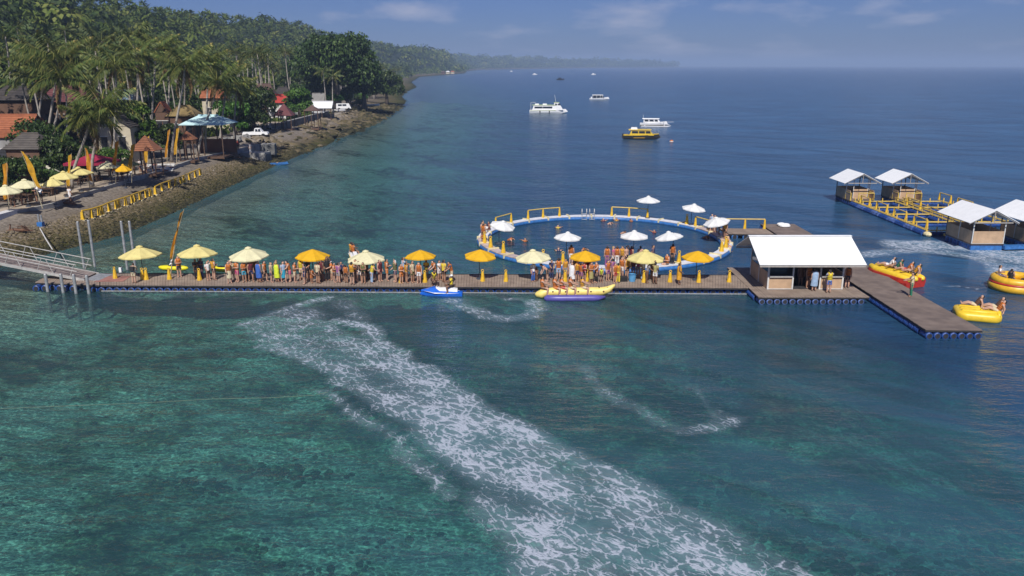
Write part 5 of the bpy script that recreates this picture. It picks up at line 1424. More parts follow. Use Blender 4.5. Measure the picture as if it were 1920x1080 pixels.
for y in (-.5, 0, .5):
    mb = MB(); mb.path([(-hl * .8, y, .52), (-hl * .7, y, .54), (hl * .7, y, .56), (hl * .82, y, .56)], [.08, .24, .24, .08], 10, flat=.5); mb.build('cushion', M_inf_y, rf, smooth=True)
mb = MB(); mb.path([(hl * .80, -.95, .46), (hl * .84, -.5, .54), (hl * .84, .5, .54), (hl * .80, .95, .46)], [.10, .17, .17, .10], 10); mb.build('back_roll', M_inf_y, rf, smooth=True)
for x, y, l_ in ((-.05, .55, 'reclining rider in the middle of the plain yellow raft'), (1.05, -.35, 'reclining rider on the near side of the plain yellow raft'), (1.15, .45, 'reclining rider at the back roll of the plain yellow raft')):
    person(rf.location + Matrix.Rotation(rz_, 3, 'Z') @ Vector((x, y, .58)), rz_ - RAD(95), 'lie', vest='brown' if y > 0 else 'orange', bottom='cream', skin=0, label=l_, group='riders on the yellow raft')

# round amber tube boat at the right edge
c_ = at(1915, 548, 0); c_.y += .9
tb = thing('round_tube_boat', 'round amber tube boat with red band, cut by the right edge', 'inflatable boat', c_)
def tor(R_, r, z, m, nm, n=32):
    q = MB(); q.path([(R_ * math.cos(2 * math.pi * k / n), R_ * math.sin(2 * math.pi * k / n), z) for k in range(n + 1)], r, 10, False); return q.build(nm, m, tb, smooth=True)
tor(1.42, .36, .28, M_inf_o, 'lower_tube'); tor(1.36, .30, .74, M_inf_o, 'upper_tube'); tor(1.62, .09, .56, M_inf_r, 'red_band')
mb = MB(); mb.lathe([(1.2, .3), (1.2, .42)], 20); mb.build('floor', M_inf_y, tb)
for k in range(3):
    a = RAD(262 + k * 17); mb = MB(); mb.box((1.66 * math.cos(a), 1.66 * math.sin(a), .76), (.04, .3, .22), a); mb.build('white_patch', M_gel, tb)
for k in range(3):
    a = RAD(160 + k * 60); person(c_ + Vector((1.1 * math.cos(a), 1.1 * math.sin(a), .45)), a - RAD(90), 'bench', shirt='white' if k == 0 else None, vest=None if k == 0 else 'black', bottom='navy', skin=1, label=('rider in white at the left of the round amber tube', 'first dark clothed rider in the round amber tube', 'second dark clothed rider in the round amber tube')[k], group='riders in the round amber tube')

# kayaks and odds and ends on the pier
def kayak(loc, rz, L, label):
    r = thing('kayak', label, 'kayak', loc, rz, 'yellow kayaks floating behind the pier')
    xs = [-L / 2, -L / 2 + .15, -L * .3, 0, L * .3, L / 2 - .15, L / 2]
    mb = MB(); mb.loft([[(x, y * w, z * hh + .12) for y, z in ((-1, .1), (-.7, -.9), (.7, -.9), (1, .1), (.6, .8), (-.6, .8))] for x, w, hh in zip(xs, (.03, .16, .34, .40, .34, .16, .03), (.08, .16, .2, .2, .2, .16, .08))]); mb.build('hull', M_kay, r, smooth=True)
    mb = MB(); mb.lathe([(.24, 0), (.26, .04), (.2, .05)], 12, (0, 0, .27), 1.6, .8); mb.build('cockpit_rim', M_black, r)
p = at(326, 511, 0); kayak((p.x, p.y, .28), -.12, 2.5, 'longer yellow kayak behind the pier left of the second parasol')
p = at(417, 512, 0); kayak((p.x, p.y, .24), -.18, 1.9, 'shorter yellow kayak behind the pier before the queue')
p = at(1185, 527, DECK)
r = thing('bucket', 'light blue plastic tub on the deck in front of the crowd', 'bucket', p)
mb = MB(); mb.lathe([(.24, 0), (.30, .5), (.32, .52), (.28, .5), (.22, .06)], 14); mb.build('tub', mat('pale_blue_plastic', (.10, .32, .58), .5, .08), r)
mb = MB(); mb.path([(-.3, 0, .5), (-.2, 0, .7), (.2, 0, .7), (.3, 0, .5)], .02, 5); mb.build('handle', M_black, r)
p = at(1168, 527, DECK); r = thing('crate', 'low dark crate on the deck left of the blue tub', 'crate', p, .1)
mb = MB(); mb.box((0, 0, .16), (.62, .42, .32), 0, .95); mb.build('box', M_black, r)
mb = MB(); mb.box((0, 0, .335), (.66, .46, .03)); mb.build('rim', M_edge, r)
p = at(227, 510, DECK); r = thing('jerry_can', 'white plastic can standing at the back edge of the pier', 'can', p)
mb = MB(); mb.box((0, 0, .19), (.2, .28, .38), 0, .9); mb.build('can', M_gel, r); mb = MB(); mb.lathe([(.05, .38), (.05, .45)], 8); mb.build('cap', M_black, r)
# floating line
mb = MB(); mb.path([at(x, y, .01) for x, y in ((-40, 768), (100, 762), (260, 756), (400, 748), (500, 746), (590, 741), (615, 735))], .007, 4); o = mb.build('floating_rope', M_rope); tag(o, 'thin pale rope floating on the shallow water, left of the wake', 'rope')
# mooring buoy
p = at(1259, 266.5, 0); r = thing('buoy', 'small orange and white buoy off the bow of the yellow boat', 'buoy', p)
mb = MB(); mb.ball((0, 0, .12), (.42, .42, .38), 10, 6); mb.build('float', M_cl['orange'], r); mb = MB(); mb.lathe([(.44, .1), (.44, .24)], 12); mb.build('band', M_gel, r)

# moored boats
p = at(1029, 212.5, 0); L = 13.2
fb = thing('ferry', 'white passenger ferry with pale green roof and a raked wheelhouse', 'boat', p, -.06)
hull(fb, L, 3.6, 1.15, M_gel, draft=.5, rise=.30, full=.6)
mb = MB(); cabin(mb, -L / 2 + .9, 4.4, 3.1, 1.15, 2.75, .5, .6, .94); mb.build('cabin', M_gel, fb)
mb = MB(); mb.box((-1.6, 0, 2.80), (8.4, 3.15, .1)); mb.build('roof', M_lime, fb)
mb = MB(); cabin(mb, 1.7, 4.9, 2.9, 1.2, 3.6, .1, 1.5, .86); mb.build('wheelhouse', M_gel, fb)
windows(fb, ((-4.9, -2.2), (-2.1, 1.2)), 1.56, 1.75, 2.35, slope=.03)
windows(fb, ((2.1, 2.9), (3.05, 3.9)), 1.43, 2.75, 3.35, slope=.06, rake=.2)
mb = MB(); mb.slab([(4.05, -1.1, 2.6), (4.05, 1.1, 2.6), (3.55, 1.0, 3.4), (3.55, -1.0, 3.4)], .03); mb.build('windscreen', M_win, fb)
mb = MB(); mb.box((2.6, 0, 3.64), (1.9, 2.6, .08)); mb.build('wheelhouse_roof', M_lime, fb)
for x in (-4.1, -1.4): mb = MB(); mb.box((x, 0, 3.05), (1.5, 1.4, .42), 0, .9); mb.build('roof_box', M_gel, fb)
mb = MB(); mb.bar((2.4, 0, 3.6), (1.9, 0, 6.2), .05, 5); mb.build('mast', M_gel, fb)
for y in (-1.5, 1.5):
    mb = MB(); mb.path([(-6.2, y, 1.2), (-6.2, y, 3.6), (-4.6, y, 3.6)], .04, 5); mb.build('stern_rail', M_post, fb)
for x in (-3.0, 0.2): mb = MB(); mb.bar((x, -1.85, .3), (x, -1.85, 1.0), .16, 8); mb.build('fender', M_black, fb)
mb = MB(); 
for s in (-1, 1): mb.slab([(-L / 2 + .2, s * 1.80, .95), (2.5, s * 1.83, 1.02), (2.5, s * 1.83, 1.12), (-L / 2 + .2, s * 1.80, 1.05)], .02)
mb.build('stripe', M_lime, fb)

p = at(1204, 261, 0); L = 8.3
yb = thing('speedboat', 'yellow cabin boat with black hull moored nearest the ring', 'boat', p, -.16)
hull(yb, L, 2.5, .85, M_black, draft=.35, rise=.35, full=.45)
mb = MB(); mb.loft([[(x, y * 1.02, z + dz) for (x, y, z) in (rg[0], rg[-1]) for dz in ((.0, .16) if y < 0 else (.16, .0))] for rg in hull_rings(L, 2.5, .85, draft=.35, rise=.35, full=.45)]); mb.build('gunwale', M_byel, yb)
mb = MB(); cabin(mb, -2.9, 2.6, 2.1, .9, 1.9, .45, .9, .9); mb.build('cabin', M_byel, yb)
mb = MB(); cabin(mb, -3.1, 2.0, 2.05, 2.05, 2.2, .05, .2, .96); mb.build('roof', M_byel, yb)
windows(yb, ((-2.3, -.9), (-.75, .6), (.75, 1.8)), 1.02, 1.35, 1.85, slope=.05, rake=.1)
for x in (-2.8, -.8, .7, 1.6):
    for s in (-1, 1): mb = MB(); mb.box((x, s * .95, 1.98), (.12, .08, .22)); mb.build('pillar', M_byel, yb)
mb = MB(); mb.slab([(2.35, -.9, 1.25), (2.35, .9, 1.25), (1.8, .85, 1.85), (1.8, -.85, 1.85)], .03); mb.build('windscreen', M_win, yb)
mb = MB(); cabin(mb, -2.6, -1.1, 1.3, 2.2, 2.62, .1, .15, .9); mb.build('roof_tank', M_gel, yb)
for y in (-.6, .6): mb = MB(); mb.box((-4.3, y, .7), (.45, .4, .9), 0, .8); mb.build('outboard', M_black, yb)
mb = MB(); mb.slab([(-1.9, -1.26, .34), (.6, -1.28, .38), (.6, -1.28, .46), (-1.9, -1.26, .42)], .015); mb.build('name_band', M_inf_o, yb)

p = at(1226, 236, 0); L = 7.6
ob = thing('outrigger_boat', 'white outrigger boat with dark bottom behind the yellow cabin boat', 'boat', p, -.12)
hull(ob, L, 1.9, .8, M_gel, draft=.15, rise=.6, full=.4)
mb = MB(); mb.loft([[(x * 1.0, y * 1.03, z * .35 - .02) for x, y, z in rg] for rg in hull_rings(L * .98, 1.9, .8, draft=.15, rise=.6, full=.4)]); mb.build('dark_bottom', M_black, ob)
mb = MB(); cabin(mb, -2.9, 1.9, 1.6, .85, 1.85, .1, .9, .92); mb.build('cabin', M_gel, ob)
mb = MB(); cabin(mb, -3.2, 1.5, 1.8, 1.9, 2.02, 0, .3, .95); mb.build('roof', M_gel, ob)
windows(ob, ((-2.6, -1.5), (-1.3, -.1), (.1, 1.0)), .78, 1.2, 1.7, slope=.03, rake=.1)
for x in (-2.6, 2.6):
    mb = MB(); mb.path([(x, -3.0, .15), (x, -2.4, .9), (x, -1.0, 1.1), (x, 1.0, 1.1), (x, 2.4, .9), (x, 3.0, .15)], .07, 6); mb.build('outrigger_arm', M_gel, ob)
for s in (-1, 1): mb = MB(); mb.path([(-3.6, s * 3, .12), (3.6, s * 3, .12), (4.4, s * 3, .3)], [.1, .1, .04], 6); mb.build('outrigger_float', M_gel, ob)
mb = MB(); mb.bar((2.8, 0, 1.0), (5.3, 0, 1.1), .06, 5, .03); mb.build('bowsprit', M_gel, ob)
mb = MB(); mb.bar((-2.9, 0, 2.0), (-3.0, 0, 3.0), .03, 4); mb.build('aerial', M_gel, ob)

p = at(1124, 187, 0); L = 9.6
wb = thing('launch', 'small white launch with open sided cabin, right of the ferry', 'boat', p, -.03)
hull(wb, L, 2.3, .7, M_gel, draft=.2, rise=.9, full=.35)
mb = MB(); cabin(mb, -3.6, 1.9, 1.9, 2.1, 2.35, .1, .5, .95); mb.build('roof', M_gel, wb)
mb = MB(); cabin(mb, -3.4, 2.1, 1.8, .8, 2.1, .2, .6, .95); mb.build('cabin', M_win, wb)
for x in (-3.3, -1.5, .2, 1.6):
    for s in (-1, 1): mb = MB(); mb.bar((x, s * .95, .8), (x - (.4 if x > 1 else -.1), s * .9, 2.15), .08, 5); mb.build('pillar', M_gel, wb)
mb = MB(); mb.box((-3.9, 0, 1.0), (.5, 1.6, .8)); mb.build('stern_locker', M_gel, wb)
for (px, py, L, l_, dark) in ((1003, 140.5, 9, 'tiny white boat far off beyond the ferry', 0), (1051, 150, 9, 'tiny dark speedboat with a white wake far off', 1), (959, 134.5, 8, 'tiny white sail like boat farthest along the coast', 0), (1113, 140.5, 8, 'tiny grey boat far off right of the dark speedboat', 0)):
    p = at(px, py, 0); r = thing('distant_boat', l_, 'boat', p, rnd.uniform(-.3, .3), 'tiny boats far down the coast')
    hull(r, L, 2.6, 1.1, M_black if dark else M_gel, rise=.5)
    mb = MB(); cabin(mb, -L * .3, L * .15, 2.0, 1.1, 2.6, .3, .6); mb.build('cabin', M_win if dark else M_gel, r)
p = at(524, 309.5, 0); r = thing('outrigger_canoe', 'small blue canoe at the water edge beside the concrete block', 'boat', p, .1)
hull(r, 3.0, .8, .35, M_ringb, draft=.1, rise=.6, full=.3); mb = MB(); mb.box((-.3, 0, .42), (.25, .6, .05)); mb.build('thwart', M_tan, r)
# ------------------------------------------------------------------ the shore: revetment, paths, walls
def inst_mesh(name, verts, faces, xf, tint=None, mats=None):
    """many copies of one small shape joined into one mesh (numpy)"""
    V = np.asarray(verts, dtype=np.float32); n = len(xf)
    allv = np.einsum('nij,vj->nvi', xf[:, :, :3], V) + xf[:, None, :, 3]
    k = len(V)
    loops = []; starts = []; base = 0
    fl = np.concatenate([np.array(f) for f in faces]); ln = np.array([len(f) for f in faces])
    loops = (fl[None, :] + (np.arange(n) * k)[:, None]).ravel().astype(np.int32)
    st = np.concatenate([[0], np.cumsum(ln)[:-1]])
    starts = (st[None, :] + (np.arange(n) * len(fl))[:, None]).ravel().astype(np.int32)
    me = bpy.data.meshes.new(name)
    me.vertices.add(n * k); me.vertices.foreach_set('co', allv.reshape(-1).astype(np.float32))
    me.loops.add(len(loops)); me.loops.foreach_set('vertex_index', loops)
    me.polygons.add(len(starts)); me.polygons.foreach_set('loop_start', starts)
    me.update(calc_edges=True)
    if tint is not None:
        a = me.attributes.new('tint', 'FLOAT', 'FACE'); a.data.foreach_set('value', np.repeat(tint, len(faces)).astype(np.float32))
    for m in (mats or []): me.materials.append(m)
    return me
def xforms(pos, scale, rot):
    """matrices from positions (n,3), scales (n,3) and euler angles (n,3)"""
    cx, sx, cy, sy, cz, sz = np.cos(rot[:, 0]), np.sin(rot[:, 0]), np.cos(rot[:, 1]), np.sin(rot[:, 1]), np.cos(rot[:, 2]), np.sin(rot[:, 2])
    R = np.empty((len(pos), 3, 4))
    R[:, 0, 0] = cy * cz; R[:, 0, 1] = sx * sy * cz - cx * sz; R[:, 0, 2] = cx * sy * cz + sx * sz
    R[:, 1, 0] = cy * sz; R[:, 1, 1] = sx * sy * sz + cx * cz; R[:, 1, 2] = cx * sy * sz - sx * cz
    R[:, 2, 0] = -sy; R[:, 2, 1] = sx * cy; R[:, 2, 2] = cx * cy
    R[:, :, :3] *= scale[:, None, :]
    R[:, :, 3] = pos
    return R
npr = np.random.default_rng(5)
STONE_V = [(-.5, -.4, -.3), (.45, -.5, -.3), (.5, .42, -.3), (-.42, .5, -.3), (-.34, -.3, .32), (.3, -.36, .36), (.36, .28, .30), (-.3, .36, .36)]
STONE_F = [(4, 5, 6, 7), (0, 1, 5, 4), (1, 2, 6, 5), (2, 3, 7, 6), (3, 0, 4, 7)]
def tint_mat(name, stops, rough=.9, trans=0.0, objvar=0.0, noise_sc=0.0):
    m = bpy.data.materials.new(name); m.use_nodes = True
    n, l = m.node_tree.nodes, m.node_tree.links
    b = n['Principled BSDF']; b.inputs['Roughness'].default_value = rough; b.inputs['Specular IOR Level'].default_value = 0.25
    a = n.new('ShaderNodeAttribute'); a.attribute_name = 'tint'
    r = n.new('ShaderNodeValToRGB'); e = r.color_ramp.elements
    e[0].position, e[0].color = stops[0][0], (*stops[0][1], 1); e[1].position, e[1].color = stops[-1][0], (*stops[-1][1], 1)
    for p, c in stops[1:-1]:
        q = e.new(p); q.color = (*c, 1)
    l.new(a.outputs['Fac'], r.inputs['Fac']); out = r.outputs['Color']
    if objvar:
        oi = n.new('ShaderNodeObjectInfo'); hs = n.new('ShaderNodeHueSaturation')
        r1 = n.new('ShaderNodeMapRange'); r1.inputs[3].default_value = 1 - objvar; r1.inputs[4].default_value = 1 + objvar; l.new(oi.outputs['Random'], r1.inputs[0]); l.new(r1.outputs[0], hs.inputs['Value'])
        r2 = n.new('ShaderNodeMapRange'); r2.inputs[3].default_value = .485; r2.inputs[4].default_value = .515; l.new(oi.outputs['Random'], r2.inputs[0]); l.new(r2.outputs[0], hs.inputs['Hue'])
        l.new(out, hs.inputs['Color']); out = hs.outputs['Color']
    l.new(out, b.inputs['Base Color'])
    if trans:
        tr = n.new('ShaderNodeBsdfTranslucent'); l.new(out, tr.inputs['Color'])
        ms = n.new('ShaderNodeMixShader'); ms.inputs[0].default_value = trans
        l.new(b.outputs[0], ms.inputs[1]); l.new(tr.outputs[0], ms.inputs[2]); l.new(ms.outputs[0], n['Material Output'].inputs['Surface'])
    return m
M_stone = tint_mat('revetment_stone', [(0.0, (.018, .019, .011)), (.22, (.058, .052, .022)), (.45, (.125, .098, .052)), (.7, (.19, .155, .112)), (1.0, (.29, .255, .22))])
N = 15000
sy_ = npr.uniform(58, 176, N); ss_ = npr.uniform(0, 1, N) ** 1.05 * 6.2 - .4
sxx = np.interp(sy_, SHORE_Y, SHORE_X) - ss_
szz = np.array([land_z(a, b) for a, b in zip(sxx, sy_)])
sc_ = npr.uniform(.13, .34, N)
tint = np.clip(szz * .36 + .10 + npr.normal(0, .13, N), 0, 1)
tint = np.where((szz < .5) & (tint > .35), tint * .6, tint)
me = inst_mesh('revetment_stones', STONE_V, STONE_F, xforms(np.stack([sxx, sy_, szz + .03], 1), np.stack([sc_ * npr.uniform(.9, 1.7, N), sc_, sc_ * npr.uniform(.4, .8, N)], 1), np.stack([npr.normal(0, .2, N), npr.normal(.2, .2, N), npr.uniform(0, 6.3, N)], 1)), tint, [M_stone])
o = place('revetment_stones', me); tag(o, kind='stuff')
N = 2600                                     # broken rock farther along the shore
sy_ = npr.uniform(150, 330, N) ; ss_ = npr.uniform(-1.5, 13, N)
sxx = np.interp(sy_, SHORE_Y, SHORE_X) - ss_
szz = np.array([land_z(a, b) for a, b in zip(sxx, sy_)])
sc_ = npr.gamma(2.0, .28, N) + .2
tint = np.clip(szz * .24 + .12 + npr.normal(0, .16, N), 0, 1)
me = inst_mesh('shore_rocks', STONE_V, STONE_F, xforms(np.stack([sxx, sy_, szz], 1), np.stack([sc_ * npr.uniform(.9, 2.2, N), sc_ * npr.uniform(.8, 1.3, N), sc_ * npr.uniform(.35, .8, N)], 1), np.stack([npr.normal(0, .25, N), npr.normal(.15, .25, N), npr.uniform(0, 6.3, N)], 1)), tint, [M_stone])
o = place('shore_rocks', me); tag(o, kind='stuff')

_v, _f, _p, _s, _r, _g = coral_heads()
me = inst_mesh('coral_heads', _v, _f, xforms(_p, _s, _r), np.clip(_g.normal(.4, .25, len(_p)), 0, 1), [tint_mat('coral', [(0, (.035, .038, .03)), (.5, (.13, .13, .08)), (1, (.34, .33, .18))])])
me.polygons.foreach_set('use_smooth', [True] * len(me.polygons))
tag(place('coral_heads', me), kind='stuff')
M_conc = mat('old_concrete', (.34, .33, .31), .9, .18, .8, bump=.3)
M_concd = mat('dark_concrete', (.16, .16, .155), .95, .2, .8, bump=.3)
M_sand = mat('sandy_paving', (.40, .33, .25), .95, .15, .5)
M_wood = mat('dark_timber', (.10, .055, .032), .7, .2)
M_bamb = mat('bamboo', (.42, .36, .24), .7, .15)
GZ = 2.32
KERB = [(-60, 423), (0, 405), (100, 383), (180, 357), (254, 334), (311, 318), (367, 298), (430, 284), (485, 272)]
kp_ = [at(x, y, GZ) for x, y in KERB]
path = MB()
for a, b in zip(kp_, kp_[1:]):
    n_ = Vector((b.y - a.y, a.x - b.x, 0)).normalized()
    path.slab([a, b, b - n_ * 3.2, a - n_ * 3.2], .5)
o = path.build('path', M_sand); tag(o, kind='structure')
kerb = thing('kerb', 'long pale concrete kerb along the top of the stone slope', 'kerb', (0, 0, 0))
for i, (a, b) in enumerate(zip(kp_, kp_[1:])):
    L_ = (b - a).length; k = max(1, int(L_ / 3.0)); d = (b - a) / k
    for j in range(k):
        q = MB(); p_, r_ = a + d * (j + .01), a + d * (j + .99)
        q.beam((p_.x, p_.y, GZ - .42), (r_.x, r_.y, GZ - .42), .34, 1.15); q.build('kerb_stone', M_conc, kerb)
q = MB(); a, b = at(-40, 424, 1.95), at(31, 404, 1.95); q.beam((a.x, a.y, 1.95), (b.x, b.y, 1.95), .9, 1.3); o = q.build('low_wall', mat('whitewashed_wall', (.56, .56, .58), .8, .08)); tag(o, 'low whitewashed wall block at the left edge below the resort', 'wall')

# yellow rail on the slope
RAIL_PX = [(156, 414), (173, 410.5), (187, 406), (193, 404), (206, 398), (219, 393), (224, 391), (237, 387), (249, 382.5), (254, 380), (264, 376.5), (275, 372), (283, 369.5)]
RAIL_PX2 = [(292, 366), (305, 359), (319, 354), (330, 350), (340, 346), (346, 344), (356, 339), (367, 334), (376, 330)]
def slope_pt(px, py):
    z = 1.2
    for _ in range(6):
        p = at(px, py, z); z = .5 * z + .5 * land_z(p.x, p.y)
    return at(px, py, z)
for pts, l_ in ((RAIL_PX, 'yellow hand rail on posts along the stone slope, nearer complete stretch'), (RAIL_PX2, 'yellow hand rail on posts along the stone slope, farther worn stretch')):
    P = [slope_pt(*q_) for q_ in pts]
    r = thing('slope_rail', l_, 'railing', P[0], 0, 'yellow rails on the stone slope')
    q = MB(); q.path([p - P[0] + Vector((0, 0, 1.02)) for p in P], .075, 6); q.build('hand_rail', M_yel, r)
    for p in P:
        b_ = MB(); b_.box((0, 0, .48), (.34, .34, 1.0), 0, .62); b_.build('post', M_yel, r, p - P[0] - Vector((0, 0, .05)))
        b_ = MB(); b_.box((0, 0, .05), (.55, .5, .14)); b_.build('footing', M_cream, r, p - P[0])
# post with hanging pipe, driftwood
p = slope_pt(77, 425); r = thing('standpipe', 'short blue footed post on the stones above the gangway', 'post', p)
q = MB(); q.box((0, 0, .2), (.5, .45, .5)); q.build('foot', M_ringb, r); q = MB(); q.bar((-.12, 0, .3), (-.12, 0, 1.2), .09, 6); q.bar((.14, 0, .3), (.14, 0, 1.1), .09, 6); q.build('post', M_grey, r)
a, b = slope_pt(75, 428), at(98, 467, 1.4); q = MB(); q.path([a, a.lerp(b, .5) + Vector((0, 0, -.1)), b], .05, 6); o = q.build('drain_pipe', M_post); tag(o, 'thin pale pipe running from the blue footed post to the gangway', 'pipe')
def driftwood(px, py, L, rz, label):
    p = slope_pt(px, py); q = MB(); q.path([(-L / 2, 0, .1), (-L * .2, .1, .25), (L * .2, -.1, .22), (L / 2, .15, .1)], [.07, .16, .14, .05], 6)
    for k in range(5):
        x = L * (k / 6 - .3); q.path([(x, 0, .22), (x + rnd.uniform(-.5, .5), rnd.uniform(-.6, .6), rnd.uniform(.3, .8)), (x + rnd.uniform(-.9, .9), rnd.uniform(-1, 1), rnd.uniform(.2, .9))], [.09, .05, .02], 5)
    o = q.build('driftwood', M_cl['brown'], None, p, rz); tag(o, label, 'driftwood', 'branches washed up on the slope')
driftwood(35, 436, 2.4, .2, 'dark branch washed up by the foot of the gangway'); driftwood(430, 297, 4.5, -.2, 'large bare branch lying left of the concrete block'); driftwood(128, 385, 1.6, .1, 'dark scrap of wood at the feet of the man in white')

# concrete block, sea walls
p = at(498, 306, .2); r = thing('concrete_block', 'stained concrete block of an old landing at the water edge', 'block', (p.x - 2.0, p.y + 1.4, 0), -.05)
q = MB(); q.box((0, 0, .85), (4.2, 3.0, 2.1)); q.build('block', M_conc, r); q = MB(); q.box((2.14, 0, .75), (.12, 2.6, 1.8)); q.build('dark_side_face', M_concd, r)  # thin darker slab over the right side of the block
for x in (1.0, 1.6): q = MB(); q.bar((x, .8, 1.9), (x, .8, 2.6), .14, 8); q.build('bollard_stub', M_concd, r)
p = at(505, 283, 1.6); r = thing('stone_box', 'smaller dark stone box behind the concrete block', 'block', p, .1); q = MB(); q.box((0, 0, .3), (2.2, 1.8, 1.8)); q.build('box', M_concd, r); q = MB(); q.box((0, 0, 1.23), (2.3, 1.9, .08)); q.build('cap', M_conc, r)
sw = thing('sea_wall', 'tall grey sea wall with a lit stone end below the red pavilion', 'wall', (-50.2, 177, 0))
for k in range(9):
    q = MB(); q.box((0, k * 5.0 + 2.5, 2.4), (.5, 4.97, 2.9)); q.build('wall_panel', M_concd, sw)  # seaward side in darker concrete, its shade put into the colour
q = MB(); q.box((0, 22.5, 3.93), (.7, 45, .16)); q.build('coping', M_conc, sw)
for i in range(6):
    for j in range(11):
        q = MB(); q.box((-.6 - j * .62 - (.3 if i % 2 else 0), -.12 + rnd.uniform(-.04, .04), 1.2 + i * .45), (.56, .4, .40), rnd.uniform(-.05, .05)); q.build('stone', (M_conc, M_sand, M_post)[rnd.randrange(3)], sw)
q = MB(); q.box((-3.8, 3, 2.4), (6.8, 5.6, 2.6)); q.build('fill', M_sand, sw)
pts = [at(x, y, 2.3) for x, y in ((462, 260), (440, 266), (420, 268), (405, 270))]
r = thing('rubble_bank', 'loose pale rubble bank behind the last palms of the path', 'rubble', pts[0])
mb = MB()
for k in range(120):
    t = rnd.random() * (len(pts) - 1); i = int(t); p = pts[i].lerp(pts[i + 1], t - i) - pts[0]; s = rnd.uniform(.2, .55)
    mb.box((p.x + rnd.uniform(-1, 1), p.y + rnd.uniform(-3, 3), rnd.uniform(.1, .8)), (s * 1.3, s, s), rnd.uniform(0, 3), .8)
tag(mb.build('rubble', M_conc, r), kind='stuff')
# pale paved ramp
p = at(298, 321, GZ); r = thing('paved_ramp', 'pale block paved ramp leading down to the path', 'ramp', p, .25)
for i in range(7):
    for j in range(5):
        q = MB(); q.box((-1.8 + i * .56, j * .56 - .4, .12 + j * .14), (.5, .5, .12)); q.build('paver', M_post if (i + j * 2) % 5 else M_pink, r)

# ------------------------------------------------------------------ banners
M_flag = [mat('saffron_cloth', (.66, .29, .015), .8, .15, 2.0, trans=.3), mat('marigold_cloth', (.70, .38, .02), .8, .15, 2.0, trans=.3)]
def banner(base, top, f_end, w, label, m, white=False, group='orange banners along the resort path'):
    r = thing('banner', label, 'flag', base, 0, group)
    t = top - base; bend = Vector((t.x * .25, 0, 0))
    P = lambda f: t * f - bend * (4 * f * (1 - f)) * .35
    q = MB(); q.path([P(k / 8) for k in range(9)], [.05 - .004 * k for k in range(9)], 5); q.build('pole', M_bamb, r)
    def cloth(f0, f1, w0, m_, nm):
        n = 9; vs = []; fs = []
        for k in range(n + 1):
            f = f0 + (f1 - f0) * k / n; p = P(f); ww = .66 * w0 * (.75 + .25 * math.sin(min(1, (k + .6) / n * 1.15) * math.pi * .62))
            for j, u in enumerate((0, .35, .7, 1)):
                vs.append((p.x + ww * u, p.y + .16 * math.sin(u * 5 + k * .9), p.z - u * .25 - .04 * math.sin(k * 1.7 + u * 3)))
        for k in range(n):
            for j in range(3): fs.append((k * 4 + j, k * 4 + j + 1, k * 4 + j + 5, k * 4 + j + 4))
        q = MB(); q.add(vs, fs); q.build(nm, m_, r, smooth=True)
    cloth(1.0, f_end, w, m, 'cloth')
    if white: cloth(f_end - .005, f_end - .085, w * .8, M_cl['white'], 'white_tail')
    return r
FLAGS = [((17, 391), (13, 303), .22, -.75, 0, 0, 'orange banner farthest left, before the cream resort parasols'), ((80, 391), (39, 283), .40, .85, 1, 1, 'amber banner leaning left over the cream resort parasol'),
         ((132, 363), (134, 287), .16, -.6, 1, 1, 'amber banner directly behind the man in white'), ((169, 356), (159, 277), .24, .62, 0, 1, 'orange banner between two palm trunks left of the crimson tent'),
         ((217, 346), (223, 262), .34, -.75, 0, 1, 'orange banner in front of the crimson tent right end'), ((247, 343), (253, 268), .32, -.8, 1, 1, 'amber banner between the crimson tent and the orange thatch hut'),
         ((277, 318), (280, 254), .22, -.85, 1, 0, 'amber banner before the orange thatch hut'), ((313, 314), (319, 241), .28, -.55, 0, 0, 'orange banner, left one of the far pair'), ((331, 306), (336, 238), .26, -.7, 1, 0, 'amber banner, right one of the far pair')]
for b, t, f, w, mi, wh, l_ in FLAGS:
    base = at(b[0], b[1], GZ); top = aty(t[0], t[1], base.y)
    banner(base, top, f, w, l_, M_flag[mi], bool(wh))
base = at(320, 517, DECK); top = aty(345, 392, base.y)
banner(base, top, .28, -.42, 'tall slender orange banner leaning on the pier by the second parasol', M_flag[0], True, None)

# ------------------------------------------------------------------ resort parasols, tent, tables
BEACH = [((9, 347), 28, M_canB, 'pale resort parasol cut by the left edge'), ((45, 336), 29, M_canB, 'pale resort parasol behind the leaning amber banner'), ((88, 311), 20, mat('faded_canvas', (.55, .52, .40), .8, .06), 'faded grey resort parasol at the foot of the paired palms'),
         ((146, 313), 26, M_canA, 'cream yellow resort parasol between the man in white and the palms'), ((118, 321), 26, M_canA, 'cream yellow resort parasol left of the man in white'), ((98, 333), 20, M_canA, 'low cream yellow resort parasol in shade of the larger one'),
         ((201, 302), 22, M_canB, 'pale resort parasol before the crimson tent'), ((236, 298), 24, mat('olive_canvas', (.34, .31, .09), .8, .06), 'olive resort parasol behind the marigold banners'), ((230, 308), 15, M_canC, 'small amber resort parasol below the olive one')]
tbl = 0
for (px, py), hw, m, l_ in BEACH:
    t = at(px, py, GZ + 2.75); zc = t.y * _cp + (CAM_H - t.z) * _sp
    parasol((t.x, t.y, GZ), hw / F_PX * zc, 2.7, m, l_, 'parasols of the beach resort', rz=rnd.uniform(0, .8), drop=.62)
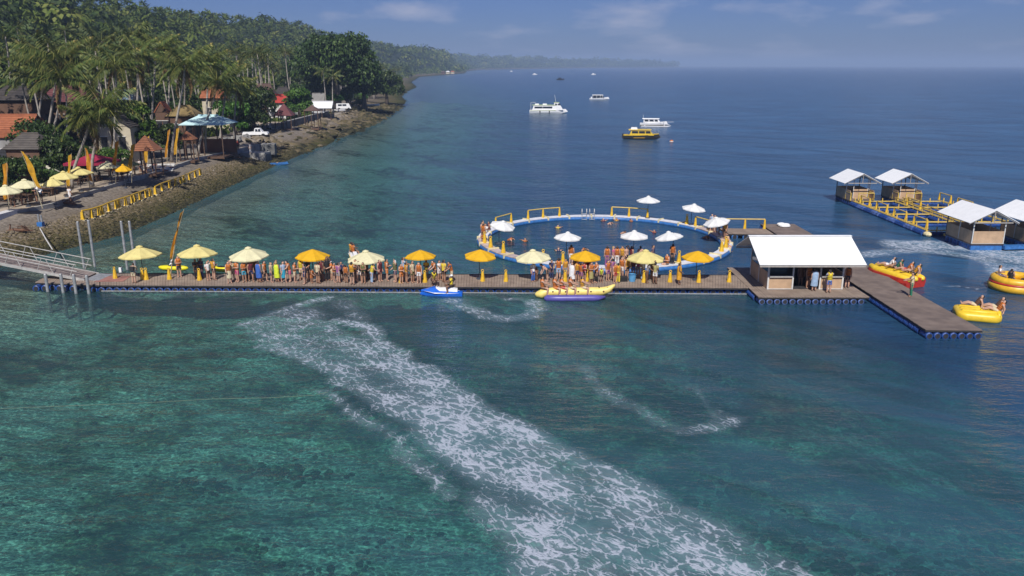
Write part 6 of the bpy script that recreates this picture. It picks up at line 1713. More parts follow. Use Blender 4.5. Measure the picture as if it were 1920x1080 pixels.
def table_set(x, y, rz, label):
    r = thing('picnic_table', label, 'table', (x, y, GZ), rz, 'dark timber tables under the resort parasols')
    q = MB(); q.box((0, 0, .74), (1.5, .8, .05)); q.build('table_top', M_wood, r)
    for s in (-1, 1):
        q = MB(); q.box((s * .6, 0, .36), (.08, .6, .72)); q.build('leg', M_wood, r)
        q = MB(); q.box((0, s * .75, .43), (1.5, .28, .05)); q.build('bench', M_wood, r)
        for e_ in (-1, 1): q = MB(); q.box((e_ * .6, s * .75, .2), (.07, .24, .41)); q.build('bench_leg', M_wood, r)
tl = ['at the left edge under the pale parasol', 'under the parasol behind the leaning amber banner', 'in deep shade left of the man in white', 'under the cream yellow parasol by the palms', 'between the palms and the orange banner', 'under the pale parasol before the crimson tent', 'under the olive parasol', 'left of the orange thatch hut']
for (px, py), l_ in zip(((20, 384), (60, 378), (100, 366), (150, 345), (185, 340), (205, 330), (235, 326), (250, 318)), tl):
    p = at(px, py, GZ); table_set(p.x - .6, p.y, rnd.uniform(-.3, .5), 'dark timber picnic table ' + l_)
for (px, py), sh, l_ in (((28, 388), 'grey', 'grey shirted guest seated under the pale parasol at the left edge'), ((42, 384), 'black', 'black shirted guest beside the leaning amber banner'), ((70, 378), 'navy', 'navy shirted guest right of the leaning amber banner'), ((78, 380), 'pale blue', 'pale blue shirted guest right of the leaning amber banner'),
                     ((222, 337), 'navy', 'navy shirted guest below the olive parasol'), ((230, 336), 'blue', 'blue shirted guest below the olive parasol'), ((240, 334), 'white', 'white shirted guest below the olive parasol'), ((268, 330), 'grey', 'grey shirted guest left of the paved ramp'), ((274, 325), 'black', 'black shirted guest left of the paved ramp'), ((264, 322), 'white', 'white shirted guest by the thatch hut')):
    person(at(px, py, GZ), rnd.uniform(-2, 2), rnd.choice(('stand', 'fold', 'lean')), shirt=sh, bottom='black', skin=1, label=l_, group='guests at the beach resort')
p = slope_pt(133, 381); person(p + Vector((0, 0, .02)), 2.7, 'walk', shirt='white', bottom='white', skin=1, h=1.75, label='man in white shirt walking on the stones below the resort')
p = at(470, 287, 1.92); person(p, -.5, 'stand', shirt='white', bottom='white', bt='trousers', skin=1, label='man all in white standing on the concrete block')
p = at(447, 281, GZ); person(p, .8, 'stand', shirt='red', bottom='black', skin=1, label='person in red shirt at the far end of the path')
# crimson tent
t = at(172, 288, GZ + 3.3); r = thing('tent', 'wide crimson pavilion tent among the palms', 'tent', (t.x, t.y, GZ), .1)
W, Dp = 2.7, 1.9
q = MB(); ring_ = [(-W, -Dp, 2.35), (W, -Dp, 2.35), (W, Dp, 2.35), (-W, Dp, 2.35)]; mid_ = [(x * .52, y * .52, 2.75) for x, y, z in ring_]
q.loft([ring_, mid_, [(x * .1, y * .1, 3.25) for x, y, z in ring_]]); q.loft([[(x, y, 2.05) for x, y, z in ring_], ring_], False); q.build('canopy', mat('crimson_canvas', (.32, .012, .05), .7, .08, trans=.15), r)
for x in (-W + .1, W - .1):
    for y in (-Dp + .1, Dp - .1): q = MB(); q.bar((x, y, 0), (x, y, 2.35), .05, 6); q.build('pole', M_pole, r)

# ------------------------------------------------------------------ houses
M_roof = {k: mat('roof_' + k, c, .85, .18, 1.2, rgb2=c2) for k, c, c2 in (('orange_tile', (.38, .13, .055), (.26, .085, .04)), ('maroon', (.14, .045, .045), (.10, .03, .035)), ('dark', (.060, .050, .045), (.035, .03, .03)), ('grey_thatch', (.12, .105, .09), (.07, .06, .055)),
          ('sky_metal', (.38, .52, .62), (.30, .42, .54)), ('brown', (.12, .07, .055), (.075, .045, .04)), ('red', (.46, .05, .04), (.36, .04, .03)), ('thatch', (.30, .22, .09), (.20, .14, .055)), ('orange_thatch', (.30, .12, .06), (.20, .08, .04)), ('grey', (.30, .29, .27), (.22, .21, .2)), ('white', (.72, .72, .72), (.62, .63, .65)), ('turquoise', (.58, .74, .74), (.40, .62, .66)))}
M_wall = {k: mat('wall_' + k, c, .85, .12, .8) for k, c in (('cream', (.52, .46, .34)), ('white', (.60, .58, .54)), ('brick', (.20, .085, .05)), ('brown', (.12, .065, .04)), ('grey', (.26, .25, .24)))}
def house(pxl, pxr, pyr, pye, Y, roof, wall, label, style='hip', depth=None, rz=0.0, courses=True, open_=False):
    a, b = aty(pxl, pye, Y), aty(pxr, pye, Y)
    w = (b - a).length; d = depth or w * .8; ez = (a.z + b.z) / 2
    rzz = max(ez + .5, aty((pxl + pxr) / 2, pyr, Y + d / 2).z)
    cx, cy = (a.x + b.x) / 2, Y + d / 2
    gz = land_z(cx, cy) - .1
    if ez - gz < 2.2: ez = gz + 2.2
    rzz = max(rzz, ez + .6)
    r = thing('house' if not open_ else 'pavilion', label, 'house' if not open_ else 'pavilion', (cx, cy, gz), rz)
    e, t = ez - gz, rzz - gz
    hw, hd = w / 2, d / 2
    rl = hw * .45 if style == 'hip' else (hw if style == 'gable' else .05)
    R0, R1 = (-rl, 0, t), (rl, 0, t)
    m = M_roof[roof]
    if style == 'gable2': R0, R1 = (0, -hd, t), (0, hd, t)
    faces = [[(-hw, -hd, e), (hw, -hd, e), R1, R0], [(hw, hd, e), (-hw, hd, e), R0, R1]] if style != 'gable2' else [[(-hw, hd, e), (-hw, -hd, e), R0, R1], [(hw, -hd, e), (hw, hd, e), R1, R0]]
    if style in ('hip', 'cone'): faces += [[(hw, -hd, e), (hw, hd, e), R1], [(-hw, hd, e), (-hw, -hd, e), R0]]
    for f in faces:
        q = MB(); q.slab(f, .12); q.build('roof_slope', m, r)
        if courses and len(f) == 4:
            n = 9
            A_, B_, C_, D_ = [Vector(v) for v in f]
            nr = (B_ - A_).cross(C_ - A_).normalized()
            if nr.z < 0: nr = -nr
            q = MB()
            for k in range(n):
                u = k / n; p_, s_ = A_.lerp(D_, u) + nr * .03, B_.lerp(C_, u) + nr * .03
                q.beam(p_, s_, .10, .06)
            tag(q.build('tile_course', m, r), kind='stuff')
    if style in ('hip', 'gable') and rl > .2:
        q = MB(); q.beam((R0[0], 0, t + .04), (R1[0], 0, t + .04), .3, .16); q.build('ridge', m, r)
    iw, id_ = hw * .86, hd * .86
    if open_:
        for x in (-iw, 0, iw):
            for y in (-id_, id_): q = MB(); q.box((x, y, e / 2), (.14, .14, e)); q.build('post', M_wood, r)
        q = MB(); q.box((0, 0, .2), (iw * 2, id_ * 2, .3)); q.build('floor', M_wall['brown'], r)
        if style != 'cone' or w > 4.5:
            q = MB(); q.box((0, id_ - .1, e * .26), (iw * 2, .1, e * .46)); q.build('back_wall', M_wall[wall], r)
    else:
        q = MB(); q.box((0, 0, e / 2 + .02), (iw * 2, id_ * 2, e + .1)); q.build('wall', M_wall[wall], r)
        nw = max(2, int(iw * 2 / 2.4))
        for k in range(nw):
            x = -iw + (k + .5) * iw * 2 / nw
            q = MB(); q.box((x, -id_ - .03, e * .5), (1.0, .08, e * .42)); fo = q.build('window' if k != nw // 2 else 'door', M_dark, r)
            q2 = MB(); q2.box((x, -id_ - .06, e * .72 + .06), (1.2, .08, .1)); q2.build('frame', M_post, fo)
        for k in range(2):
            q = MB(); q.box((iw + .03, (-.4 + .8 * k) * id_, e * .5), (.08, 1.0, e * .42)); q.build('window', M_dark, r)
        if style in ('gable', 'gable2'):
            q = MB()
            if style == 'gable2': q.add([(-iw, -id_, e), (iw, -id_, e), (0, -id_, t - .25)], [(0, 1, 2)])
            else: q.add([(iw, -id_, e), (iw, id_, e), (iw, 0, t - .25)], [(0, 1, 2)])
            q.build('gable_wall', M_wall[wall], r)
    return r
house(-34, 62, 161, 188, 132, 'dark', 'brown', 'house with a wide dark roof at the left edge behind the palms')
house(56, 160, 160, 191, 142, 'maroon', 'brown', 'house with a broad maroon hipped roof behind the paired palms', depth=9)
house(-24, 50, 215, 246, 106, 'orange_tile', 'grey', 'house with an orange tile roof at the left edge', 'gable', depth=6)
house(-20, 38, 245, 258, 100, 'orange_tile', 'grey', 'lean to with orange tiles just below the orange tile house', 'gable', depth=4)
house(2, 74, 250, 280, 96, 'grey_thatch', 'brown', 'hut with a low grey thatch roof behind the hedge', depth=5)
house(203, 248, 169, 187, 160, 'sky_metal', 'white', 'house with a pale blue metal roof seen between palms', 'gable')
house(166, 246, 208, 238, 118, 'dark', 'cream', 'cream walled house with a dark gable facing the sea', 'gable2', depth=7)
house(372, 428, 160, 184, 172, 'orange_tile', 'cream', 'house with an orange tile roof high among the palms', 'gable', depth=8)
house(288, 316, 190, 211, 150, 'orange_tile', 'brown', 'small house with an orange tile roof left of the leaning palm', 'gable2')
house(310, 366, 198, 218, 146, 'thatch', 'brown', 'house with a golden thatch roof behind the turquoise pavilion')
house(334, 418, 216, 234, 124, 'turquoise', 'brick', 'open pavilion with a shining turquoise white roof', 'hip', depth=7, open_=True, courses=False)
house(464, 518, 157, 190, 212, 'brown', 'brown', 'house with a steep brown roof behind the dark bushes')
house(510, 545, 163, 180, 240, 'dark', 'brown', 'small dark roofed house behind the bright green tree')
house(499, 536, 177, 193, 204, 'red', 'white', 'house with a bright red roof left of the bright green tree', 'gable', depth=7)
house(512, 547, 194, 217, 176, 'maroon', 'brown', 'red brown pagoda pavilion above the sea wall', 'cone', open_=True, courses=False)
house(568, 597, 197, 208, 186, 'brown', 'brown', 'little brown pavilion right of the red brown pagoda', 'cone', open_=True, courses=False)
house(584, 608, 175, 192, 232, 'grey', 'grey', 'shed with a grey roof below the great tree', 'gable')
house(583, 622, 190, 203, 212, 'white', 'grey', 'open shed with a white awning roof beside the great tree', 'gable', open_=True, courses=False)
house(243, 290, 254, 283, 103, 'orange_thatch', 'brown', 'open hut with a pointed orange thatch roof by the banners', 'cone', open_=True)
house(332, 362, 246, 262, 118, 'orange_thatch', 'brick', 'open hut with a red brown thatch roof beside the far banners', 'cone', open_=True)
house(-40, 30, 320, 332, 84, 'brown', 'brown', 'low brown roof at the left edge behind the hedge')
# boundary fence of dark red boards
a, b = at(236, 265, GZ), at(335, 257, GZ)
r = thing('board_fence', 'dark red board fence behind the banners and palms', 'fence', a, math.atan2(b.y - a.y, b.x - a.x)); L_ = (b - a).length; n = int(L_ / .55)
for k in range(n): q = MB(); q.box((L_ * (k + .5) / n, rnd.uniform(-.02, .02), 1.0), (L_ / n * .94, .05, 2.0 + rnd.uniform(-.05, .05))); q.build('board', M_wall['brick'], r)
for z in (.4, 1.6): q = MB(); q.beam((0, .08, z), (L_, .08, z), .06, .1); q.build('fence_rail', M_wood, r)
q = MB(); a, b = at(168, 283, GZ), at(228, 279, GZ); q.beam((a.x, a.y, GZ + .3), (b.x, b.y, GZ + .3), .3, .8); o = q.build('garden_wall', M_wall['cream']); tag(o, 'low cream garden wall behind the crimson tent', 'wall')
# vehicles and hauled-out boats
p = at(480, 257, GZ); r = thing('pickup_truck', 'white pickup truck parked at the end of the path', 'truck', p, .1)
q = MB(); q.loft([[(x, -.85, z0), (x, .85, z0), (x, .8, z1), (x, -.8, z1)] for x, z0, z1 in ((-2.4, .5, 1.05), (.2, .5, 1.05), (2.3, .5, 1.0), (2.45, .55, .8))]); q.build('body', M_gel, r)
q = MB(); cabin(q, -.2, 1.5, 1.6, 1.0, 1.75, .2, .6, .88); q.build('cab', M_gel, r)
windows(r, ((.1, .6), (.65, 1.15)), .80, 1.1, 1.6, slope=.06, rake=.12)
for x in (-1.5, 1.6):
    for y in (-.8, .8): q = MB(); q.path([(x, y - .12, .38), (x, y + .12, .38)], .38, 12); q.build('wheel', M_black, r)
p = at(645, 206, GZ); r = thing('van', 'white van parked below the great tree', 'van', p, .2)
q = MB(); cabin(q, -2.4, 2.3, 1.8, .45, 2.0, .1, .7, .9); q.build('body', M_gel, r); windows(r, ((-1.8, -.6), (-.4, .8)), .88, 1.25, 1.8, slope=.04)
q = MB(); q.slab([(2.1, -.75, 1.15), (2.1, .75, 1.15), (1.7, .7, 1.85), (1.7, -.7, 1.85)], .03); q.build('windscreen', M_win, r)
for x in (-1.5, 1.5):
    for y in (-.85, .85): q = MB(); q.path([(x, y - .1, .36), (x, y + .1, .36)], .36, 12); q.build('wheel', M_black, r)
for px, py, L, l_ in ((700, 199, 4.5, 'white dinghy hauled up on the far sand'), (636, 209, 4.2, 'white skiff lying on the rocks by the van'), (553, 226, 4.0, 'upturned pale skiff on top of the sea wall'), (598, 223, 3.2, 'small white dinghy beside the sea wall coping')):
    p = at(px, py, 2.4); p.z = max(2.3, land_z(p.x, p.y)) + (1.45 if 545 < px < 600 else .1); r = thing('dinghy', l_, 'boat', p, rnd.uniform(-.4, .4), 'small boats pulled up on the shore'); hull(r, L, 1.4, .6, M_gel, draft=.05); q = MB(); q.box((0, 0, .66), (.3, 1.1, .05)); q.build('thwart', M_tan, r)
# far houses along the bay
for i, (px, py, c) in enumerate(((843, 139.5, 'brown'), (852, 138.8, 'white'), (861, 138.6, 'orange_tile'), (876, 130.5, 'red'), (887, 129.6, 'white'), (898, 129, 'grey'), (915, 127.8, 'white'), (932, 127.2, 'grey'), (951, 127, 'brown'), (966, 126.6, 'orange_tile'), (981, 126.6, 'white'), (994, 126.4, 'grey'), (1010, 126.2, 'white'), (1046, 126, 'red'))):
    p = at(px, py, 2.0); k = p.y / 1500.0
    w = 6 * max(1, k * .75); q = thing('far_house', 'tiny %s roofed house on the far bay shore, number %d from the nearest' % (c.replace('_', ' '), i + 1) if False else 'tiny %s roofed house on the far bay, %s' % (c.replace('_tile', ''), ('at the rocky point', 'just beyond the rocky point', 'before the bare sand spit', 'at the start of the long bay', 'second along the long bay', 'third along the long bay', 'fourth along the long bay', 'fifth along the long bay', 'sixth along the long bay', 'left of the far white boat', 'above the far white boat', 'left of the ferry mast line', 'right of the ferry mast line', 'last before the bare coast')[i]), 'house', (p.x - 14 * k, p.y + 25, 1.8), 0, 'tiny houses along the far bay')
    b = MB(); b.box((0, 0, 1.6 * max(1, k * .7)), (w, w * .7, 3.2 * max(1, k * .7))); b.build('wall', M_wall['cream' if i % 3 else 'brown'], q)
    h0 = 3.2 * max(1, k * .7); b = MB(); b.loft([[(-w * .6, -w * .45, h0), (w * .6, -w * .45, h0), (w * .6, w * .45, h0), (-w * .6, w * .45, h0)], [(-w * .25, -.1, h0 * 1.6), (w * .25, -.1, h0 * 1.6), (w * .25, .1, h0 * 1.6), (-w * .25, .1, h0 * 1.6)]]); b.build('roof', M_roof[c], q)
# ------------------------------------------------------------------ palms, trees, the wooded hill
M_frond = tint_mat('palm_frond', [(0, (.032, .055, .018)), (.4, (.068, .100, .028)), (.75, (.16, .17, .045)), (1, (.30, .25, .08))], .55, .25, .22)
M_dead = tint_mat('dry_frond', [(0, (.12, .075, .03)), (1, (.26, .17, .07))], .9)
M_trunk = mat('palm_trunk', (.40, .36, .31), .9, rgb2=(.25, .22, .19), scale=3.0, bump=.4)
M_bark = mat('bark', (.14, .11, .085), .95, rgb2=(.07, .055, .045), scale=2.0, bump=.5)
M_leaf = tint_mat('broad_leaf', [(0, (.018, .034, .010)), (.45, (.042, .075, .018)), (.8, (.085, .13, .030)), (1, (.14, .18, .05))], .5, .25, .2)
M_leafb = tint_mat('bright_leaf', [(0, (.03, .07, .012)), (.45, (.065, .145, .02)), (.8, (.12, .22, .035)), (1, (.18, .27, .05))], .5, .3, .1)
M_hill = tint_mat('hill_foliage', [(0, (.022, .042, .009)), (.4, (.065, .102, .016)), (.75, (.13, .165, .026)), (1, (.21, .22, .05))], .7, .2)
M_nut = mat('coconut', (.16, .13, .04), .7, .2)
def frond_arr(L, droop, seed, n=26, rise=.25, dry=0.0, lw=.075):
    """one feather frond along +x: rib and leaflets; returns verts, faces, tints"""
    g = random.Random(seed); V, Fc, T = [], [], []
    P = []
    for k in range(n + 1):
        t = k / n
        x = L * (t - .16 * droop * t ** 2.4); z = L * (rise * t - droop * .55 * t ** 2.1)
        P.append(Vector((x, .12 * L * math.sin(t * 1.2) * (seed % 3 - 1) * .4, z)))
    for k in range(n):
        a, b = P[k], P[k + 1]; r0, r1 = .045 * (1 - k / n) + .008, .045 * (1 - (k + 1) / n) + .008
        i = len(V); V += [(a.x, a.y - r0, a.z), (a.x, a.y + r0, a.z), (b.x, b.y + r1, b.z), (b.x, b.y - r1, b.z)]
        Fc.append((i, i + 1, i + 2, i + 3)); T.append(.75)
        if k < 2: continue
        t = k / n
        ll = L * .24 * math.sin(min(1, .15 + t * .9) * math.pi) ** .6 + .12
        for s in (-1, 1):
            d = Vector((.55 + .3 * t, s * (1.0 - .25 * t), -.55 - .45 * g.random() - dry * .6)).normalized()
            m = a.lerp(b, g.random())
            w = Vector((lw, 0, .015)); tip = m + d * ll * g.uniform(.85, 1.1) + Vector((0, 0, -.12 * ll)); mid = m + d * ll * .5
            i = len(V); V += [tuple(m), tuple(mid + w), tuple(tip), tuple(mid - w)]
            Fc.append((i, i + 1, i + 2, i + 3)); T.append(min(1, max(0, .42 + g.gauss(0, .16) + .25 * (t > .85))))
    return V, Fc, T
def tint_mesh(name, V, Fc, T, mats):
    me = bpy.data.meshes.new(name); me.from_pydata(V, [], Fc)
    a = me.attributes.new('tint', 'FLOAT', 'FACE'); a.data.foreach_set('value', np.array(T, dtype=np.float32))
    for m in mats: me.materials.append(m)
    me.update(); return me
M_frondl = tint_mat('painted_sunlit_frond', [(0, (.05, .08, .022)), (.4, (.105, .145, .036)), (.75, (.24, .24, .06)), (1, (.42, .34, .11))], .5, .25, .15)  # lighter copy of the palm frond greens, sunlight painted into the colour
FROND = [tint_mesh('frond', *frond_arr(4.3, d, i, rise=r), [M_frondl]) for i, (d, r) in enumerate(((.55, .55), (.85, .5), (1.1, .35), (.95, .15), (.7, .75), (1.25, .2)))]
DRY = [tint_mesh('dry_frond', *frond_arr(3.6, 1.3, 31 + i, rise=-.25, dry=.8), [M_dead]) for i in range(2)]
_nut = MB()
for k in range(9): _nut.ball((.3 * math.cos(k * 2.1), .3 * math.sin(k * 2.1), -.25 - .12 * (k % 3)), .14, 6, 4)
NUTS = _nut.mesh('coconuts', [M_nut])
def palm_trunk(H, lean, r=.19, seed=0, m=None):
    g = random.Random(seed); mb = MB(); n = 12; pts, rs = [], []
    bx, by = g.uniform(-.25, .25), g.uniform(-.3, .3)
    for k in range(n + 1):
        t = k / n
        s = t * t * (3 - 2 * t) * .6 + t * .4
        pts.append((lean[0] * s + bx * math.sin(t * math.pi), lean[1] * s + by * math.sin(t * math.pi), H * t))
        rs.append(r * (1.5 if k == 0 else 1.1 if k == 1 else 1 - .38 * t) * (1 + .03 * (k % 2)))
    mb.path(pts, rs, 8)
    return mb, Vector(pts[-1])
def big_palm(base, top, label, nf=21, sc=1.0, dry=2, seed=0):
    g = random.Random(seed + 400)
    r = thing('palm_tree', label, 'palm tree', base, 0, 'tall coconut palms along the resort path')
    mb, tp = palm_trunk(top.z - base.z, (top.x - base.x, top.y - base.y), .20, seed)
    mb.build('trunk', M_trunk, r, smooth=True)
    for k in range(nf):
        up = k / nf
        a = k * 2.399 + g.uniform(-.2, .2)
        mi = (4, 0, 1, 2, 3, 5)[min(5, int(up * 6))]
        place('frond', FROND[mi], r, tp, (g.uniform(-.25, .25), g.uniform(-.12, .12) + (.35 * (up - .5)), a), sc * g.uniform(.85, 1.1))
    for k in range(dry):
        place('dry_frond', DRY[k % 2], r, tp - Vector((0, 0, .2)), (0, g.uniform(.3, .7), g.uniform(0, 6.3)), sc * .9)
    place('coconuts', NUTS, r, tp)
    return r
FP = [((62, 292), (81, 112), 1.5, 'thick leaning coconut palm left of the paired trunks'), ((88, 306), (106, 108), 1.4, 'pale trunked palm, left of the crossing pair'), ((84, 312), (113, 146), 1.3, 'darker trunked palm, right of the crossing pair'),
      ((134, 352), (168, 222), .95, 'short palm leaning right behind the man in white'), ((173, 350), (190, 198), 1.2, 'stocky palm right of the orange banner with drooping crown'), ((213, 318), (215, 122), 1.05, 'thin straight palm behind the crimson tent'),
      ((254, 290), (255, 100), 1.1, 'straight grey palm left of the pointed thatch hut'), ((287, 282), (291, 88), 1.1, 'slim palm with a bend near its crown, right of the thatch hut'), ((317, 262), (317, 100), 1.0, 'straight palm behind the far pair of banners'),
      ((322, 304), (346, 122), 1.15, 'palm leaning right beside the far pair of banners'), ((345, 262), (346, 130), .95, 'thin palm in front of the golden thatch'), ((386, 286), (389, 118), 1.1, 'straight palm before the turquoise pavilion'),
      ((371, 292), (406, 152), 1.1, 'strongly leaning palm before the turquoise pavilion'), ((413, 282), (424, 148), 1.1, 'palm right of the turquoise pavilion, curved to the right'), ((440, 276), (443, 165), 1.0, 'last palm of the path, before the dark bushes'), ((238, 262), (243, 140), 1.0, 'palm behind the cream walled house')]
for i, (b, t, s_, l_) in enumerate(FP):
    base = at(b[0], b[1], GZ); top = aty(t[0], t[1], base.y)
    big_palm(base, top, l_, 20 + i % 4, s_, 2 + (i % 3 == 0), i)

# crowns for the palms farther back, one mesh each
def crown_mesh(seed, n=17, L=3.6):
    g = random.Random(seed); V, Fc, T = [], [], []
    for k in range(n):
        up = k / n; d = (.5, .8, 1.0, 1.2)[min(3, int(up * 4))]; rs = (.75, .5, .25, .05)[min(3, int(up * 4))]
        v, f, t = frond_arr(L * g.uniform(.85, 1.1), d, seed * 7 + k, 13, rs, lw=.13)
        M = Matrix.Rotation(k * 2.399 + g.uniform(-.2, .2), 3, 'Z') @ Matrix.Rotation(g.uniform(-.2, .2), 3, 'X')
        o = len(V); V += [tuple(M @ Vector(p)) for p in v]; Fc += [tuple(i + o for i in q) for q in f]
        sh = g.uniform(-.15, .15) + (.25 if up > .85 else 0)
        T += [min(1, max(0, x + sh)) for x in t]
    return tint_mesh('crown', V, Fc, T, [M_frond])
CROWN = [crown_mesh(50 + i, 16 + i % 3) for i in range(6)]
TRUNKS = []
for i in range(5):
    mb, tp = palm_trunk(10.0, (rnd.uniform(-1.2, 1.2), rnd.uniform(-1, 1)), .17, 70 + i); TRUNKS.append((mb.mesh('trunk', M_trunk, True), tp))
def back_palm(x, y, h, label, group, sc=1.0):
    z = land_z(x, y) - .1
    i = rnd.randrange(5); k = h / 10.0
    r = thing('palm_tree', label, 'palm tree', (x, y, z), 0, group)
    place('trunk', TRUNKS[i][0], r, (0, 0, 0), (0, 0, 0), (1, 1, k))
    tp = TRUNKS[i][1]
    place('crown', CROWN[rnd.randrange(6)], r, (tp.x, tp.y, tp.z * k), (rnd.uniform(-.12, .12), rnd.uniform(-.12, .12), rnd.uniform(0, 6.3)), sc * rnd.uniform(.85, 1.15))
    return r

# broad-leaved crowns: leaf-sized faces through lumpy volumes
def leaf_cloud(lobes, n, size, seed, shell=.55):
    g = np.random.default_rng(seed)
    lob = np.array(lobes); w = (lob[:, 3] * lob[:, 4] * lob[:, 5]) ** .67; w /= w.sum()
    idx = g.choice(len(lob), n, p=w)
    u = g.normal(size=(n, 3)); u /= np.linalg.norm(u, axis=1)[:, None]
    rad = shell + (1 - shell) * g.random(n) ** .6
    # clumps: pull leaves toward twig ends
    cl = g.normal(size=(len(lob) * 26, 3)); cl /= np.linalg.norm(cl, axis=1)[:, None]
    ci = idx * 26 + g.integers(0, 26, n)
    u = u * .42 + cl[ci] * .8; u /= np.linalg.norm(u, axis=1)[:, None]
    u[:, 2] = np.where(u[:, 2] < -.45, -u[:, 2] * .6, u[:, 2])
    pos = lob[idx, :3] + u * lob[idx, 3:6] * rad[:, None]
    nrm = u * .7 + np.array([0, 0, .5]) + g.normal(size=(n, 3)) * .55
    rot = np.stack([np.arctan2(np.hypot(nrm[:, 0], nrm[:, 1]), nrm[:, 2]) * 0 + g.normal(0, .7, n), np.arctan2(np.hypot(nrm[:, 0], nrm[:, 1]), nrm[:, 2]), np.arctan2(nrm[:, 1], nrm[:, 0])], 1)
    s = size * g.uniform(.6, 1.35, n)
    tint = np.clip(.42 + .20 * g.normal(size=n) + (np.random.default_rng(seed + 1).random(len(cl)) - .5)[ci] * .5, 0, 1)
    return xforms(pos, np.stack([s, s * .62, s], 1), rot), tint
LEAF_V = [(-.5, 0, 0), (-.1, -.5, .06), (.5, 0, -.05), (-.1, .5, .06)]; LEAF_F = [(0, 1, 2, 3)]
def lobes_for(H, Rr, seed, n=9, base=.45):
    g = random.Random(seed); out = []
    for k in range(n):
        a = k * 2.4 + g.uniform(-.4, .4); q = g.uniform(.25, .72) * Rr; z = H * (base + (1 - base) * g.uniform(.25, .85))
        r_ = Rr * g.uniform(.34, .55); out.append((q * math.cos(a), q * math.sin(a), z, r_, r_, r_ * g.uniform(.6, .85)))
    out.append((0, 0, H * .78, Rr * .6, Rr * .6, H * .24)); return out
def limb_mesh(H, Rr, seed, r=.3):
    g = random.Random(seed); mb = MB(); mb.path([(0, 0, -.2), (.1, .05, H * .25), (0, .1, H * .5)], [r * 1.5, r, r * .75], 8)
    for k in range(6):
        a = k * 1.1 + g.uniform(-.3, .3); mb.path([(0, .1, H * g.uniform(.3, .5)), (Rr * .3 * math.cos(a), Rr * .3 * math.sin(a), H * .62), (Rr * .62 * math.cos(a), Rr * .62 * math.sin(a), H * .82)], [r * .5, r * .3, r * .1], 6)
    return mb.mesh('trunk', M_bark, True)
TREES = []
for i in range(5):
    H_, R_ = (8.5, 4.2) if i < 3 else (5.5, 3.2)
    xf, ti = leaf_cloud(lobes_for(H_, R_, 90 + i), 2600, .62, 90 + i)
    TREES.append((inst_mesh('crown', LEAF_V, LEAF_F, xf, ti, [M_leaf]), limb_mesh(H_, R_, 90 + i)))
def tree(x, y, s, i, label, group=None, name='tree', cat='tree', z=None, m=None):
    r = thing(name, label, cat, (x, y, (land_z(x, y) if z is None else z) - .1), rnd.uniform(0, 6.3), group); r.scale = (s, s, s * rnd.uniform(.9, 1.1))
    place('trunk', TREES[i][1], r)
    c = place('crown', TREES[i][0], r)
    if m: c.material_slots[0].link = 'OBJECT'; c.material_slots[0].material = m
    return r
def special_tree(px, py_base, Y, H, R_, n, size, label, m, seed, nl=14, base=.35, r=.5, name='tree'):
    p = aty(px, py_base, Y); z = land_z(p.x, Y)
    t = thing(name, label, 'tree', (p.x, Y, z - .1))
    place('trunk', limb_mesh(H, R_, seed, r), t)
    xf, ti = leaf_cloud(lobes_for(H, R_, seed, nl, base), n, size, seed)
    place('crown', inst_mesh('crown', LEAF_V, LEAF_F, xf, ti, [m]), t)
special_tree(632, 190, 262, 23, 13.5, 15000, .95, 'great dark spreading tree towering over the shore sheds', M_leaf, 301, 24, .25, 1.1)
special_tree(595, 190, 285, 19, 10, 7000, .95, 'dark round tree joined to the left of the great spreading tree', M_leaf, 302, 16, .25, .8)
special_tree(683, 200, 270, 15, 7.5, 6500, .9, 'dark tree with low branches right of the great spreading tree', M_leaf, 303, 14, .2, .7)
special_tree(725, 190, 330, 13, 8, 5000, .95, 'dark tree at the rocky point right of the great tree', M_leaf, 306, 14, .15, .6)
special_tree(560, 215, 205, 8.2, 4.1, 5200, .52, 'rounded bright green tree beside the red roofed house', M_leafb, 304, 13, .2, .35)
special_tree(476, 245, 168, 9.0, 6.2, 7500, .55, 'broad dark green bushy tree above the white pickup', M_leaf, 305, 16, .05, .4)
special_tree(440, 240, 160, 7.0, 3.8, 4200, .5, 'bright lower tree left of the broad dark bushy one', M_leafb, 307, 12, .1, .35)
special_tree(75, 285, 104, 7.0, 4.4, 6000, .42, 'dense dark tree behind the paired palms', M_leaf, 308, 14, .08, .35)
special_tree(110, 300, 98, 5.4, 3.4, 5000, .38, 'dark rounded tree right behind the paired palms', M_leaf, 309, 12, .05, .3)
special_tree(265, 262, 122, 8.5, 2.6, 3600, .45, 'slim leafy tree beside the straight grey palm', M_leafb, 310, 10, .15, .3)
special_tree(312, 250, 125, 5.0, 2.8, 3000, .42, 'small leafy tree behind the far pair of banners', M_leaf, 311, 9, .1, .25)
special_tree(16, 360, 84.5, 4.6, 3.1, 6500, .30, 'thick glossy hedge bush at the left edge by the resort parasols', M_leaf, 312, 13, .0, .25, name='bush')
special_tree(58, 330, 88, 3.8, 2.6, 4500, .30, 'leafy shrub behind the leaning amber banner', M_leaf, 313, 11, .0, .2, name='bush')
special_tree(140, 300, 99, 3.4, 2.8, 3800, .32, 'leafy shrub behind the crimson tent, left', M_leaf, 314, 11, .0, .2, name='bush')
special_tree(205, 280, 108, 3.2, 2.8, 3600, .34, 'leafy shrub in front of the cream walled house', M_leafb, 315, 11, .0, .2, name='bush')
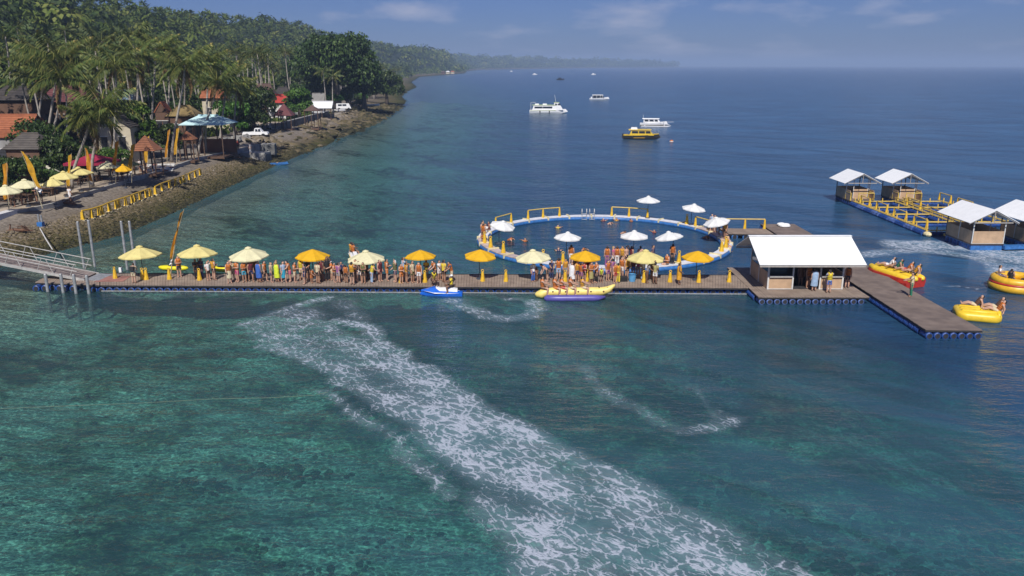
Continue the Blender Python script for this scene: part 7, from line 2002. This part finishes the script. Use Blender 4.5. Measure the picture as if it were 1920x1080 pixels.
# low green cover under and beyond the great tree
for i, (x, y, s_) in enumerate(((-56, 262, 1.0), (-62, 268, 1.2), (-51, 272, .8), (-57, 281, 1.1), (-54, 292, .9), (-60, 300, 1.2), (-57, 312, .9), (-63, 324, 1.1), (-60, 338, 1.0), (-66, 352, 1.2), (-64, 368, 1.0), (-70, 250, 1.1))):
    tree(x, y, s_ * .9, 3 + i % 2, 'low bushy tree at the shore, %s' % ('left under the great tree', 'deep under the great tree', 'just right of the white van', 'right under the great tree', 'below the right hand dark tree', 'behind the right hand dark tree', 'first beyond the right hand dark tree', 'second beyond the right hand dark tree', 'third beyond the right hand dark tree', 'close before the rocky point', 'at the rocky point', 'behind the grey shed')[i], 'low bushy trees along the far shore', m=M_leafb if i % 3 == 0 else None)
# the grove behind the beach
gr = random.Random(77)
MARKS = [(45, 'the wide dark roof'), (110, 'the maroon hipped roof'), (165, 'the cream walled house'), (225, 'the pale blue metal roof'), (285, 'the small orange tile house'), (335, 'the golden thatch roof'), (395, 'the turquoise pavilion'), (440, 'the high orange tile roof'), (500, 'the steep brown roof'),
         (545, 'the bright red roof'), (600, 'the bright green tree'), (650, 'the great spreading tree'), (700, 'the white van'), (760, 'the hauled up white dinghy'), (800, 'the rocky point'), (2000, 'the far bay houses')]
def grove_words(kind, x, y):
    zc = y * _cp + 3.5; u = 960 + x / zc * F_PX
    mk = next(m for lim, m in MARKS if u < lim)
    dist = 'just behind' if y < 150 else 'well behind' if y < 215 else 'high in the grove above' if y < 300 else 'far beyond'
    return '%s %s %s' % (kind, dist, mk), 'grove %ss %s %s' % (kind.split()[-1], dist, mk)
built = [(-62, 135), (-60, 112), (-58, 104), (-66, 150), (-52, 178), (-55, 210)]
cnt = 0
for k in range(2000):
    if cnt >= 175: break
    y = math.exp(gr.uniform(math.log(118), math.log(640)))
    s = gr.uniform(11 if y < 230 else 12, 66 if y < 300 else 45)
    x = shore_x(y) - s
    if x < -.66 * y - 6: continue
    if (s < 22 and y < 175) or (y < 150 and gr.random() < .5): continue
    if abs(x + 60) < 14 and abs(y - 268) < 16: continue
    u = 960 + x / (y * _cp + 3.5) * F_PX
    if 505 < u < 615 and y < 225: continue
    hh = gr.uniform(10.5, 19.0) if y < 300 else gr.uniform(9, 15)
    back_palm(x, y, hh, *grove_words(('tall' if hh > 15.5 else 'short' if hh < 12 else 'middling') + ' coconut palm', x, y), 1.0 if y < 260 else 1.1)
    cnt += 1
cnt = 0
for k in range(2000):
    if cnt >= 85: break
    y = math.exp(gr.uniform(math.log(108), math.log(600))); s = gr.uniform(16, 60) if y < 230 else gr.uniform(14, 50)
    x = shore_x(y) - s
    if x < -.66 * y - 6: continue
    if s < 24 and y < 180: continue
    u = 960 + x / (y * _cp + 3.5) * F_PX
    if 500 < u < 615 and y < 225: continue
    if 150 < u < 260 and y < 125: continue
    ti_ = gr.randrange(5); sz = gr.uniform(.6, 1.05)
    tree(x, y, sz * (1.15 if y > 260 else .9), ti_, *grove_words(('big' if sz > .85 else 'small') + (' round' if ti_ < 3 else ' low') + ' leafy tree', x, y))
    cnt += 1

# the wooded hill and the far coast: a mass of crowns
def hill_forest():
    g = np.random.default_rng(21)
    V, xs, ti = None, [], []
    spots = []
    for k in range(30000):
        y = math.exp(g.uniform(math.log(100), math.log(6500)))
        rs = interp(y, RIDGE_Y, RIDGE_S)
        s = g.uniform(40, rs + 70) if y < 900 else g.uniform(9, rs + 90)
        x = shore_x(y) - s
        if x < -.95 * y - 25: continue
        spots.append((x, y, land_z(x, y)))
        if len(spots) >= 6900: break
    for x, y, z in spots:
        k = max(1.0, y / 450.0) ** .75
        R_ = (g.uniform(1.5, 4.2) if g.random() < .85 else g.uniform(4.5, 6.5)) * k; n = 84 if y < 800 else 40
        H_ = R_ * g.uniform(.75, 1.35) * (1 if k < 1.6 else .7)
        if g.random() < .30 and k < 2.2:      # a palm head standing out of the mass
            n = 26; az = g.uniform(0, 6.28, n); ln = 3.2 * k * g.uniform(.7, 1.1, n); el = g.uniform(-.7, .8, n); hh = g.uniform(6, 10) * k ** .6
            d = np.stack([np.cos(az) * np.cos(el), np.sin(az) * np.cos(el), np.sin(el) * .8], 1)
            xs.append(xforms(d * (ln * .5)[:, None] + np.array([x, y, z + hh]), np.stack([ln, ln * .22, ln * .3], 1), np.stack([g.normal(0, .3, n), -el, az], 1)))
            ti.append(np.clip(g.normal(.55, .15) + g.normal(0, .12, n), 0, 1)); continue
        u = g.normal(size=(n, 3)); u /= np.linalg.norm(u, axis=1)[:, None]; u[:, 2] = np.abs(u[:, 2]) * 1.0 - .15
        pos = u * np.array([R_, R_, H_]) * g.uniform(.6, 1.05, (n, 1)) + np.array([x, y, z + H_ * .55])
        rot = np.stack([g.normal(0, .6, n), np.arctan2(np.hypot(u[:, 0], u[:, 1]), u[:, 2] + .5), np.arctan2(u[:, 1], u[:, 0])], 1)
        sz = R_ * g.uniform(.20, .42, n)
        xs.append(xforms(pos, np.stack([sz, sz * .7, sz], 1), rot))
        ti.append(np.clip(g.normal(.42, .23) + g.normal(0, .14, n) - .10 * mnoise.noise((x * .012, y * .012, 8)), 0, 1))
    return inst_mesh('hill_forest', LEAF_V, LEAF_F, np.concatenate(xs), np.concatenate(ti), [M_hill])
o = place('hill_forest', hill_forest()); tag(o, kind='stuff')
def undergrowth():
    g = np.random.default_rng(33); xs, ti = [], []
    for k in range(1900):
        y = math.exp(g.uniform(math.log(95), math.log(420))); s = g.uniform(13, 60) if y < 240 else g.uniform(20, 60); x = shore_x(y) - s
        if x < -.9 * y - 20 or (s < 20 and y < 170): continue
        R_ = g.uniform(.7, 1.9); n = 26; z = land_z(x, y)
        u = g.normal(size=(n, 3)); u /= np.linalg.norm(u, axis=1)[:, None]; u[:, 2] = np.abs(u[:, 2])
        xs.append(xforms(u * R_ * g.uniform(.5, 1, (n, 1)) + np.array([x, y, z]), np.stack([g.uniform(.4, .9, n)] * 3, 1), np.stack([g.normal(0, .6, n), g.uniform(0, 1.4, n), g.uniform(0, 6.3, n)], 1))); ti.append(np.clip(g.normal(.4, .16) + g.normal(0, .12, n), 0, 1))
    return inst_mesh('undergrowth', LEAF_V, LEAF_F, np.concatenate(xs), np.concatenate(ti), [M_hill])
o = place('undergrowth', undergrowth()); tag(o, kind='stuff')

# labels shared by two or three grove trees: say which of them, from left to right
_by = {}
for o in C.objects:
    if o.parent is None and str(o.get('group', '')).startswith('grove '): _by.setdefault(o['label'], []).append(o)
for l_, os_ in _by.items():
    w = l_.split(' ', 1)[1]
    os_.sort(key=lambda o: o.location.x / o.location.y)
    if len(os_) == 2: names = ('left one', 'right one')
    elif len(os_) == 3: names = ('leftmost', 'middle one', 'rightmost')
    elif 3 < len(os_) < 7 and os_[0].location.y < 300: names = ('leftmost', 'second from left', 'third from left', 'fourth from left', 'fifth from left')[:len(os_) - 1] + ('rightmost',)
    else: continue
    for o, nm in zip(os_, names): o['label'] = l_ + ', ' + nm
# ------------------------------------------------------------------ the sea air
hz = MB().box((0, 10000 - 1000, 36), (36000, 24000, 112))
hz_m = bpy.data.materials.new('sea_haze'); hz_m.use_nodes = True
_n, _l = hz_m.node_tree.nodes, hz_m.node_tree.links
_n.clear()
_o = _n.new('ShaderNodeOutputMaterial'); _v = _n.new('ShaderNodeVolumePrincipled')
_v.inputs['Color'].default_value = (0.50, 0.68, 1.0, 1)
_v.inputs['Density'].default_value = 0.00025
_v.inputs['Anisotropy'].default_value = 0.0
_l.new(_v.outputs[0], _o.inputs['Volume'])
haze = hz.build('haze', hz_m)
tag(haze, kind='stuff')
